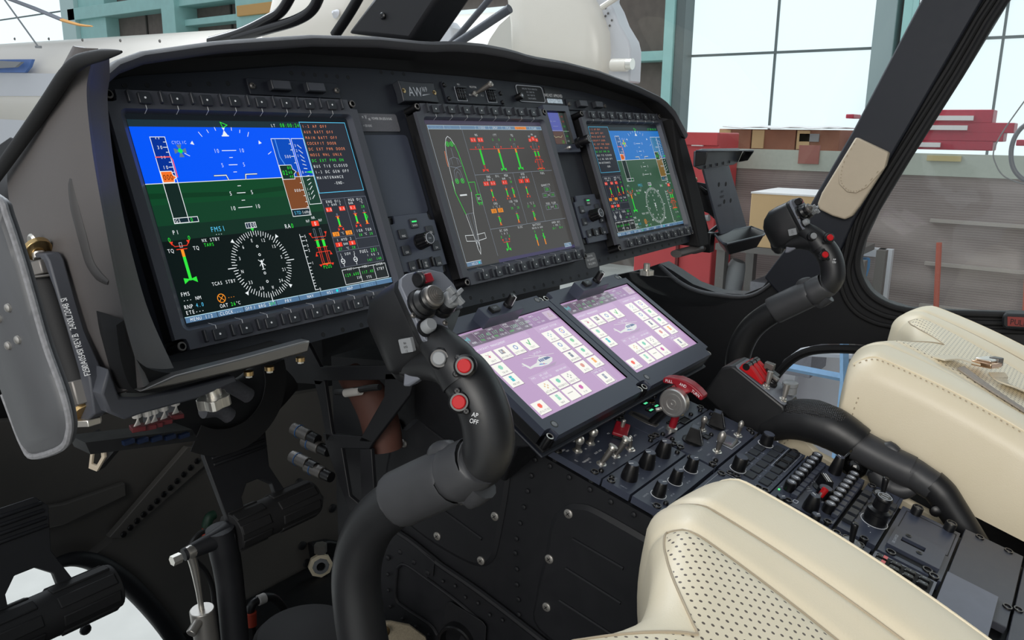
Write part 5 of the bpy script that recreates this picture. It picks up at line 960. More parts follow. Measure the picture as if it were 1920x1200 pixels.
t, mb = cpanel('cursor_control_panel', 'panel with square keys and a tall stacked joystick knob between two trim switches', 8, 302.5, 157, 346.5, grp=GP)
for q in (-.018, .012): mb.box(.0, .0745, q-.0002, q+.0002, 0, .0003, 'rubber')
lab(mb, t, '+', 44, 330, 5, 'white'); lab(mb, t, '-', 32, 334, 5, 'white'); lab(mb, t, '>', 146, 316, 3, 'white')
mb.build('faceplate', t, bevel=.0007)
keyarr(t, [(118.3, 308.6), (96.5, 308.6), (75, 308.6), (54.5, 308.6), (33, 308.6), (117.5, 340), (95.5, 340), (104, 323), (84, 323)], .0140, .0105, 'key', .0045)
mb = MB(); mb.lathe([(.0135, 0), (.0135, .003), (.0128, .012), (.0136, .013), (.0136, .017), (.011, .0185), (.0094, .0195), (.0090, .030), (.0098, .031), (.0098, .0335), (.0088, .035)], 'knob', n=30); mb.ring(circ(0, 0, .0082, 24), circ(0, 0, .0076, 24), .035, .0353, 'dim')
for q in (-1, 1): mb.box(q*.003-.0004, q*.003+.0004, -.004, .004, .035, .0353, 'dim')
mb.ring(circ(0, 0, .0158, 30), circ(0, 0, .0152, 30), 0, .0003, 'white'); o = mb.build('joystick_knob', t); a, b = L(t, 63, 332); o.matrix_basis = TR(a, b)
for x, y in ((4+6, 333), (151, 308)): dzus(t, x, y)
fin(t)
def trim_switch(label, x, y):
    t = thing('trim_switch', label, 'switch', PED @ Matrix.Translation((x*.001, -y*.001, 0)), 'black bat-handle switches in slotted round plates')
    mb = MB(); mb.lathe([(.0128, -.001), (.0128, .0010), (.0118, .0016)], 'knob', n=30); mb.lathe([(.0100, .0016), (.0098, .0019)], 'lgrey', n=28)
    for q in (-1, 1): mb.box(q*.0065-.0018, q*.0065+.0018, -.0004, .0004, .0019, .0021, 'rubber', Matrix.Rotation(.6, 4, 'Z'))
    mb.build('slotted_plate', t); mb = MB(); mb.tube([(0, 0, .001), (.001, .002, .010), (.0025, .004, .021), (.0028, .0043, .0235)], [.0026, .0034, .0042, .0028], 'knob', sub=3, n=14); mb.build('bat_handle', t)
trim_switch('black bat-handle switch beyond the joystick knob, nearer the right seat', 140, 324); trim_switch('black bat-handle switch beside the left seat edge, on near side of joystick', -13, 324.5)

def plain(name, label, x0, t0, x1, t1, m='plate', cat='panel', base=0):
    t, mb = cpanel(name, label, x0, t0, x1, t1, m=m, cat=cat, base=base); return t, mb
t, mb = plain('radio_side_panel', 'left-hand row of pedestal panels showing only at the seat edge', -153, 156, -4, 345)
for y in (222, 300): mb.box(-.0745, .0745, L(t, 0, y)[1]-.0008, L(t, 0, y)[1]+.0008, 0, .0006, 'rubber')
a, b = L(t, -50, 166); mb.ring(rrect(a-.09+.0, a+.048, b-.05, b+.006, .003), rrect(a-.0895, a+.0475, b-.0495, b+.0055, .003), 0, .0004, 'dim')
mb.build('faceplate', t, bevel=.0007)
dzus(t, -9, 163); dzus(t, -10, 214); rot(t, -12, 238, .006, .0055, .012); rot(t, -12, 280, .006, .0055, .012)
for y in (306, 318, 333): dzus(t, -2-6, y)
keyarr(t, [(-30, 296), (-16, 262)], .010, .007, 'key'); fin(t)

t, mb = cpanel('charging_panel', 'raised storage cover with slotted plate lettered USB CHARGER', 3, 350, 138, 418, cat='panel', h=.012)
a0 = L(t, 70, 384)[0]
mb.ring([(x, y) for x, y in rrect(*[L(t, 66, 0)[0], L(t, 130, 0)[0], L(t, 0, 415)[1], L(t, 0, 356)[1], .0008])], [(x, y) for x, y in rrect(*[L(t, 67, 0)[0], L(t, 129, 0)[0], L(t, 0, 414)[1], L(t, 0, 357)[1], .0008])], 0, .0003, 'rubber')
mb.box(L(t, 10, 0)[0], L(t, 18, 0)[0], L(t, 0, 410)[1], L(t, 0, 358)[1], 0, .0003, 'rubber'); mb.build('cover', t, bevel=.0007)
mb = MB(); x0_, x1_, y0_, y1_ = L(t, 19, 0)[0], L(t, 70, 0)[0], L(t, 0, 412)[1], L(t, 0, 355)[1]
ob = rrect(x0_, x1_, y0_, y1_, .001); sx0_, sx1_, sy0_, sy1_ = L(t, 40, 0)[0], L(t, 51, 0)[0], L(t, 0, 392)[1], L(t, 0, 366)[1]
mb.ring(ob, rrect(sx0_, sx1_, sy0_, sy1_, .0008), 0, .0045, 'plate'); mb.box(sx0_, sx1_, sy0_, sy1_, .0001, .0006, 'rubber'); text(mb, 'USB CHARGER', 0, -.0016, .0034, 'dim', TR(L(t, 40, 0)[0]-.003, L(t, 0, 360.5)[1], 0, 0), z=.0047, wid=.75, center=True); mb.build('slotted_plate', t, bevel=.0004)
for x, y in ((59, 371), (32, 388)): bolt(t, x, y, .0034, .0045, .0008)
for x, y in ((133, 366), (133, 405)):
    mb = MB(); mb.lathe([(.0066, 0), (.0066, .0095), (.0060, .0105), (.0045, .0105), (.0042, .009)], 'knob', n=24, cap=False); mb.lathe([(.0042, .009), (.004, .0092)], 'gun', n=16); o = mb.build('thumb_screw', t); a, b = L(t, x, y); o.matrix_basis = TR(a, b)
for x, y in ((10, 363), (12, 402), (6, 410)): dzus(t, x, y, r=.0056)
fin(t)
t, mb = cpanel('keypad', 'grey framed keypad with small black and pink keys, partly under the left seat edge', -70, 349, -2, 415, m='gplate', cat='keypad')
mb.box(-.031, .031, -.030, .030, 0, .0004, 'rubber'); mb.build('frame', t, bevel=.001)
for i in range(4):
    for j in range(2):
        x = L(t, 0, 0)[0]; mb = MB(); mb.prism(rrect(-.0058, .0058, -.0042, .0042, .002), 0, .004, 'knob', chamf=.001); text(mb, ('1', '2', '3', 'OK')[i], 0, -.001, .0025, 'dim', z=.0042, center=True)
        if i == 0: mb.box(.001, .0055, -.003, .003, .004, .0043, em((.5, .12, .12), .8))
        o = mb.build('push_key', t, label='pinkish lit key' if i == 0 else None); a, b = L(t, -13-11.5*j, 358+15*i); o.matrix_basis = TR(a, b, 0, -pi/2)
fin(t)
t, mb = cpanel('blank_cover', 'plain dark blank cover at the aft end of the pedestal', -20, 421, 157, 486, m='bezel', cat='cover'); mb.build('plate', t, bevel=.0007)
for x, y in ((151, 438), (151, 470), (20, 482)): dzus(t, x, y)
fin(t)
t, mb = cpanel('loose_cover_plate', 'scratched paler grey plate lying flat beside the left seat edge', -120, 420, 27, 472, m=mat('scuffed_grey_paint', (.15, .16, .2), .42, noise=.2, scale=40), cat='cover', h=.002, base=.0032)
mb.build('plate', t, bevel=.0005); fin(t)
t, mb = cpanel('rear_blank_cover', 'last blank cover strip at the right border of the view', -150, 489, 157, 580, m='bezel', cat='cover'); mb.build('plate', t, bevel=.0007); dzus(t, 26, 492); dzus(t, 151, 500); fin(t)
# ---------------------------------------------------------------- cyclic sticks
def depth(p): return (Vector(p)-CAM).dot(_f)
def pxr(p, w): return depth(p)*w/FPX/2
def tubepx(mb, pts, x, m, n=18, sub=5, flat=1.0, dx=0):
    P = [on_x(u, v, x)+Vector((dx, 0, 0)) for u, v, w in pts]; R = [pxr(p, w) for p, (u, v, w) in zip(P, pts)]
    mb.tube(P, R, m, n=n, sub=sub, flat=flat, ref=(1, 0, 0))
def loc(F, u, v, off=0):
    n = F.to_3x3() @ Vector((0, 0, 1)); p0 = F @ Vector((0, 0, off)); d = ray(u, v); p = CAM+d*((p0-CAM).dot(n)/d.dot(n)); return F.inverted() @ p
def axes(o, u, v, w): return Matrix(((u.x, v.x, w.x, o.x), (u.y, v.y, w.y, o.y), (u.z, v.z, w.z, o.z), (0, 0, 0, 1)))
XC = -.457
cy = thing('cyclic_stick', 'near black cyclic stick rising in front of the left display, two red buttons', 'control stick', Vector((XC, -.19, 1.30)), 'curved cyclic sticks')
mb = MB(); mb.tube([(XC, -.262, 1.022), (XC, -.25, 1.15), tuple(on_x(712, 1400, XC)), tuple(on_x(701, 1330, XC))], .0205, 'grip', n=18, ref=(1, 0, 0)); tubepx(mb, [(700, 1330, 92), (690, 1250, 92), (676, 1170, 93), (668, 1090, 92), (676, 1030, 92), (700, 980, 92), (745, 942, 93), (790, 925, 94)], XC, 'grip'); mb.build('curved_stem', cy, world=True)
mb = MB(); tubepx(mb, [(752, 934, 106), (756, 932, 110), (800, 912, 112), (845, 892, 112), (850, 890, 104), (858, 886, 112), (890, 868, 104), (893, 866, 96)], XC, 'boot', sub=4)
P = [on_x(u, v, XC) for u, v in ((812, 868), (822, 850), (842, 846), (852, 858))]; mb.tube(P, [.006, .009, .009, .006], 'boot', sub=4)
P = [on_x(u, v, XC) for u, v in ((905, 910), (893, 925), (884, 940), (882, 951))]; mb.tube(P, [.012, .010, .007, .003], 'boot', sub=4)
P = [on_x(u, v, XC) for u, v in ((850, 925), (872, 930), (882, 945))]; mb.tube(P, [.006, .008, .004], 'boot', sub=4)
mb.build('rubber_sleeve', cy, world=True, ang=60)
mb = MB(); tubepx(mb, [(872, 880, 88), (900, 868, 96), (916, 838, 98), (915, 802, 98), (906, 765, 98), (890, 730, 98), (868, 700, 96), (842, 682, 88), (810, 680, 70), (780, 684, 56), (755, 680, 44)], XC+.004, 'grip', n=22)
tubepx(mb, [(806, 632, 60), (828, 652, 76), (852, 680, 90), (872, 712, 94)], XC+.002, 'grip', n=22)
mb.build('grip', cy, world=True, ang=60)
beta = rad(32); w_ = Vector((-.12, -cos(beta), sin(beta))).normalized(); v_ = Vector((0, sin(beta), cos(beta))); u_ = v_.cross(w_).normalized(); v_ = w_.cross(u_)
C0 = on_x(776, 578, -.470)+Vector((.025, 0, 0)); CYF = axes(C0, u_, v_, w_)
HW, HH = .0250, .0278
hull = [(-1, -.88), (-1, .72), (-.86, .93), (-.6, 1.02), (.3, 1.0), (.8, .8), (1.02, .4), (1.05, -.1), (.95, -.4), (.5, -.75), (.1, -1.02), (-.45, -1.12), (-.85, -1.05)]
face = [(-1, -.88), (-1, .72), (-.86, .93), (-.6, 1.02), (.3, 1.0), (.8, .8), (1.02, .4), (1.05, -.1), (.95, -.36), (.72, -.32), (.55, -.1), (.3, -.06), (.12, -.25), (.08, -.6), (.02, -.95), (-.2, -1.12), (-.55, -1.12), (-.85, -1.05)]
def sec(z, s, dv=0, sx=None): return [Vector((a*HW*(sx or s), b*HH*s+dv, z)) for a, b in hull]
mb = MB(); mb.loft([sec(-.0045, .97), sec(-.005, 1.0), sec(-.010, 1.0), sec(-.0105, .985), sec(-.012, 1.0), sec(-.03, 1.1, -.0015, 1.04), sec(-.045, 1.12, -.003), sec(-.058, .98, -.006), sec(-.068, .72, -.009), sec(-.073, .35, -.011)], 'grip', CYF)
mb.tube([CYF @ Vector((-.001, -.020, -.058)), CYF @ Vector((-.002, -.032, -.064)), CYF @ Vector((-.002, -.038, -.060))], [.016, .014, .008], 'grip', sub=4, n=14); hd = mb.build('head_shell', cy, world=True, ang=45)
mb = MB(); mb.prism([(a*HW, b*HH) for a, b in face], -.0045, 0, 'gplate', CYF)
mb.build('control_face', cy, world=True, bevel=.0008)
def onface(u, v, off=0): p = loc(CYF, u, v, off); return CYF @ Matrix.Translation((p.x, p.y, 0))
mb = MB(); X = onface(790, 572) @ Matrix.Scale(1.3, 4); mb.lathe([(.0098, 0), (.0095, .002), (.0082, .003), (.0086, .005), (.0070, .008), (.0072, .011), (.0058, .0125)], 'knob', X, 24); mb.lathe([(.0064, .0125), (.0066, .0145), (.0058, .0155), (.0022, .0165)], 'gun', X, 24)
for k in range(4): mb.lathe([(.0046-k*.0009, .0155+k*.0009), (.0046-k*.0009, .0164+k*.0009), (.0040-k*.0009, .0164+k*.0009)], 'gun', X, 18)
mb.build('trim_hat', cy, world=True, ang=30)
mb = MB(); X = onface(826, 574) @ Matrix.Scale(1.25, 4); mb.lathe([(.0085, 0), (.0082, .002), (.0070, .004), (.0076, .006), (.0062, .010)], 'knob', X, 22); mb.lathe([(.0056, .009), (.0056, .015), (.0048, .0158)], 'lgrey', X, 20)
for k in range(4): mb.box(.0016, .0066, -.0012, .0012, .0145, .0185, 'lgrey', X @ Matrix.Rotation(k*pi/2+.4, 4, 'Z'))
mb.build('castle_hat', cy, world=True, bevel=.0003, label='light grey castellated hat switch')
mb = MB(); X = onface(796, 616) @ Matrix.Scale(1.15, 4); mb.lathe([(.0062, 0), (.0060, .0015), (.0048, .002)], 'knob', X, 20); mb.lathe([(.0046, .002), (.0046, .0075), (.0038, .0088)], 'lgrey', X, 20); mb.build('push_button', cy, world=True, label='pale grey push button')
for u, v in ((774, 592), (834, 606), (790, 553+40), (806, 530)):
    mb = MB(); screw_head(mb, 0, 0, 0, .0022, 'gun', onface(u, v), h=.002); mb.build('screw', cy, world=True)
mb = MB(); X = onface(787, 532); mb.prism(circ(0, .002, .0075, 18, .0062), 0, .003, 'knob', X @ Matrix.Rotation(pi/2, 4, 'Y') @ Matrix.Translation((-.006, 0, -.006))); mb.box(-.0045, .0045, -.004, .0065, .001, .0075, 'knob', X)
mb.build('guard_hinge', cy, world=True, bevel=.0015)
mb = MB(); mb.box(-.0015, .0075, -.003, .0045, .004, .0095, 'dred', X); mb.box(-.0045, .001, .0035, .0065, .003, .0085, 'dred', X); mb.build('guarded_trigger', cy, world=True, bevel=.001, label='dark red guarded trigger')
def grip_btn(u, v, x, r, m, nm, lab_, body='knob', hgt=.010):
    p = on_x(u, v, x); d = (CAM-p).normalized(); d = (d*.75+Vector((-.3, -.1, .1))).normalized(); X = aim(p-d*.008, p)
    mb = MB(); mb.lathe([(r*1.65, 0), (r*1.6, hgt*.6), (r*1.3, hgt*.75), (r*1.28, hgt*.9), (r*1.05, hgt*.9)], body, X, 26); b = mb.build(nm, cy, world=True)
    mb = MB(); mb.lathe([(r, hgt*.5), (r, hgt*1.05), (r*.85, hgt*1.15)], m, X, 24); c = mb.build('button_cap', b, label=lab_); c.matrix_basis = cy.matrix_basis.inverted(); return X
for k, (u, v) in enumerate(((871, 686), (861, 754))):
    X = grip_btn(u, v, XC-.0195, .0052, 'red', 'release_button', 'red button cap')
    for du, dv in ((-12, -15) if k == 0 else (-4, -21), (-16, 15) if k == 0 else (13, 17)):
        mb = MB(); p = on_x(u+du, v+dv, XC-.0175); screw_head(mb, 0, 0, 0, .0026, 'knob', aim(p, p+(CAM-p)), h=.002); mb.build('screw', cy, world=True)
grip_btn(824, 672, XC-.0155, .0052, 'lgrey', 'grey_button', 'grey button cap')
mb = MB(); X = aim(on_x(889, 785, XC-.022), CAM); up = Matrix.Rotation(0, 4, 'Z')
def facecam(p, tw=0):      # local frame looking at the place a decal faces
    p = Vector(p); n = (CAM-p).normalized(); x = Vector((0, 0, 1)).cross(n).normalized(); y = n.cross(x); return axes(p, x, y, n) @ Matrix.Rotation(tw, 4, 'Z')
Fp = facecam(on_x(890, 782, XC-.0215), -.25); text(mb, 'AP', 0, 0, .0034, 'white', Fp, wid=.8, center=True); text(mb, 'OFF', .0005, -.0047, .0034, 'white', Fp, wid=.8, center=True); mb.build('grip_lettering', cy, world=True)
mb = MB(); Fp = axes(on_x(761, 648, -.4715), Vector((0, -1, 0)), Vector((0, 0, 1)), Vector((-1, 0, 0))) @ Matrix.Rotation(rad(17), 4, 'Z'); mb.prism(rrect(-.0066, .0066, -.0055, .0055, .001), -.003, .0002, 'lgrey', Fp)
for i in range(3): text(mb, ('RH', 'HYD', '1 2')[i], 0, .001-.003*i, .002, 'knob', Fp, z=.0004, wid=.7, center=True)
mb.build('head_label', cy, world=True, label='small pale label plate')
mb = MB(); T = [on_x(u, v, XC) for u, v in ((762, 684), (790, 696), (797, 707), (775, 722), (764, 722), (766, 700))]; mb.loft([[p+Vector((-.006, 0, 0)) for p in T], [p+Vector((.006, 0, 0)) for p in T]], 'gplate'); mb.build('trigger', cy, world=True, bevel=.002)
cy2 = dup(cy, None, cy.location+Vector((.925, 0, 0)), label='far black cyclic stick curving up before the right door pillar')

# ---------------------------------------------------------------- collective lever
co = thing('collective_lever', 'black collective lever with red-guarded switch box, lying along pedestal far side', 'control lever', Vector((.2, -.62, 1.30)))
xq = .200
mb = MB(); tubepx(mb, [(1400, 800, 40), (1440, 797, 62), (1480, 788, 72), (1520, 790, 80), (1560, 803, 82), (1598, 826, 74), (1606, 832, 72)], xq, 'grip', n=22); mb.build('hand_grip', co, world=True)
mb = MB()       # knurled grip insert
P = [on_x(u, v, xq) for u, v in ((1455, 786), (1490, 778), (1530, 782), (1570, 798), (1588, 812))]; R = [pxr(p, w_i) for p, w_i in zip(P, (40, 56, 62, 58, 34))]
km = bpy.data.materials.new('knurled_rubber'); km.use_nodes = True; N = km.node_tree; b_ = N.nodes['Principled BSDF']; b_.inputs['Base Color'].default_value = (.012, .012, .014, 1); b_.inputs['Roughness'].default_value = .45
tc = N.nodes.new('ShaderNodeTexCoord'); vo = N.nodes.new('ShaderNodeTexVoronoi'); vo.inputs['Scale'].default_value = 430; vo.inputs['Randomness'].default_value = 0; N.links.new(tc.outputs['Object'], vo.inputs['Vector']); bp = N.nodes.new('ShaderNodeBump'); bp.inputs['Distance'].default_value = .0015; bp.inputs['Strength'].default_value = 1; bp.invert = True; N.links.new(vo.outputs['Distance'], bp.inputs['Height']); N.links.new(bp.outputs[0], b_.inputs['Normal'])
k1 = N.nodes.new('ShaderNodeMapRange'); k1.inputs[1].default_value = .25; k1.inputs[2].default_value = .45; N.links.new(vo.outputs['Distance'], k1.inputs[0]); k2 = N.nodes.new('ShaderNodeMix'); k2.data_type = 'RGBA'; k2.inputs[6].default_value = (.035, .036, .042, 1); k2.inputs[7].default_value = (.003, .003, .003, 1); N.links.new(k1.outputs[0], k2.inputs[0]); N.links.new(k2.outputs[2], b_.inputs['Base Color'])  # hollows between the knurls carry their shade in the base colour
mb.tube([p+Vector((-.003, -.001, .002)) for p in P], R, km, n=26, sub=5); mb.build('knurled_insert', co, world=True)
mb = MB(); tubepx(mb, [(1606, 833, 62), (1612, 836, 62), (1660, 862, 62), (1708, 885, 62), (1712, 887, 58), (1750, 912, 56)], xq, 'boot', sub=3)
P = [on_x(u, v, xq) for u, v in ((1640, 880), (1662, 908), (1690, 918), (1715, 915))]; mb.tube(P, [.012, .018, .014, .008], 'boot', sub=4); P = [on_x(u, v, xq) for u, v in ((1658, 842), (1668, 838), (1680, 848))]; mb.tube(P, .008, 'boot', sub=3); mb.build('rubber_sleeve', co, world=True, ang=60)
mb = MB(); tubepx(mb, [(1745, 905, 56), (1765, 925, 58), (1785, 955, 56), (1820, 1010, 54), (1880, 1110, 54)], xq, 'grip', sub=5)
for u, v in ((1755, 958), (1777, 1000)): p = on_x(u, v, xq-.016); mb.lathe([(.008, 0), (.007, .003), (.004, .0045)], 'knob', aim(p, p+Vector((-1, -.3, .2))), 14)
mb.build('lever_tube', co, world=True)
HB = [(1318, 742), (1322, 732), (1352, 690), (1370, 685), (1378, 688), (1470, 762), (1472, 772), (1452, 800), (1425, 822), (1380, 800)]
mb = MB(); P = [on_x(u, v, .178) for u, v in HB]; mb.loft([P, [p+Vector((.058, 0, 0)) for p in P]], 'grip'); mb.build('switch_box', co, world=True, bevel=.004, seg=3)
a0, a1 = on_x(1374, 688, .178), on_x(1470, 764, .178); yv = (a0-a1).normalized(); xv = Vector((1, 0, 0)); zv = xv.cross(yv); CB = axes(a1, xv, yv, zv); LB = (a0-a1).length
mb = MB(); mb.prism(rrect(.002, .056, .001, LB-.001, .006), 0, .0022, 'gplate', CB); mb.build('switch_face', co, world=True, bevel=.0006)
for i in range(3):
    x = .010+.0155*i; mb = MB(); pr = [(-.014, .0), (-.014, .008), (-.008, .0135), (.004, .0115), (.023, .0045), (.025, .0015), (.006, .001)]
    X = CB @ Matrix(((0, 0, 1, x), (1, 0, 0, LB*.76), (0, 1, 0, .002), (0, 0, 0, 1))) @ Matrix.Rotation(pi, 4, 'Y') @ Matrix.Translation((0, 0, 0))
    mb.prism(pr, -.0055, .0055, 'red', X); g = mb.build('red_guard', co, world=True, bevel=.001, label='bright red switch guard')
    mb = MB(); mb.lathe([(.0052, -.0062), (.0052, .0062)], 'knob', X @ Matrix.Translation((-.007, .009, 0)), 16); mb.build('hinge_barrel', co, world=True)
def ctog(x, y, nm='toggle_switch'):
    mb = MB(); X = CB @ Matrix.Translation((x, y, .002)); mb.lathe([(.0058, 0), (.0058, .001), (.004, .002), (.0038, .004)], 'steel', X, 18); mb.tube([X @ Vector(q) for q in ((0, 0, .003), (.001, .003, .010), (.002, .008, .022))], [.0022, .0036, .0042], 'satin', sub=2, n=14); mb.build(nm, co, world=True)
ctog(.012, LB*.42); ctog(.013, LB*.10)
mb = MB(); X = CB @ Matrix.Translation((.030, LB*.42, .002)); mb.lathe([(.0095, 0), (.009, .004), (.007, .006), (.007, .010)], 'knob', X, 22); mb.box(-.005, .005, -.006, .006, .010, .014, 'gun', X); mb.build('hat_switch', co, world=True, bevel=.001)
mb = MB(); X = CB @ Matrix.Translation((.045, LB*.52, .002)); mb.box(-.006, .006, -.010, .010, 0, .012, 'knob', X); mb.box(-.005, .005, -.004, .010, .012, .022, 'gun', X @ Matrix.Rotation(-.35, 4, 'X')); mb.build('rocker_switch', co, world=True, bevel=.001)
mb = MB(); X = CB @ Matrix.Translation((.046, LB*.12, .002)) @ Matrix.Rotation(-.5, 4, 'X'); mb.lathe([(.010, 0), (.010, .010), (.011, .011), (.011, .016), (.009, .0175), (.004, .018)], 'lgrey', X, 24); mb.build('grey_hat_switch', co, world=True, label='pale grey round hat switch')
mb = MB(); p = on_x(1602, 875, .197); mb.lathe([(.001, -.017), (.009, -.015), (.015, -.008), (.017, 0), (.015, .008), (.009, .015), (.001, .017)], mat('gloss_black_ball', (.004, .004, .004), .08), Matrix.Translation(p), 24); mb.build('friction_ball', co, world=True)

# ---------------------------------------------------------------- seats
def leather(perf):
    m = bpy.data.materials.new('cream_leather_perforated'); m.use_nodes = True; N = m.node_tree; L_ = N.links; b = N.nodes['Principled BSDF']; b.inputs['Roughness'].default_value = .42
    tc = N.nodes.new('ShaderNodeTexCoord'); sp = N.nodes.new('ShaderNodeSeparateXYZ'); L_.new(tc.outputs['Object'], sp.inputs[0])
    def mth(op, a, c=None, d=None):
        n = N.nodes.new('ShaderNodeMath'); n.operation = op
        for i, v in enumerate((a, c, d)):
            if v is None: continue
            if isinstance(v, (int, float)): n.inputs[i].default_value = v
            else: L_.new(v, n.inputs[i])
        return n.outputs[0]
    x, y = sp.outputs[0], sp.outputs[1]; s = 1/.0088; out = None
    for o in (0, .5):
        fx = mth('SUBTRACT', mth('FRACT', mth('ADD', mth('MULTIPLY', x, s), o+100)), .5); fy = mth('SUBTRACT', mth('FRACT', mth('ADD', mth('MULTIPLY', y, s*.9), o+100)), .5)
        dd = mth('SQRT', mth('ADD', mth('MULTIPLY', fx, fx), mth('MULTIPLY', fy, fy))); k = mth('LESS_THAN', dd, .125); out = k if out is None else mth('MAXIMUM', out, k)
    ax = mth('ABSOLUTE', x); lim = mth('SUBTRACT', -.046, mth('MULTIPLY', mth('POWER', mth('MAXIMUM', mth('SUBTRACT', 1, mth('DIVIDE', ax, .1)), 0), 1.41), .07))
    mask = mth('MULTIPLY', mth('LESS_THAN', ax, .096), mth('LESS_THAN', y, lim)); k = mth('MULTIPLY', out, mask)
    no = N.nodes.new('ShaderNodeTexNoise'); no.inputs['Scale'].default_value = 18; L_.new(tc.outputs['Object'], no.inputs['Vector'])
    c0 = N.nodes.new('ShaderNodeMix'); c0.data_type = 'RGBA'; c0.inputs[6].default_value = (.82, .72, .52, 1); c0.inputs[7].default_value = (.88, .785, .60, 1); L_.new(no.outputs[0], c0.inputs[0])
    mx = N.nodes.new('ShaderNodeMix'); mx.data_type = 'RGBA'; mx.inputs[7].default_value = (.12, .09, .07, 1); L_.new(k, mx.inputs[0]); L_.new(c0.outputs[2], mx.inputs[6]); L_.new(mx.outputs[2], b.inputs['Base Color'])
    n2 = N.nodes.new('ShaderNodeTexNoise'); n2.inputs['Scale'].default_value = 650; L_.new(tc.outputs['Object'], n2.inputs['Vector']); bp = N.nodes.new('ShaderNodeBump'); bp.inputs['Strength'].default_value = .2; bp.inputs['Distance'].default_value = .0008; L_.new(mth('SUBTRACT', n2.outputs[0], mth('MULTIPLY', k, 3)), bp.inputs['Height']); L_.new(bp.outputs[0], b.inputs['Normal'])
    return m
LM = leather(True)
def sbase(d): return 1.556-.26*d-.55*d*d if d > 0 else 1.556+.0*d
SWX = .232
def yfront(x): a = min(1, abs(x)/SWX); return -.428-.022*a**3-(.062*(1-(a/.55)**1.5) if a < .55 else 0)
def stop_(x, y, edge=True):
    a = abs(x)/SWX; d = -.48-y; z = sbase(d)
    t = min(1, max(0, (a-.42)/.30)); t = t*t*(3-2*t); z -= (1-t)*(.001+.10*max(0, min(d, .25)))
    for s_, wdt in ((.43, .012), (.605, .012)):
        q = abs(a-s_)*SWX; z -= .0040*math.exp(-(q/.0045)**2)
    if edge:
        r = .042; de = SWX-abs(x)
        if de < r: z -= (r-math.sqrt(max(0, r*r-(r-de)**2)))*.85
        r = .048; df = yfront(x)-y
        if df < r: z -= (r-math.sqrt(max(0, r*r-(r-max(df, 0))**2)))*.8
    return z
def sbot(y): return 1.415-.30*max(0, -.46-y) if y < -.46 else 1.415
def make_seat():
    t = thing('pilot_seat', '', 'seat', Vector((-.46, -.42, 1.40)), 'cream leather pilot seats')
    nx, ny = 60, 70; xs = [SWX*sin(pi/2*(2*i/nx-1)*.98)/sin(pi/2*.98) for i in range(nx+1)]; xs = [x for x in xs if all(abs(abs(x)-q) > .012 for q in (.0998, .1404))]; xs = sorted(xs+[s*(q+e) for s in (-1, 1) for q in (.0998, .1404) for e in (-.009, -.005, -.0025, 0, .0025, .005, .009)]); rings = []
    for k in range(7):
        r = []; q = k/7
        for x in xs:
            y = yfront(x); zt = stop_(x, y); zb = sbot(y); r.append(Vector((x, y+.004*sin(pi*q)*1.2, zb+(zt-zb)*q)))
        zb = sbot(yfront(0)); e = SWX
        rings.append([Vector((-e, yfront(e)-.0, sbot(0)))]+[Vector((-e, yfront(e), rings_z(r, q)[0]))]+r+[Vector((e, yfront(e), rings_z(r, q)[1]))]+[Vector((e, yfront(e), sbot(0)))])
    for k in range(ny+1):
        q = (k/ny)**1.5; r = []
        for x in xs: y0 = yfront(x); y = y0+(-1.05-y0)*q; r.append(Vector((x, y, stop_(x, y))))
        ye = yfront(SWX)+(-1.05-yfront(SWX))*q; zb = sbot(ye)
        rings.append([Vector((-SWX+.004, ye, zb)), Vector((-SWX-.002, ye, (zb+r[0].z)/2))]+r+[Vector((SWX+.002, ye, (zb+r[-1].z)/2)), Vector((SWX-.004, ye, zb))])
    mb = MB(); mb.loft(rings, LM, Matrix.Translation((-.46, 0, 0))); mb.build('cushion', t, world=True, ang=60)
    def seam(f, nm, y0=None, y1=-1.0, r=.0011, m='creamseam', dash=False, off=.0):
        mb = MB(); P = []
        for k in range(41):
            q = k/40; x, y = f(q); P.append(Vector((x-.46, y, stop_(x, y)+off+.0004)))
        if dash:
            P = crom(P, 4)
            for a, b in zip(P[0::2], P[1::2]): mb.tube([a.lerp(b, .1), a.lerp(b, .75)], .0009, m, n=6, sub=1)
            o = mb.build(nm, t, world=True); o['kind'] = 'stuff'
        else: mb.tube(P, r, m, n=8, sub=2); o = mb.build(nm, t, world=True)
        return o
    for s in (-1, 1):
        seam(lambda q: (s*.0998, -.464-.52*q), 'panel_seam', r=.0010)
        seam(lambda q: (s*.1404, yfront(.14)-.004-.56*q), 'bolster_seam', r=.0010)
        seam(lambda q: (s*(.2085-.0*q), yfront(.2)-.010-.56*q), 'edge_piping', r=.0013, m='cream')
        seam(lambda q: (s*(.2135), yfront(.2)-.012-.56*q), 'edge_stitching', dash=True, off=.0003)
        mb = MB(); Pp = crom([Vector((s*(SWX+.0005)-.46, yfront(SWX)-.012, 1.43)), Vector((s*(SWX+.0012)-.46, yfront(SWX)-.014, 1.47)), Vector((s*(SWX+.0012)-.46, yfront(SWX)-.020, 1.500))], 8)
        for a, b in zip(Pp[0::2], Pp[1::2]): mb.tube([a, a.lerp(b, .7)], .0009, 'creamseam', n=6, sub=1)
        o = mb.build('front_edge_stitching', t, world=True); o['kind'] = 'stuff'
    seam(lambda q: (-.1+.2*q, -.464-.07*(1-abs(2*q-1))**1.41), 'front_panel_seam', r=.0010)
    return t
def rings_z(r, q): return r[0].z, r[-1].z
seat = make_seat(); seat['label'] = 'near cream leather pilot seat cushion in the lower foreground, perforated centre panel'
seat2 = dup(seat, None, seat.location+Vector((.925, 0, 0)), label='far cream leather pilot seat cushion by the right door, belt lying on it')
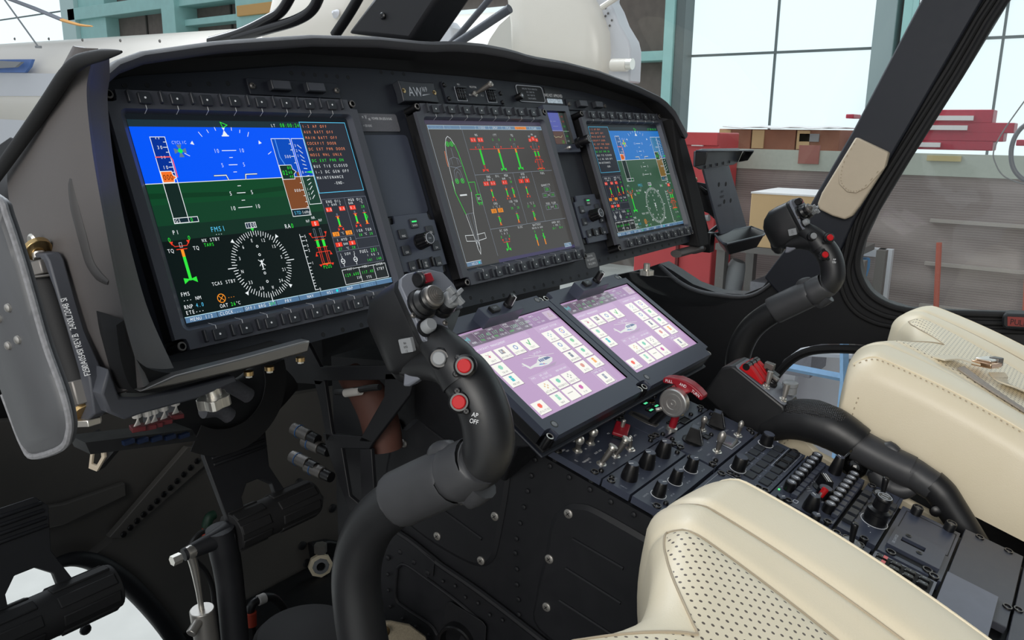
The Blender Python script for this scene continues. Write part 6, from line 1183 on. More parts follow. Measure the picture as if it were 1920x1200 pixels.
# belt on the far seat
bt = thing('seat_belt', 'cream webbing lap belt with coppery metal buckle on the far seat', 'seat belt', on_x(1760, 690, .47))
def zs(x, y): return stop_(x-.465, y)
mb = MB()
def strip(P, wd, m, nrm=(0, 0, 1), th=.0022):
    P = crom(P, 5); rr = []
    for i in range(len(P)):
        tt = (P[min(i+1, len(P)-1)]-P[max(i-1, 0)]).normalized(); sd = tt.cross(Vector(nrm)).normalized(); nn = sd.cross(tt).normalized()
        rr.append([P[i]+sd*wd/2, P[i]+sd*wd/2+nn*th, P[i]-sd*wd/2+nn*th, P[i]-sd*wd/2])
    mb.loft(rr, m)
def onseat(u, v, dz=0):     # where a sight line meets the far seat's top
    lo, hi = .9, 2.4
    for k in range(60):
        mid = (lo+hi)/2; p = CAM+ray(u, v)*mid
        if p.z > zs(p.x, p.y)+dz: lo = mid
        else: hi = mid
    return CAM+ray(u, v)*lo
strip([onseat(1757, 673, .003), onseat(1790, 672, .006), onseat(1830, 682, .010), onseat(1860, 688, .012)], .024, 'web')
strip([onseat(1868, 700, .008), onseat(1885, 718, .006), onseat(1925, 738, .004), onseat(1990, 775, .003)], .024, 'web'); mb.build('webbing', bt, world=True)
mb = MB(); strip([onseat(1800, 690, .0025), onseat(1835, 715, .0025), onseat(1880, 745, .0025), onseat(1950, 790, .0025)], .016, mat('grey_webbing', (.35, .31, .27), .8, noise=.3, scale=300)); mb.build('lower_strap', bt, world=True, label='darker grey-beige lower strap')
mb = MB(); p = onseat(1852, 684, .014); q = onseat(1880, 680, .014); XB = axes(p, (q-p).normalized(), Vector((0, 0, 1)).cross((q-p).normalized()).normalized(), Vector((0, 0, 1)))
mb.box(-.026, .016, -.014, .014, -.002, .006, mat('coppery_steel', (.75, .5, .33), .18, 1), XB); mb.box(-.018, .024, -.010, .012, .006, .010, 'steel', XB); mb.box(.006, .026, -.012, .002, -.001, .012, 'gun', XB); mb.build('buckle', bt, world=True, bevel=.0015, label='shiny coppery metal buckle')
# ---------------------------------------------------------------- helicopter cabin structure around the seats
def slab(mb, pts, x, th, m, close=False):       # outline seen on the plane x=const, given real thickness
    P = [on_x(u, v, x) for u, v in pts]; mb.loft([P, [p+Vector((th, 0, 0)) for p in P]], m)
XR = .95
mb = MB()
slab(mb, [(1090, 530), (1205, 505), (1238, 494), (1262, 508), (1300, 533), (1345, 549), (1395, 552), (1430, 538), (1462, 500), (1500, 432), (1560, 332), (1640, 192), (1740, 0), (1800, -120), (1990, -120), (1885, 0), (1800, 140), (1700, 298), (1640, 398), (1616, 450), (1607, 490), (1612, 520), (1628, 548), (1655, 568), (1700, 582), (1800, 588), (2080, 596), (2080, 668), (1700, 655), (1600, 645), (1540, 645), (1500, 653), (1470, 674), (1446, 712), (1415, 790), (1400, 830), (1330, 830), (1290, 760), (1250, 700), (1090, 640)], XR, .05, 'black')
o = struct(mb.build('wall_right', None, ang=30))
tr = thing('door_pillar', 'black right windscreen pillar with window seals running up to the roof', 'pillar', on_x(1450, 520, XR-.02))
mb = MB(); slab(mb, [(1432, 520), (1470, 470), (1535, 355), (1600, 243), (1727, 0), (1790, -120), (1905, -120), (1842, 0), (1705, 235), (1640, 345), (1600, 415), (1575, 470), (1566, 520), (1540, 560), (1480, 575)], XR-.022, .02, 'panel'); mb.build('trim_cover', tr, world=True, bevel=.004)
for k, (du, r) in enumerate(((0, .007), (-17, .006), (-33, .0055))):
    mb = MB(); mb.tube([on_x(u+du*.95, v+(du*.5 if v < 450 else -du*.9), XR-.006) for u, v in ((1995, -120), (1885, 0), (1800, 140), (1700, 298), (1640, 398), (1616, 450), (1607, 490), (1612, 520), (1628, 548), (1655, 568), (1700, 582), (1800, 588), (2080, 596))], r, 'rubber', n=10, sub=3); mb.build('window_seal', tr, world=True)
mb = MB(); mb.tube([on_x(u, v, XR-.012) for u, v in ((1236, 497), (1270, 527), (1305, 545), (1345, 553), (1400, 556), (1440, 536), (1478, 492), (1500, 440))], [.005, .006, .006, .006, .005, .004, .003, .002], 'hood', n=10, sub=4); mb.build('windscreen_sill_trim', tr, world=True)
mb = MB(); mb.tube([on_x(u, v, XR-.01) for u, v in ((1432, 790), (1448, 720), (1474, 684), (1505, 663), (1545, 655), (1620, 656), (1800, 668))], .010, 'rubber', n=10, sub=4); mb.build('lower_window_seal', tr, world=True)
po = thing('leather_pouch', 'beige leather pouch with rounded flap fixed on the black right pillar', 'pouch', on_x(1570, 400, XR-.04))
mb = MB(); slab(mb, [(1604, 257), (1666, 286), (1660, 310), (1612, 385), (1597, 405), (1583, 412), (1560, 405), (1536, 393), (1532, 383), (1540, 362)], XR-.046, .020, 'pouch'); mb.build('body', po, world=True, bevel=.004, seg=3)
mb = MB(); slab(mb, [(1606, 258), (1665, 287), (1658, 315), (1625, 352), (1605, 362), (1588, 360), (1573, 345), (1572, 325), (1580, 300)], XR-.050, .0035, 'pouch'); mb.build('flap', po, world=True, bevel=.0012)
mb = MB(); P = crom([on_x(u, v, XR-.0508) for u, v in ((1602, 268), (1583, 302), (1577, 326), (1578, 343), (1590, 356), (1605, 358), (1622, 349), (1652, 314))], 6)
for a, b in zip(P[0::2], P[1::2]): mb.tube([a, a.lerp(b, .6)], .0009, 'creamseam', n=6, sub=1)
q_ = mb.build('stitching', po, world=True); q_['kind'] = 'stuff'
# glass panes
def glass(name, rough=.02, tint=(1, 1, 1), haze=.0):
    m = bpy.data.materials.new(name); m.use_nodes = True; N = m.node_tree; out = N.nodes['Material Output']; N.nodes.remove(N.nodes['Principled BSDF'])
    t = N.nodes.new('ShaderNodeBsdfTransparent'); t.inputs[0].default_value = tint+(1,); g = N.nodes.new('ShaderNodeBsdfGlossy'); g.inputs['Roughness'].default_value = rough
    lw = N.nodes.new('ShaderNodeLayerWeight'); lw.inputs[0].default_value = .35; pw = N.nodes.new('ShaderNodeMath'); pw.operation = 'POWER'; pw.inputs[1].default_value = 3; N.links.new(lw.outputs['Facing'], pw.inputs[0]); fr = N.nodes.new('ShaderNodeMapRange'); fr.inputs[3].default_value = .02; fr.inputs[4].default_value = .5; N.links.new(pw.outputs[0], fr.inputs[0]); mx = N.nodes.new('ShaderNodeMixShader'); N.links.new(fr.outputs[0], mx.inputs[0]); N.links.new(t.outputs[0], mx.inputs[1]); N.links.new(g.outputs[0], mx.inputs[2])
    last = mx.outputs[0]
    if haze:
        d = N.nodes.new('ShaderNodeBsdfDiffuse'); d.inputs[0].default_value = (.7, .7, .72, 1); m2 = N.nodes.new('ShaderNodeMixShader'); m2.inputs[0].default_value = haze; N.links.new(last, m2.inputs[1]); N.links.new(d.outputs[0], m2.inputs[2]); last = m2.outputs[0]
    N.links.new(last, out.inputs[0]); return m
GL = glass('clear_acrylic', .02, (.97, .98, .97), .03); GLW = glass('clear_windscreen', .02, (.98, .985, .98), .0)
mb = MB(); slab(mb, [(1990, -120), (1885, 0), (1800, 140), (1700, 298), (1640, 398), (1614, 450), (1605, 490), (1612, 524), (1628, 552), (1655, 572), (1700, 586), (1800, 592), (2100, 602), (2300, -120)], XR+.02, .004, GL)
struct(mb.build('window_1'))
mb = MB(); P0 = crom([(.036, .30, 1.985), (.036, .12, 2.10), (.036, -.15, 2.30), (.036, -.45, 2.56)], 4); P1 = crom([(.97, .34, 1.42), (.97, .02, 1.42), (.97, -.15, 1.60), (.97, -.46, 2.3)], 4)
rr = []
for a, b in zip(P0, P1): rr.append([a.lerp(b, t)+Vector((0, .16*sin(pi*t), .10*sin(pi*t))) for t in [i/8 for i in range(9)]])
mb.loft(rr, GLW, closed=False, caps=False); g_ = mb.build('window_2'); struct(g_); so = g_.modifiers.new('thick', 'SOLIDIFY'); so.thickness = .004
# door release handle with PULL lettering
dh = thing('door_release', 'red plate lettered PULL on black door ledge at right edge', 'door release', on_x(1900, 600, XR-.05))
mb = MB(); slab(mb, [(1879, 592), (1888, 588), (1990, 592), (1990, 622), (1885, 617), (1878, 610)], XR-.05, .045, 'black'); mb.build('housing', dh, world=True, bevel=.004)
mb = MB(); slab(mb, [(1889, 594), (1985, 598), (1985, 616), (1889, 611)], XR-.053, .004, mat('dull_red_plate', (.26, .035, .03), .5)); mb.build('pull_plate', dh, world=True)
mb = MB(); Fp = axes(on_x(1894, 608, XR-.0535), Vector((0, -1, 0)), Vector((0, 0, 1)), Vector((-1, 0, 0))); text(mb, 'PULL', 0, 0, .0115, 'rubber', Fp, wid=.8); mb.build('lettering', dh, world=True)
# centre windscreen post and the pipes outside it
mb = MB(); Q = [on_x(u, v, -.032) for u, v in ((650, 62), (768, 76), (818, 0), (900, -120), (790, -120), (697, 0))]
mb.loft([Q, [p+Vector((.064, 0, 0)) for p in Q]], 'black'); cpst = thing('windscreen_post', 'thick black centre windscreen post above the glareshield', 'pillar', Vector((0, .2, 1.97))); mb.build('post', cpst, world=True, bevel=.006)
mb = MB(); pq = on_x(718, 30, -.034); screw_head(mb, 0, 0, 0, .005, 'knob', aim(pq, pq+Vector((-1, 0, 0))), h=.003); mb.build('bolt', cpst, world=True)
mb = MB(); mb.tube([on_x(u, v, 0) for u, v in ((628, 66), (652, 30), (672, -4), (700, -60))], .008, 'knob', n=12, sub=3); mb.build('outer_seal', cpst, world=True)
for i, (pp, lb) in enumerate((([(395, 78), (450, 62), (500, 38), (530, 18), (556, -30)], 'left of two bent black pipes outside the windscreen'), ([(440, 72), (500, 55), (555, 38), (588, 15), (606, -30)], 'right of two bent black pipes outside the windscreen'))):
    t = thing('wiper_pipe', lb, 'pipe', on_x(*pp[0], .0), 'bent black pipes outside windscreen'); mb = MB(); mb.tube([on_x(u, v, .0) for u, v in pp], .0085, mat('gloss_black', (.01, .01, .012), .18), n=16, sub=6); mb.build('pipe', t, world=True)
# left windscreen frame
lf = thing('left_windscreen_frame', 'black frame sweeping down outside the grey panel shell at far left', 'window frame', on_x(0, 290, -.63))
mb = MB(); mb.tube([on_x(u, v, -.6085) for u, v in ((228, 97), (192, 103), (150, 115), (124, 140), (92, 188), (48, 252), (2, 316), (-40, 372))], [.0008, .004, .005, .0054, .0054, .0054, .0054, .0054], 'rubber', n=12, sub=5); mb.build('frame', lf, world=True)
mb = MB(); slab(mb, [(-8, 275), (18, 257), (36, 262), (20, 300), (-4, 310)], -.592, .004, 'black'); mb.build('clip', lf, world=True, bevel=.001)
# grey flap at far left (door jettison panel edge)
fp = thing('door_post_flap', 'grey curved flap with rough worn edge and rivets at the left border', 'flap', on_x(60, 840, -.70))
F1 = crom([on_x(u, v, -.70) for u, v in ((-60, 340), (0, 374), (15, 405), (43, 490), (63, 560), (88, 647), (117, 727), (131, 780), (131, 812), (117, 839), (64, 855), (45, 833), (24, 780), (0, 716), (-60, 560))], 4)
mb = MB(); cc = sum(F1, Vector())/len(F1); F2 = [p+(cc-p).normalized()*.007+Vector((-.004, 0, 0)) for p in F1]
mb.loft([[p+Vector((.004, 0, 0)) for p in F1], F1, F2], mat('flap_grey', (.075, .077, .082), .5, noise=.1, scale=30)); mb.build('flap', fp, world=True, ang=50)
mb = MB(); mb.tube([p+Vector((-.0005, 0, 0)) for p in F1[4:-5]], .0022, mat('worn_edge', (.2, .2, .21), .6, noise=.5, scale=300), n=8, sub=1); mb.build('worn_edge', fp, world=True, label='paler worn rubber edge')
for u, v in ((16, 577), (34, 637), (16, 648), (-2, 597)):
    mb = MB(); p = on_x(u, v, -.7045); mb.lathe([(.0028, 0), (.0024, .0012), (.001, .0018)], 'satin', aim(p, p+Vector((-1, -.2, 0))), 12); mb.build('rivet', fp, world=True)

# under-panel tray, thumb nut and wiring
tt = thing('panel_mount_rail', 'bare metal rail with knurled thumb nut under the left display', 'bracket', on_y(420, 700, -.03))
mb = MB(); P = [on_y(u, v, -.135) for u, v in ((262, 735), (330, 722), (470, 690), (578, 660), (582, 638), (572, 640), (470, 668), (330, 704))]
mb.loft([P, [p+Vector((0, .012, 0)) for p in P]], 'silver'); mb.build('rail', tt, world=True, bevel=.0015)
p0, p1 = on_y(396, 722, -.105), on_y(404, 746, -.105); mb = MB(); mb.cyl(p0, p1, .0068, 'steel', n=20)
n = 30; X = aim(on_y(399, 742, -.105), on_y(404, 765, -.105)); mb.loft([[((.0128+.0014*cos(5*a)+.0003*(k % 2))*cos(a), (.0128+.0014*cos(5*a)+.0003*(k % 2))*sin(a), z) for k in range(60) for a in [2*pi*k/60]] for z in (0, .0095)], 'steel', X); mb.build('thumb_nut', tt, world=True, bevel=.0005)
for u, v in ((466, 696), (505, 687), (563, 670)):
    mb = MB(); p = on_y(u, v, -.130); mb.cyl(p, p+Vector((0, 0, -.0035)), .0042, 'brass', n=12); mb.cyl(p+Vector((0, 0, -.0035)), p+Vector((0, 0, -.0055)), .003, 'steel', n=6); mb.build('rail_bolt', tt, world=True)
for k, (u, v) in enumerate(((258, 788), (278, 785), (290, 781), (308, 775), (330, 765))):
    t = thing('wire_connector', ('leftmost dark red plug with white wires under the bracket', 'second dark red plug from left, under the bracket', 'third dark red plug from left, under the bracket', 'fourth dark red plug from left, under the bracket', 'rightmost dark red plug with white sleeve under the bracket')[k], 'connector', on_y(u, v+18, -.02), 'wire plugs in a row under the panel bracket')
    mb = MB(); c = on_y(u, v+14, -.02); mb.box(-.006, .006, -.006, .006, -.0022, .0022, mat('dark_red_plug', (.10, .008, .012), .5), Matrix.Translation(c) @ Matrix.Rotation(-.3, 4, 'Z')); mb.build('plug', t, world=True, bevel=.0005)
    mb = MB()
    for q in (-2, -1, 0, 1, 2): mb.tube([on_y(u, v-14, -.02), on_y(u+q, v-2, -.02)+Vector((0, .001*q, 0)), on_y(u+q*3, v+12, -.02)], .0009, 'wire', n=6, sub=3)
    mb.build('wires', t, world=True)
    mb = MB(); mb.tube([on_y(u-5, v-26, -.02), on_y(u-1, v-6, -.02)], .0042, 'wire', n=10, sub=1); mb.build('sleeve', t, world=True, label='white label sleeve')
tb = thing('terminal_strip', 'dark terminal strip with blue blocks below the row of wire plugs', 'terminal block', on_y(290, 815, -.015))
mb = MB(); P = [on_y(u, v, -.01) for u, v in ((160, 830), (360, 805), (372, 826), (170, 852))]; mb.loft([P, [p+Vector((0, .03, 0)) for p in P]], 'deep')
for k in range(5): c = on_y(240+26*k, 828-3*k, -.012); mb.box(-.005, .005, -.003, .003, -.002, .002, mat('dark_blue_plastic', (.004, .012, .04), .5), Matrix.Translation(c))
mb.build('strip', tb, world=True)
# hanging gauge plate and looped strap
gp = thing('cutout_plate', 'small metal plate with round cut-out hanging under the bracket', 'plate', on_x(190, 855, -.52))
mb = MB(); P = [on_x(u, v, -.56) for u, v in ((172, 829), (184, 834), (195, 842), (196, 858), (181, 884), (166, 878))]; c = on_x(180, 856, -.56)
I = [c+(p-c)*.62 for p in P]; mb.loft([P, I, [p+Vector((.002, 0, 0)) for p in I], [p+Vector((.002, 0, 0)) for p in P], P], 'pouch', caps=False); mb.build('plate', gp, world=True)
mb = MB(); P = [on_x(u, v, -.558) for u, v in ((170, 812), (215, 845), (181, 885), (198, 850), (172, 828))]; mb.loft([P, [p+Vector((.01, .004, 0)) for p in P]], 'black'); mb.build('bracket_wing', gp, world=True)
sr = thing('looped_strap', 'thin dark looped strap curving below the left display bracket', 'strap', on_y(430, 825, .06))
mb = MB(); strip([on_y(u, v, .06) for u, v in ((514, 682), (518, 715), (508, 760), (480, 800), (440, 824), (400, 830), (368, 822))], .03, 'rubber', (0, 1, 0), .0015); mb.build('strap', sr, world=True)
ins = thing('rear_case', 'black curved instrument case showing behind the looped strap', 'case', on_y(440, 760, .10))
mb = MB(); mb.tube([on_y(u, v, .10) for u, v in ((300, 760), (400, 770), (470, 750), (520, 700))], .032, 'deep', n=16, sub=4); mb.build('case', ins, world=True)
for k, (a, b, c) in enumerate((((395, 715), (430, 722), (466, 742)), ((380, 770), (410, 768), (430, 780)))):
    t = thing('braided_cable', ('grey ribbed cable bundle behind the thumb nut', 'short grey cable bundle below the thumb nut')[k], 'cable', on_y(*c, .03)); mb = MB(); mb.tube([on_y(*a, .03), on_y(*b, .03), on_y(*c, .03)], .0085, mat('grey_braid', (.07, .07, .08), .6, noise=.4, scale=400), n=14, sub=4); mb.build('bundle', t, world=True)

# ---------------------------------------------------------------- nose structure and pedals
nose = thing('nose_structure', 'dark painted nose bulkhead and floor with riveted diagonal rib behind the pedals', 'bulkhead', on_y(300, 1000, .45))
dk = mat('dark_structure_paint', (.095, .090, .083), .6, noise=.15, scale=12)
def yslab(mb, pts, y, th, m): P = [on_y(u, v, y) for u, v in pts]; mb.loft([P, [p+Vector((0, th, 0)) for p in P]], m)
mb = MB(); yslab(mb, [(-120, 800), (430, 760), (392, 842), (300, 925), (215, 1012), (150, 1062), (60, 1040), (-120, 1010)], .47, .02, dk); mb.build('forward_skin', nose, world=True)
mb = MB(); yslab(mb, [(392, 842), (430, 760), (800, 700), (800, 1320), (360, 1300), (322, 1202), (262, 1132), (215, 1095), (150, 1062), (215, 1012), (300, 925)], .45, .02, dk); mb.build('bulkhead', nose, world=True)
mb = MB(); yslab(mb, [(352, 838), (392, 836), (470, 860), (462, 872), (398, 862), (228, 1010), (205, 1008)], .44, .012, dk)
for k in range(13): t_ = k/12; p = on_y(382-150*t_, 852+150*t_, .438); mb.lathe([(.006, 0), (.004, .002)], 'knob', aim(p, p+Vector((0, -1, 0))), 8)
mb.build('diagonal_rib', nose, world=True, bevel=.002)
mb = MB(); yslab(mb, [(-120, 984), (120, 945), (235, 905), (238, 930), (120, 985), (-120, 1035)], .455, .010, dk); mb.build('stringer', nose, world=True, bevel=.002)
mb = MB(); mb.tube([on_y(u, v, .43) for u, v in ((90, 1062), (140, 1048), (190, 1060), (245, 1100), (300, 1160), (350, 1230))], [.006, .011, .014, .015, .015, .015], 'black', n=12, sub=5); mb.build('chin_window_frame', nose, world=True)
mb = MB(); mb.box(-1.0, -.155, .46, .50, 1.0, 1.9, 'deep') ; 
# black backing above the forward skin, up to the hood
mb = MB(); yslab(mb, [(-40, 640), (800, 560), (800, 720), (430, 770), (-40, 812)], .50, .02, 'deep'); mb.build('upper_backing', nose, world=True)
for u, v in ((560, 905), (597, 935), (623, 953), (566, 1023), (575, 1056), (590, 1087), (606, 1118), (404, 852), (425, 862), (160, 1180)):
    mb = MB(); p = on_y(u, v, .449); mb.lathe([(.009, 0), (.008, .003), (.004, .005)], 'black', aim(p, p+Vector((0, -1, 0))), 12); mb.build('dome_rivet', nose, world=True)
mb = MB()
for k, (u, v) in enumerate(((700, 960), (760, 1165), (800, 1190))): pass
# floor covering glimpsed beside the stick
fl = thing('floor_mat', 'beige padded floor mat edge with brass screw at the foot of the stick', 'mat', on_x(760, 1200, -.17))
mb = MB(); P = [on_y(u, v, -.05) for u, v in ((700, 1172), (735, 1163), (770, 1170), (800, 1192), (812, 1240), (690, 1240))]; mb.loft([P, [p+Vector((0, .05, -.02)) for p in P]], mat('beige_fleck_mat', (.42, .36, .26), .9, noise=.4, scale=500)); mb.build('mat', fl, world=True, bevel=.003)
mb = MB(); p = on_y(724, 1184, -.055); mb.lathe([(.006, 0), (.005, .002), (.003, .003)], 'brass', aim(p, p+Vector((0, -1, .3))), 14); mb.build('brass_screw', fl, world=True)

def pedal(x, label, y=.10):
    t = thing('rudder_pedal', label, 'pedal', Vector((x, y, 1.25)), 'black rudder pedals'); X = Matrix.Translation((x, y, 1.365))
    ax = lambda s, yy, z: Vector((x+s, y+yy, 1.365+z))
    out = [(-.046, .015), (-.052, .10), (-.046, .118), (.030, .118), (.040, .105), (.030, .06), (.045, .015), (.028, .012), (.026, .038), (.012, .050), (-.008, .050), (-.020, .036), (-.022, .012)]
    mb = MB(); XP = X @ Matrix.Rotation(rad(68), 4, 'X'); mb.prism(out, -.004, .004, 'black', XP)
    for k in range(4): mb.tube([XP @ Vector((-.044, .086+.008*k, .005)), XP @ Vector((.034, .086+.008*k, .005))], .0022, 'black', n=8, sub=1)
    mb.build('foot_plate', t, world=True, bevel=.0015)
    mb = MB(); mb.cyl(ax(-.045, 0, 0), ax(.080, 0, 0), .024, 'rubber', n=24)
    for a in range(0, 360, 45): c, s = cos(rad(a)), sin(rad(a)); mb.box(-.004, .055, -.006, .006, .0225, .0255, 'rubber', Matrix.Translation(ax(.020, 0, 0)) @ Matrix.Rotation(rad(a), 4, 'X')); mb.box(-.030, .012, -.006, .006, .0225, .0252, 'rubber', Matrix.Translation(ax(-.014, 0, 0)) @ Matrix.Rotation(rad(a+22), 4, 'X'))
    mb.build('roller', t, world=True, bevel=.0012)
    mb = MB(); mb.tube([ax(-.05, 0, 0), ax(-.075, 0, 0), ax(-.108, .002, -.002)], [.016, .011, .0075], 'black', sub=2, n=14); mb.tube([ax(-.06, .0, .012), ax(-.056, .0, -.02), ax(-.052, 0, -.06), ax(-.05, 0, -.16)], [.017, .018, .017, .017], 'black', sub=2, n=16); mb.build('pedal_arm', t, world=True)
    mb = MB(); mb.lathe([(.0075, -.005), (.0085, 0), (.0075, .005)], 'steel', Matrix.Translation(ax(-.100, 0, -.001)) @ Matrix.Rotation(pi/2, 4, 'Y'), 16)
    mb.cyl(ax(-.113, 0, -.002), ax(-.124, 0, -.002), .0062, 'steel', n=6); mb.tube([ax(-.100, 0, -.006), ax(-.097, 0, -.022), ax(-.094, 0, -.055), ax(-.092, 0, -.085)], [.0055, .0050, .0036, .0032], 'steel', sub=2, n=12); mb.build('push_rod', t, world=True, label='bright steel push rod with ball end')
    mb = MB(); mb.cyl(ax(-.092, 0, -.080), ax(-.084, 0, -.20), .0145, 'satin', n=20); mb.cyl(ax(-.098, -.005, -.088), ax(-.116, -.012, -.096), .006, 'satin', n=12); mb.build('cylinder', t, world=True, bevel=.001, label='satin metal hydraulic cylinder')
    return t
pd = pedal(-.330, 'right rudder pedal, in front of the nose bulkhead')
dup(pd, None, pd.location+Vector((-.272, 0, .0)), label='left rudder pedal in the lower left corner of the view')
hb = thing('hose_run', 'black hose with red sleeve and white tag beside round black boot', 'hose', on_y(500, 1150, .12))
mb = MB(); mb.tube([on_y(u, v, .16) for u, v in ((480, 1230), (472, 1180), (470, 1140), (485, 1125), (510, 1120), (530, 1140), (545, 1175))], .006, 'cable', n=12, sub=5); mb.build('hose', hb, world=True)
mb = MB(); mb.tube([on_y(471, 1172, .158), on_y(470, 1148, .158)], .0078, 'hose', n=14, sub=1); mb.build('red_sleeve', hb, world=True)
mb = MB(); mb.tube([on_y(484, 1126, .158), on_y(496, 1121, .158)], .0072, 'wire', n=14, sub=1); mb.build('white_tag', hb, world=True)
bo = thing('stick_boot', 'round ribbed black boot at the foot of the near stick', 'boot', on_y(570, 1200, .05))
mb = MB(); c = on_y(575, 1215, .05); mb.lathe([(.072, -.08), (.068, -.02), (.066, 0), (.060, .006), (.02, .010)], 'rubber', Matrix.Translation(c+Vector((0, 0, .02))), 36); mb.build('boot', bo, world=True)
rb = thing('rod_end_bearing', 'cream and grey rod-end bearing with hex bolt on the bulkhead', 'bearing', on_y(598, 1060, .40))
X = aim(on_y(600, 1058, .40), on_y(600, 1058, .40)+Vector((-.6, -1, .1))); mb = MB(); mb.lathe([(.023, 0), (.023, .008), (.016, .010), (.016, .008)], 'cream', X, 8, cap=False); mb.lathe([(.0155, .004), (.0150, .011), (.0085, .012), (.008, .006)], 'lgrey', X, 24, cap=False); mb.lathe([(.008, .004), (.006, .013), (.001, .013)], 'knob', X, 16); mb.build('bearing', rb, world=True)
mb = MB(); mb.cyl(on_y(602, 1052, .40)+Vector((0, 0, .018)), on_y(602, 1040, .40)+Vector((0, 0, .022)), .012, 'satin', n=6); mb.build('hex_bolt', rb, world=True)
mb = MB(); P = [on_y(u, v, .43) for u, v in ((588, 1022), (620, 1015), (650, 1020), (655, 1100), (600, 1105))]; mb.loft([P, [p+Vector((0, .02, 0)) for p in P]], 'black'); mb.build('lug', rb, world=True, bevel=.003)
cb = thing('pedal_cable', 'thin black cable with printed tag and green connector behind right pedal', 'cable', on_y(400, 980, .3))
mb = MB(); mb.tube([on_y(u, v, .20) for u, v in ((430, 982), (400, 992), (375, 1000), (358, 1022), (362, 1045), (385, 1070), (398, 1100), (404, 1150), (410, 1230))], .0035, 'cable', n=8, sub=5); mb.build('cable', cb, world=True)
mb = MB(); mb.tube([on_y(395, 994, .195), on_y(420, 987, .195)], .0042, 'wire', n=8, sub=1); mb.build('printed_tag', cb, world=True)
mb = MB(); mb.tube([on_y(388, 1005, .35), on_y(388, 985, .35), on_y(393, 970, .35), on_y(402, 965, .35)], [.007, .008, .008, .007], mat('dark_green_plug', (.015, .05, .03), .5), n=12, sub=3); mb.build('green_plug', cb, world=True)
mb = MB(); mb.tube([on_y(390, 1006, .345), on_y(389, 990, .345)], .0085, 'hose', n=12, sub=1); mb.build('red_band', cb, world=True)

# truss bracket and connectors deep under the panel
tr2 = thing('truss_bracket', 'dark cut-out bracket with triangular openings beside the pedestal', 'bracket', on_x(640, 900, -.10))
xx = -.24; mb = MB()
def bar(pts): slab(mb, pts, xx, .006, 'black')
bar([(528, 650), (575, 640), (600, 688), (770, 684), (778, 700), (765, 712), (608, 714), (600, 722), (528, 716)]); bar([(588, 712), (608, 714), (622, 812), (640, 830), (612, 828), (600, 760)]); bar([(722, 700), (778, 700), (768, 740), (700, 830), (672, 828), (720, 744)]); bar([(605, 812), (640, 816), (676, 818), (700, 828), (692, 842), (612, 840)]); bar([(612, 838), (640, 838), (655, 930), (690, 960), (655, 958), (626, 880)]); bar([(675, 842), (696, 842), (706, 990), (680, 960), (676, 905)])
mb.build('bracket', tr2, world=True, bevel=.001)
du_ = thing('brown_duct', 'brown round duct seen through the upper bracket opening', 'duct', on_x(700, 770, -.15)); mb = MB(); mb.tube([on_x(u, v, -.20) for u, v in ((655, 700), (690, 740), (712, 790), (720, 840))], [.018, .024, .025, .025], 'duct', n=16, sub=4); mb.build('duct', du_, world=True)
wt = thing('tagged_wire', 'white tagged wire crossing the upper bracket opening', 'wire', on_x(665, 735, -.16)); mb = MB(); mb.tube([on_x(u, v, -.232) for u, v in ((630, 735), (650, 735), (690, 728), (712, 726))], .0042, 'cable', n=10, sub=3); mb.build('wire', wt, world=True)
mb = MB(); mb.tube([on_x(648, 737, -.232), on_x(676, 733, -.232)], .0055, 'wire', n=12, sub=1); mb.build('tag', wt, world=True)
for k, (u, v) in enumerate(((565, 810), (585, 832), (562, 862), (590, 880))[:4]):
    t = thing('round_connector', ('upper left dark connector with blue ring by the bracket', 'upper right dark connector with blue ring by the bracket', 'lower left dark connector with blue ring by the bracket', 'lower right dark connector with blue ring by the bracket')[k], 'connector', on_x(u, v, -.19), 'dark round cable connectors deep under the panel')
    a, b = on_x(u-14, v-6, -.19), on_x(u+16, v+8, -.19); mb = MB(); mb.cyl(a, b, .0095, 'gun', n=20); mb.cyl(b, b+(b-a)*.5, .0078, 'knob', n=20); mb.build('shell', t, world=True, bevel=.0008)
    mb = MB(); c = a.lerp(b, .35); d = (b-a).normalized()*.0015; mb.cyl(c, c+d, .0101, mat('blue_ring', (.02, .12, .35), .4), n=20); mb.build('blue_ring', t, world=True)
# tablet holder clamped to the right end of the panel
th_ = thing('tablet_holder', 'black tablet holder with upper and lower clamps beside the right display', 'tablet holder', on_y(1330, 470, -.04))
def Y5(u, v, d=0): return on_y(u, v, -.04+d)
mb = MB(); P = [Y5(*q) for q in ((1317, 308), (1366, 306), (1401, 428), (1352, 440))]; mb.loft([P, [p+Vector((.002, .006, 0)) for p in P]], mat('slate_plastic', (.10, .115, .145), .35, noise=.15, scale=20)); mb.build('back_plate', th_, world=True, bevel=.001)
mb = MB()
for u, v in ((1348, 346), (1361, 345), (1358, 378), (1370, 376)): p = Y5(u, v, -.0002); mb.lathe([(.005, 0), (.0048, .0003)], 'rubber', aim(p, p+Vector((0, -1, 0))), 14)
Fp = axes(Y5(1352, 362, -.0006), Vector((1, 0, 0)), Vector((.22, 0, .97)), Vector((0, -1, 0)))
for q, st in ((0, 'RAM'), (-.011, 'MOUNTS'), (-.03, 'WWW')): text(mb, st, -.001-q*-.2, q, .006, 'rubber', Fp, z=.0002, wid=.7)
mb.build('moulded_marks', th_, world=True)
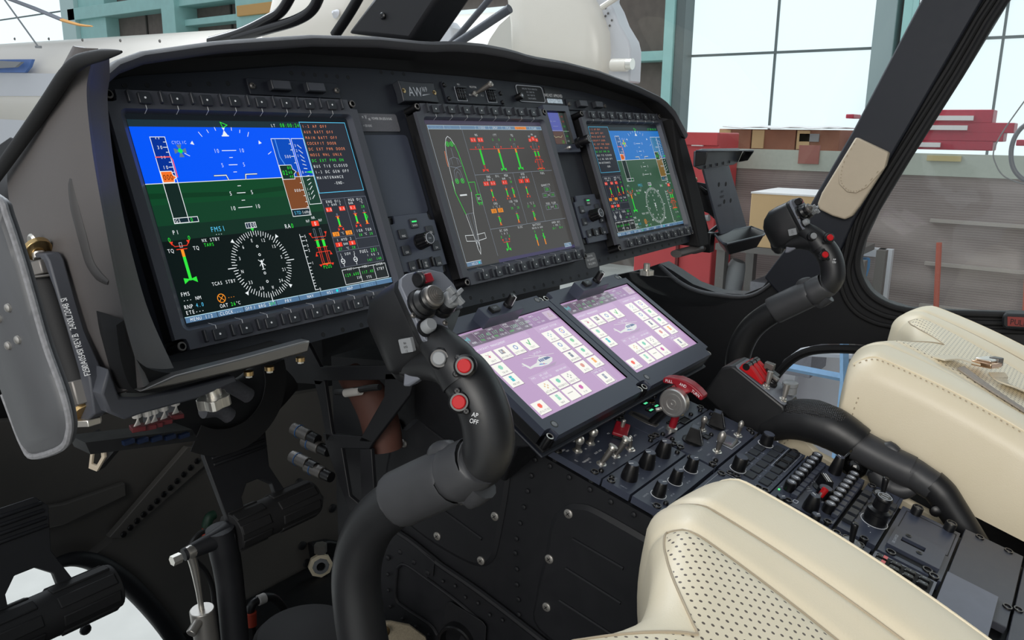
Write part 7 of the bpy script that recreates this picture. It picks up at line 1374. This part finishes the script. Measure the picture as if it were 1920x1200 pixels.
def clamp(L_, up):
    mb = MB(); a, b, c, d = [Y5(*q) for q in L_]; y = Vector((0, -.045, 0)); t = Vector((0, 0, .004))
    mb.loft([[a, b, b+y+(d-b)*0, a+y], [a+t, b+t, b+y+t, a+y+t]], 'knob') if 0 else None
    # channel: back, floor, front lip
    for p, q, r_, s_ in ((a, b, d, c), (c, d, d+y, c+y)): mb.loft([[p, q, r_, s_], [v+Vector((0, .003, .003 if up else -.003)) for v in (p, q, r_, s_)]], 'knob')
    e, f = c+y, d+y; k = (a-c)*.35; mb.loft([[e, f, f+k, e+k], [v+Vector((0, -.003, 0)) for v in (e, f, f+k, e+k)]], 'knob')
    for p, q in ((a, c), (b, d)): mb.loft([[p, q, q+y, q+y+(p-q)*.35], [v+Vector((.003, 0, 0)) for v in (p, q, q+y, q+y+(p-q)*.35)]], 'knob')
    return mb
sl2 = mat('slate_and_rim_highlight', (.05, .058, .075), .3)
mb = MB(); U = [Y5(*q, -.02) for q in ((1304, 284), (1318, 279), (1386, 278), (1393, 283), (1384, 304), (1376, 309), (1314, 318), (1303, 312))]; mb.loft([U, [p+Vector((0, .004, 0)) for p in U]], sl2)
for p, q in ((0, 7), (3, 4)): mb.loft([[U[p], U[q], U[q]+Vector((0, -.02, .004)), U[p]+Vector((0, -.024, 0))], [v+Vector((.003, 0, 0)) for v in (U[p], U[q], U[q]+Vector((0, -.02, .004)), U[p]+Vector((0, -.024, 0)))]], 'knob')
mb.loft([[U[0], U[3], U[3]+Vector((0, -.024, 0)), U[0]+Vector((0, -.024, 0))], [v+Vector((0, 0, .003)) for v in (U[0], U[3], U[3]+Vector((0, -.024, 0)), U[0]+Vector((0, -.024, 0)))]], 'slate' if 0 else sl2)
for k in range(5): c = Y5(1322+11.5*k, 316-2.4*k, -.0215); mb.box(-.0015, .0015, -.001, .001, 0, .006, 'rubber', Matrix.Translation(c))
mb.build('upper_clamp', th_, world=True, bevel=.001)
z0 = Y5(1352, 437).z; R_o = [on_z(u, v, z0) for u, v in ((1338, 438), (1408, 425), (1436, 435), (1432, 441), (1362, 458), (1356, 456))]; cc = sum(R_o, Vector())/6
R_b = [p.lerp(cc, .28)+Vector((0, 0, -.026)) for p in R_o]; mb = MB(); mb.loft([R_o, R_b], 'knob', caps=False); mb.loft([[p.lerp(cc, .03) for p in R_o], [p.lerp(cc, .05)+Vector((0, 0, .001)) for p in R_b]], 'knob', caps=False); mb.add([tuple(p) for p in R_b], [(0, 1, 2, 3, 4, 5)], 'knob'); mb.tube(R_o+[R_o[0]], .0022, sl2, n=8, sub=1)  # paler rim tube is a highlight put into the colour of the tray edge
mb.build('lower_clamp', th_, world=True)
mb = MB(); mb.tube([Y5(1300, 338, .02), Y5(1312, 390, .02), Y5(1326, 440, .02), Y5(1334, 462, .02)], .006, 'knob', n=10, sub=2); mb.tube([Y5(1298, 342, .02), Y5(1326, 362, .01)], .005, 'knob', sub=1); mb.tube([Y5(1326, 440, .02), Y5(1345, 425, .01)], .005, 'knob', sub=1)
P = [Y5(*q, .012) for q in ((1300, 340), (1330, 345), (1352, 420), (1330, 400), (1318, 395), (1306, 360))]; mb.loft([P, [p+Vector((0, .004, 0)) for p in P]], 'knob')
mb.box(-.012, .012, -.01, .01, -.03, .012, 'knob', Matrix.Translation(Y5(1328, 446, .01))); mb.build('arm', th_, world=True, bevel=.001)
mb = MB(); mb.cyl(Y5(1288, 336, .02), Y5(1302, 338, .02), .007, 'brass', n=10); mb.build('clamp_screw', th_, world=True, label='brass clamp screw')
mb = MB(); mb.tube([PX(.50, .262, -.03), PX(.60, .262, -.03), Y5(1300, 470, .02), Y5(1328, 462, .015)], .012, 'shell', n=12, sub=4, flat=.6); mb.build('support_bar', th_, world=True)
# right end cheek of the hood
ck = thing('panel_end_cheek', 'black curved cheek closing the far right end of the instrument panel', 'panel shell', PX(.585, .2, -.01))
mb = MB(); P = [PX(.558, -.012, .015), PX(.575, .0, .015), PX(.592, .05, .01), PX(.605, .12, .005), PX(.61, .2, 0), PX(.60, .262, -.005), PX(.555, .262, -.005), PX(.553, .1, .0)]
mb.loft([P, [p+Vector((.004, .09, 0)) for p in P]], 'hoodin'); mb.build('cheek', ck, world=True, bevel=.003)
for k, (u, v) in enumerate(((1213, 508),)):
    t = thing('thumb_nut', 'chrome thumb nut hanging under the right display', 'nut', on_y(u, v, -.03)); mb = MB(); c = on_y(u, v-14, -.05); mb.cyl(c, c+Vector((0, 0, -.012)), .006, 'steel', n=14); mb.loft([[(c+Vector(((.0125+.001*cos(5*a))*cos(a), (.0125+.001*cos(5*a))*sin(a), z))) for j in range(40) for a in [2*pi*j/40]] for z in (-.012, -.021)], 'steel'); mb.build('nut', t, world=True, bevel=.0004)

# ---------------------------------------------------------------- cabin shell: roof, rear wall, floor, nose skin
mb = MB(); mb.box(-1.02, 1.02, -2.4, -.42, 2.62, 2.68, 'black'); struct(mb.build('ceiling'))
mb = MB(); mb.box(-1.02, 1.02, -2.46, -2.4, .95, 2.68, 'black'); struct(mb.build('wall_rear'))
mb = MB(); mb.box(-.97, 1.0, -2.4, .44, .98, 1.02, 'deep'); struct(mb.build('trim_20'))
mb = MB(); mb.box(.12, .98, .50, .54, .98, 1.80, 'deep'); mb.box(-1.0, 1.0, .55, .60, .98, 1.80, 'deep') if 0 else None; struct(mb.build('trim_21'))
mb = MB(); mb.loft([[Vector((-.98, y, z)) for y, z in ((-.20, 1.02), (-.20, 1.55), (.10, 1.74), (.50, 1.78), (.50, 1.30), (.2, 1.02))], [Vector((-.95, y, z)) for y, z in ((-.20, 1.02), (-.20, 1.55), (.10, 1.74), (.50, 1.78), (.50, 1.30), (.2, 1.02))]], 'deep'); struct(mb.build('wall_left'))

# console beside the pedestal under the collective, and the far seat's base
t = thing('seat_side_cover', 'cream leather padded cover strip between the pedestal and the collective lever', 'cover', on_x(1500, 840, .235))
mb = MB(); P = [on_x(u, v, .225) for u, v in ((1458, 828), (1478, 812), (1512, 826), (1535, 850), (1640, 905), (1790, 985), (1830, 1010), (1830, 1060), (1600, 1000), (1440, 900))]; mb.loft([P, [p+Vector((.012, 0, 0)) for p in P]], 'cream'); mb.build('cover', t, world=True, bevel=.004)
mb = MB(); Pp = crom([on_x(u, v, .2245) for u, v in ((1466, 836), (1482, 822), (1500, 818))], 6)
for a, b in zip(Pp[0::2], Pp[1::2]): mb.tube([a, a.lerp(b, .7)], .0008, 'creamseam', n=6, sub=1)
o = mb.build('stitching', t, world=True); o['kind'] = 'stuff'
mb = MB(); mb.box(.24, .90, -1.15, -.40, 1.02, 1.30, 'deep'); mb.box(.158, .24, -1.15, -.30, 1.02, 1.28, mat('beige_carpet', (.5, .42, .32), .95, noise=.3, scale=300)); struct(mb.build('trim_22'))
# ---------------------------------------------------------------- hangar beyond the windows
mb = MB(); mb.box(-14, 9.2, -14, 30, -.2, 0, 'conc'); struct(mb.build('floor'))
mb = MB(); mb.box(9.1, 9.4, -14, 30, 0, 12, 'brown')
for y in (5.35, 6.6, 8.0, 9.4, 10.8, 13.2, 16.1): mb.box(9.07, 9.1, y-.02, y+.02, 0, 9, mat('board_joint', (.05, .045, .04), .9))
struct(mb.build('wall_back'))
sky = bpy.data.materials.new('translucent_daylight_panel'); sky.use_nodes = True; b_ = sky.node_tree.nodes['Principled BSDF']; b_.inputs['Base Color'].default_value = (.08, .09, .09, 1); b_.inputs['Emission Color'].default_value = (.82, .95, 1.0, 1); b_.inputs['Emission Strength'].default_value = 1.08
mull = mat('grey_mullion', (.12, .15, .15), .6)
def hwin(i, y0, y1, z0, z1, ys=(), zs=()):
    mb = MB(); mb.box(9.02, 9.08, y0, y1, z0, z1, sky)
    for y in ys: mb.box(8.99, 9.03, y-.012, y+.012, z0, z1, mull)
    for z in zs: mb.box(8.985, 9.03, y0, y1, z-.014, z+.014, mull)
    struct(mb.build('window_%d' % i))
hwin(3, 1.62, 3.78, .9, 11.5, (2.72,), (2.75, 5.2, 7.6, 10)); hwin(4, -3.2, 1.22, .9, 11.5, (.40, -1.2), (2.80, 5.2, 7.6, 10)); hwin(5, 5.0, 9.0, 1.2, 3.55, (6.3, 7.6), (2.6,)); hwin(6, 18.9, 28, 1.0, 7.5, (24.5,), (4.35,)); hwin(7, -9, -3.6, .9, 11.5, (-6,), (2.8, 7.6))
def hb_(i, x0, x1, y0, y1, z0, z1, m): mb = MB(); mb.box(x0, x1, y0, y1, z0, z1, m); struct(mb.build('trim_%d' % i, bevel=.01))
hb_(1, 8.8, 9.1, 3.80, 3.92, 0, 8, mull); hb_(2, 8.75, 9.1, 3.92, 4.05, 0, 8, 'teal'); hb_(3, 8.85, 9.1, 4.05, 4.98, 2.70, 2.82, 'teal'); hb_(4, 8.85, 9.1, 1.40, 1.62, 0, 8, mat('grey_green_column', (.28, .36, .36), .6)); hb_(5, 8.8, 9.1, 1.24, 1.33, 0, 8, 'teal')
hb_(6, 8.6, 9.1, 14.3, 14.75, 0, 9, 'teal'); hb_(7, 8.6, 9.1, 10.9, 12.4, 0, 9, 'teal'); hb_(8, 8.7, 9.1, 12.4, 18.6, 4.05, 4.3, 'teal'); hb_(9, 8.7, 9.1, 18.3, 18.9, 0, 9, mat('pale_teal_column', (.5, .66, .64), .6)); hb_(10, 8.8, 9.1, 17.2, 18.3, 0, 9, 'teal'); hb_(11, 8.8, 9.1, 12.4, 14.3, 3.7, 3.82, 'teal'); hb_(12, 8.55, 8.7, 11.2, 12.3, 3.72, 3.9, mat('orange_strip', (.62, .36, .12), .6))
def X_(u, v, x): return on_x(u, v, x)
def body(mb, pts, x, th, m): slab(mb, pts, x, th, m)
# cream aircraft beyond the left side
t = thing('parked_aircraft', 'cream parked aircraft body with riveted seam filling the upper left background', 'aircraft', Vector((3.4, 6, 0)))
mb = MB(); rr = []
for k in range(14):
    y = 2.6+k*.62; zc = 2.02+.012*k; r = [(3.3+.55-.62*cos(a)*(1 if cos(a) > 0 else .9), y, zc+.60*sin(a)) for a in [2*pi*j/28 for j in range(28)]]; rr.append(r)
mb.loft(rr, 'heli'); mb.build('fuselage', t, world=True, ang=60)
mb = MB(); mb.tube([Vector((3.42, 2.8, 2.42)), Vector((3.40, 10.4, 2.57))], .008, 'creamseam', n=6, sub=1); mb.build('skin_seam', t, world=True)
mb = MB()
for u, v in ((28, 73), (92, 73), (155, 75), (226, 76), (300, 77)):
    p = X_(u, v, 3.33); mb.lathe([(.016, 0), (.012, .008)], 'gun', aim(p, p+Vector((-1, 0, 0))), 10)
mb.build('latches', t, world=True)
mb = MB(); body(mb, [(-60, 112), (60, 111), (55, 125), (46, 136), (-60, 136)], 3.20, .03, 'blue'); body(mb, [(-60, 136), (110, 138), (85, 180), (-60, 180)], 3.22, .03, 'helig'); mb.build('blue_stripe_panel', t, world=True, label='blue striped lower panel')
mb = MB(); body(mb, [(-80, 110), (40, 116), (28, 126), (-80, 132)], 3.1, .03, 'lgrey'); body(mb, [(-80, 183), (82, 183), (60, 214), (-80, 214)], 3.3, .05, 'heli'); body(mb, [(-80, 217), (56, 217), (0, 292), (-80, 292)], 3.3, .05, 'helig'); mb.build('lower_fairing', t, world=True)
t = thing('bracing_wire', 'thin pale bracing wire slanting down at the top left corner', 'wire', X_(72, 88, 3.1)); mb = MB(); mb.tube([X_(-20, -40, 3.1), X_(72, 88, 3.1)], .008, 'lgrey', n=8, sub=1); mb.lathe([(.03, -.01), (.03, .01)], 'lgrey', Matrix.Translation(X_(72, 88, 3.1)), 12); mb.build('wire', t, world=True)
t = thing('tie_down_strap', 'grey and orange strap crossing the top left background', 'strap', X_(165, 46, 2.9)); mb = MB(); mb.tube([X_(-10, -12, 2.9), X_(60, 14, 2.9), X_(118, 38, 2.9)], [.03, .035, .03], 'gplate', n=8, sub=2, flat=.5); mb.build('strap', t, world=True); mb = MB(); mb.tube([X_(118, 38, 2.9), X_(150, 47, 2.9), X_(172, 49, 2.9)], [.03, .022, .012], mat('orange_webbing', (.7, .36, .12), .8), n=8, sub=2, flat=.5); mb.build('orange_end', t, world=True)
# second aircraft: mast fairing and struts behind the centre
t = thing('background_helicopter', 'cream helicopter fairing with white side frame behind the centre of the glareshield', 'helicopter', Vector((2.8, 1.5, 0)))
mb = MB(); P = [(947, -60), (952, 0), (958, 45), (960, 105), (1128, 150), (1136, 130), (1138, 95), (1136, 60), (1122, 20), (1100, -20), (1080, -60)]
A_ = [X_(u, v, 2.7) for u, v in P]; c = sum(A_, Vector())/len(A_); mb.loft([[p+Vector((.25, 0, 0)) for p in A_], A_, [p.lerp(c, .12)+Vector((-.035, 0, 0)) for p in A_], [p.lerp(c, .4)+Vector((-.05, 0, 0)) for p in A_]], 'heli'); mb.build('fairing', t, world=True, ang=60)
mb = MB(); body(mb, [(1075, -60), (1150, -60), (1140, 0), (1150, 18), (1160, 45), (1178, 75), (1182, 92), (1182, 110), (1180, 155), (1128, 150), (1136, 60), (1122, 20), (1098, -20)], 2.74, .12, 'helig'); mb.build('side_frame', t, world=True, bevel=.01)
mb = MB()
for u, v in ((1135, 15), (1140, 25), (1147, 38), (1143, 48), (1135, 30)): p = X_(u, v, 2.735); mb.lathe([(.006, 0), (.004, .003)], 'gun', aim(p, p+Vector((-1, 0, 0))), 8)
mb.cyl(X_(1148, 122, 2.68), X_(1176, 122, 2.68), .03, 'heli', n=20); mb.cyl(X_(1176, 120, 2.66), X_(1186, 120, 2.66), .026, 'steel', n=18); mb.build('hinge_fitting', t, world=True)
mb = MB(); mb.tube([X_(1128, 14, 2.6), X_(1180, -20, 2.6)], .014, 'heli', n=10, sub=1); mb.build('stay_rod', t, world=True)
t = thing('background_helicopter_nose', 'cream curved panel of helicopter seen left of the centre windscreen post', 'helicopter', Vector((3.0, 2.6, 0)))
mb = MB(); P = [(492, 60), (505, 25), (524, -60), (720, -60), (705, 0), (660, 40), (640, 90), (490, 90)]; A_ = [X_(u, v, 2.9) for u, v in P]; c = sum(A_, Vector())/len(A_); mb.loft([[p+Vector((.4, 0, 0)) for p in A_], A_, [p.lerp(c, .3)+Vector((-.05, 0, 0)) for p in A_]], 'heli'); mb.build('panel', t, world=True, ang=60)
mb = MB(); p = X_(630, 26, 2.83); mb.lathe([(.03, 0), (.022, .01), (.008, .03)], 'helig', aim(p, p+Vector((-1, 0, .3))), 14); mb.build('drain_boss', t, world=True)
t = thing('landing_strut', 'dark crossing struts in front of the bright window right of the post', 'strut', X_(850, 75, 2.4))
mb = MB(); mb.tube([X_(832, 95, 2.4), X_(870, 55, 2.4), X_(925, -10, 2.4)], .016, mat('dusty_strut', (.06, .065, .08), .5, noise=.3, scale=60), n=12, sub=1); mb.build('upper_strut', t, world=True); mb = MB(); mb.tube([X_(840, 92, 2.36), X_(890, 60, 2.36), X_(956, 16, 2.36)], .021, mat('dusty_strut_2', (.05, .055, .07), .5, noise=.3, scale=60), n=12, sub=1); mb.build('lower_strut', t, world=True)
t = thing('white_fitting', 'white cast fitting with dark recess just right of the windscreen post', 'fitting', X_(830, 70, 2.5)); mb = MB(); body(mb, [(800, 90), (806, 60), (820, 36), (836, 40), (846, 52), (850, 90)], 2.5, .1, 'helig'); mb.tube([X_(824, 8, 2.5), X_(838, 20, 2.5), X_(842, 38, 2.5)], [.02, .035, .02], 'gun', sub=3); mb.build('fitting', t, world=True, bevel=.01)

# right side of the hangar
t = thing('red_cabinet', 'tall red metal cabinet seen through the right windscreen', 'cabinet', Vector((3.2, .95, 0)))
mb = MB(); a = X_(1232, 250, 3.0); b = X_(1350, 250, 3.0); mb.box(3.0, 3.26, b.y, a.y+.1, .001, 1.84, 'redc'); mb.build('body', t, world=True, bevel=.006)
mb = MB(); p, q = X_(1283, 262, 2.995), X_(1283, 560, 2.995); mb.box(2.985, 3.0, p.y-.008, p.y+.008, .1, 1.80, mat('dark_red_gap', (.12, .015, .015), .7)); mb.box(2.97, 3.0, b.y, a.y+.1, 1.78, 1.84, 'redc'); mb.build('door_gap', t, world=True)
mb = MB(); p = X_(1308, 268, 2.98); mb.box(2.975, 2.99, p.y-.03, p.y+.03, p.z-.015, p.z+.012, 'cardtop'); mb.build('paper_label', t, world=True, label='white paper label'); mb = MB(); p, q = X_(1285, 415, 2.97), X_(1330, 408, 2.97); mb.tube([p, q], .016, 'lgrey', n=10, sub=1); mb.build('metal_bar', t, world=True)
net = bpy.data.materials.new('brown_grey_netting'); net.use_nodes = True; N = net.node_tree; b_ = N.nodes['Principled BSDF']; b_.inputs['Roughness'].default_value = .9
tc = N.nodes.new('ShaderNodeTexCoord'); wv = N.nodes.new('ShaderNodeTexWave'); wv.bands_direction = 'Z'; wv.inputs['Scale'].default_value = 28; wv.inputs['Distortion'].default_value = .6; no = N.nodes.new('ShaderNodeTexNoise'); no.inputs['Scale'].default_value = 2.2; no.inputs['Detail'].default_value = 6
mp = N.nodes.new('ShaderNodeMapping'); mp.inputs['Scale'].default_value = (.6, .6, 3); N.links.new(tc.outputs['Object'], mp.inputs[0]); N.links.new(tc.outputs['Object'], wv.inputs[0]); N.links.new(mp.outputs[0], no.inputs[0])
cr = N.nodes.new('ShaderNodeValToRGB'); cr.color_ramp.elements[0].color = (.12, .09, .085, 1); cr.color_ramp.elements[1].color = (.40, .35, .33, 1); cr.color_ramp.elements[0].position = .3; cr.color_ramp.elements[1].position = .75
mx = N.nodes.new('ShaderNodeMix'); mx.data_type = 'RGBA'; mx.inputs[7].default_value = (.42, .38, .36, 1); N.links.new(no.outputs[0], cr.inputs[0]); N.links.new(cr.outputs[0], mx.inputs[6]); ml = N.nodes.new('ShaderNodeMath'); ml.operation = 'MULTIPLY'; ml.inputs[1].default_value = .35; N.links.new(wv.outputs['Fac'], ml.inputs[0]); N.links.new(ml.outputs[0], mx.inputs[0]); N.links.new(mx.outputs[2], b_.inputs['Base Color'])
a = X_(1300, 280, 3.3)
t = thing('netting_fence', 'long brown-grey netting screen with pale green top band across the background', 'netting', Vector((3.35, -.5, 0)))
mb = MB(); mb.box(3.3, 3.34, -3.5, a.y, .78, 1.72, net); mb.box(3.31, 3.33, -3.5, a.y, .001, .78, 'helig'); mb.build('netting', t, world=True)
mb = MB(); mb.box(3.285, 3.3, -3.5, a.y, 1.66, 1.76, mat('pale_green_band', (.42, .46, .40), .8, noise=.1)); mb.build('top_band', t, world=True)
mb = MB()
for k in range(4): mb.box(3.27, 3.30, -3.5, -.05, .85+.2*k, .865+.2*k, mat('greyed_timber', (.36, .33, .30), .9)); 
mb.build('rails', t, world=True)
mb = MB(); p = X_(1770, 297, 3.28); mb.box(3.275, 3.29, p.y-.07, p.y+.07, p.z-.012, p.z+.012, mat('ochre_tape', (.5, .42, .2), .8)); p = X_(1517, 288, 3.28); mb.box(3.275, 3.29, p.y-.05, p.y+.05, p.z-.05, p.z+.04, mat('reddish_patch', (.3, .12, .1), .9)); mb.build('patches', t, world=True)
crg = mat('wooden_crate', (.30, .13, .08), .8, noise=.35, scale=7)
for k, (u0, u1, lb) in enumerate(((1348, 1408, 'left brown crate on top of the netting screen'), (1410, 1492, 'middle brown crate with orange edge above the netting'), (1494, 1575, 'right brown crate with grey label above the netting'))):
    p, q = X_(u0, 252, 3.5), X_(u1, 252, 3.5); t = thing('wooden_crate', lb, 'crate', Vector((3.5, (p.y+q.y)/2, 1.74)), 'brown crates lined up above the netting'); mb = MB(); mb.box(3.5, 3.9, q.y, p.y, 1.70, 1.86, crg); mb.build('box', t, world=True, bevel=.004)
    mb = MB(); mb.box(3.49, 3.5, p.y-.07, p.y-.005, 1.76, 1.855, 'card'); mb.build('corner_piece', t, world=True)
    if k == 2: mb = MB(); mb.box(3.49, 3.5, q.y+.1, q.y+.2, 1.80, 1.84, 'lgrey'); mb.build('label', t, world=True)
t = thing('dust_sheet', 'rumpled whitish sheet lying over the brown crates', 'sheet', X_(1500, 250, 3.5)); mb = MB(); rr = []
for k in range(13): y = X_(1575-18*k, 250, 3.5).y; rr.append([(3.46, y, 1.870+.004*sin(k*1.7)), (3.6, y, 1.874+.008*abs(sin(k*.9))), (3.9, y, 1.872)])
mb.loft([[Vector(p) for p in r]+[Vector(p)+Vector((0, 0, -.004)) for p in r[::-1]] for r in rr], 'cardtop'); mb.build('sheet', t, world=True)
for k, (x, u0, u1, v0, v1, lb) in enumerate(((2.6, 1409, 1532, 350, 474, 'cardboard box with white taped top behind the tablet holder'),)):
    p, q = X_(u0, v0+12, x), X_(u1, v1, x); t = thing('cardboard_box', lb, 'box', Vector((x+.2, (p.y+q.y)/2, q.z))); mb = MB(); mb.box(x, x+.35, q.y, p.y, q.z, p.z, 'card'); mb.build('carton', t, world=True, bevel=.003)
    mb = MB(); mb.box(x-.002, x+.355, q.y-.002, p.y+.002, p.z-.001, p.z+.006, 'cardtop'); mb.build('taped_top', t, world=True)
t = thing('equipment_stand', 'grey cluttered stand under the cardboard box', 'stand', Vector((2.9, .3, 0))); bz = X_(1532, 474, 2.6).z; p, q = X_(1340, 478, 2.6), X_(1540, 478, 2.6); p.z = bz; mb = MB(); mb.box(2.6, 3.1, q.y-.1, p.y, bz-.03, bz-.001, 'gun')
for y in (q.y-.15, p.y-.02): mb.box(2.62, 2.67, y-.02, y+.02, 0, p.z-.02, 'gun'); mb.box(3.0, 3.05, y-.02, y+.02, 0, p.z-.02, 'gun')
mb.build('table', t, world=True); mb = MB(); c = X_(1375, 520, 2.7); mb.tube([c+Vector((0, .05, -.3)), c, c+Vector((0, -.02, .08))], [.06, .05, .03], 'lgrey', sub=3); mb.box(2.65, 2.9, c.y-.4, c.y-.1, c.z-.4, c.z+.0, mat('grey_bundle', (.2, .2, .22), .8, noise=.3)); mb.build('bundled_parts', t, world=True)
for k, (u0, v0, u1, v1) in enumerate(((1680, 206, 1860, 231), (1650, 229, 1900, 250), (1620, 245, 1880, 266), (1600, 261, 1860, 283), (1586, 214, 1600, 222), (1906, 262, 1990, 275))):
    p, q = X_(u0, v0, 3.6), X_(u1, v1, 3.6); t = thing('red_beam', ('topmost red beam of the stack above the netting', 'second red beam from the top, longest of the stack', 'third red beam from the top of the stack', 'lowest long red beam of the stack on the netting', 'short end of red beam left of the pillar', 'short red beam end at far right edge')[k], 'beam', Vector((3.6, (p.y+q.y)/2, q.z)), 'red painted beams stacked above the netting'); mb = MB(); mb.box(3.6, 3.75, q.y, p.y, q.z, p.z, mat('crimson_paint', (.42, .02, .05), .45, noise=.2)); mb.build('beam', t, world=True, bevel=.004)
    if k < 4:
        mb = MB(); y0 = p.y-(p.y-q.y)*.3; mb.box(3.585, 3.6, y0-.22 if k != 2 else y0-.08, y0, q.z+.012, q.z+.034, 'cardtop'); mb.build('white_wrap', t, world=True, label='torn white wrapping')
for k, (u, lb) in enumerate(((1757, 'orange-red post leaning against the netting, middle of door window'), (1925, 'orange-red post at far right of door window'), (1745, 'dim red post behind netting'))[:2]):
    t = thing('orange_reflection', lb, 'post', Vector((3.2, X_(u, 560, 3.2).y, 0)), 'orange posts in front of netting'); p, q = X_(u+4, 455, 3.2), X_(u-3, 600, 3.2); mb = MB(); mb.tube([Vector((3.2, q.y, 0)), q, p], .012, mat('orange_reflection_tint', (.45, .1, .06), .6), n=10, sub=1); mb.build('post', t, world=True)  # reflections in the door pane, added as solid posts before the netting
t = thing('steel_frame', 'pale square steel frame standing at lower left of door window', 'frame', Vector((3.2, X_(1660, 520, 3.2).y, 0))); mb = MB(); p = X_(1612, 470, 3.2); q = X_(1662, 470, 3.2)
mb.box(3.18, 3.22, q.y-.03, q.y+.03, 0, p.z+.02, 'helig'); mb.box(3.18, 3.22, q.y, p.y+.3, p.z-.02, p.z+.02, 'helig'); mb.box(3.18, 3.22, p.y+.24, p.y+.3, 0, p.z+.02, 'helig'); mb.build('frame', t, world=True)
t = thing('blue_bag', 'small bright blue bag hanging inside the pale steel frame', 'bag', X_(1616, 530, 3.05)); mb = MB(); P = [X_(u, v, 3.03) for u, v in ((1590, 485), (1625, 486), (1624, 505), (1615, 532), (1590, 532))]; mb.loft([P, [p+Vector((.08, 0, 0)) for p in P]], mat('bright_blue_fabric', (.05, .3, .65), .7)); mb.build('bag', t, world=True, bevel=.01)
# items seen through the low side window
t = thing('blue_trestle', 'blue and pale steel trestle on the hangar floor, through low side window', 'trestle', Vector((2.4, .2, 0)))
bl = mat('chipped_blue_paint', (.2, .36, .55), .6, noise=.3, scale=30); mb = MB(); p, q = X_(1440, 683, 2.2), X_(1600, 706, 2.2)
mb.tube([p+Vector((0, .3, .01)), q+Vector((0, -.5, -.02))], .016, bl, n=4, sub=1); mb.tube([X_(1583, 640, 2.15), X_(1583, 720, 2.15), Vector((2.15, X_(1583, 720, 2.15).y, 0))], .016, bl, n=4, sub=1); mb.tube([X_(1450, 655, 2.3), X_(1600, 664, 2.3)], .02, 'helig', n=8, sub=1); mb.build('frame', t, world=True)
t = thing('floor_cable', 'dark coiled cable lying on the floor beyond far seat', 'cable', on_z(1560, 755, .02)); mb = MB(); c = on_z(1562, 765, .02); mb.tube([c+Vector((.35*cos(a), .30*sin(a), 0)) for a in [pi*j/8 for j in range(17)]], .028, 'cable', n=8, sub=2); mb.build('coil', t, world=True)
t = thing('floor_plate', 'grey box platform on the hangar floor through the low window', 'platform', Vector((6, .8, 0))); mb = MB(); mb.box(5.6, 6.6, -.5, 2.0, .001, .32, 'helig'); mb.build('platform', t, world=True, bevel=.01)
# round grab hose at the right border
t = thing('grab_strap_hose', 'grey and white looped hose outside the door window at right edge', 'hose', on_x(1900, 330, 1.02)); mb = MB(); mb.tube([on_x(u, v, 1.02) for u, v in ((1960, 215), (1915, 240), (1897, 275), (1900, 315), (1925, 340), (1970, 352))], .0045, 'gplate', n=12, sub=5); mb.build('hose', t, world=True)
t = thing('thin_wire_loop', 'thin pale wire loop outside the door window near right edge', 'wire', on_x(1863, 290, 1.03)); mb = MB(); mb.tube([on_x(u, v, 1.03) for u, v in ((1935, 170), (1885, 240), (1864, 280), (1866, 305), (1885, 332), (1935, 350))], .0013, 'lgrey', n=8, sub=5); mb.build('wire', t, world=True)
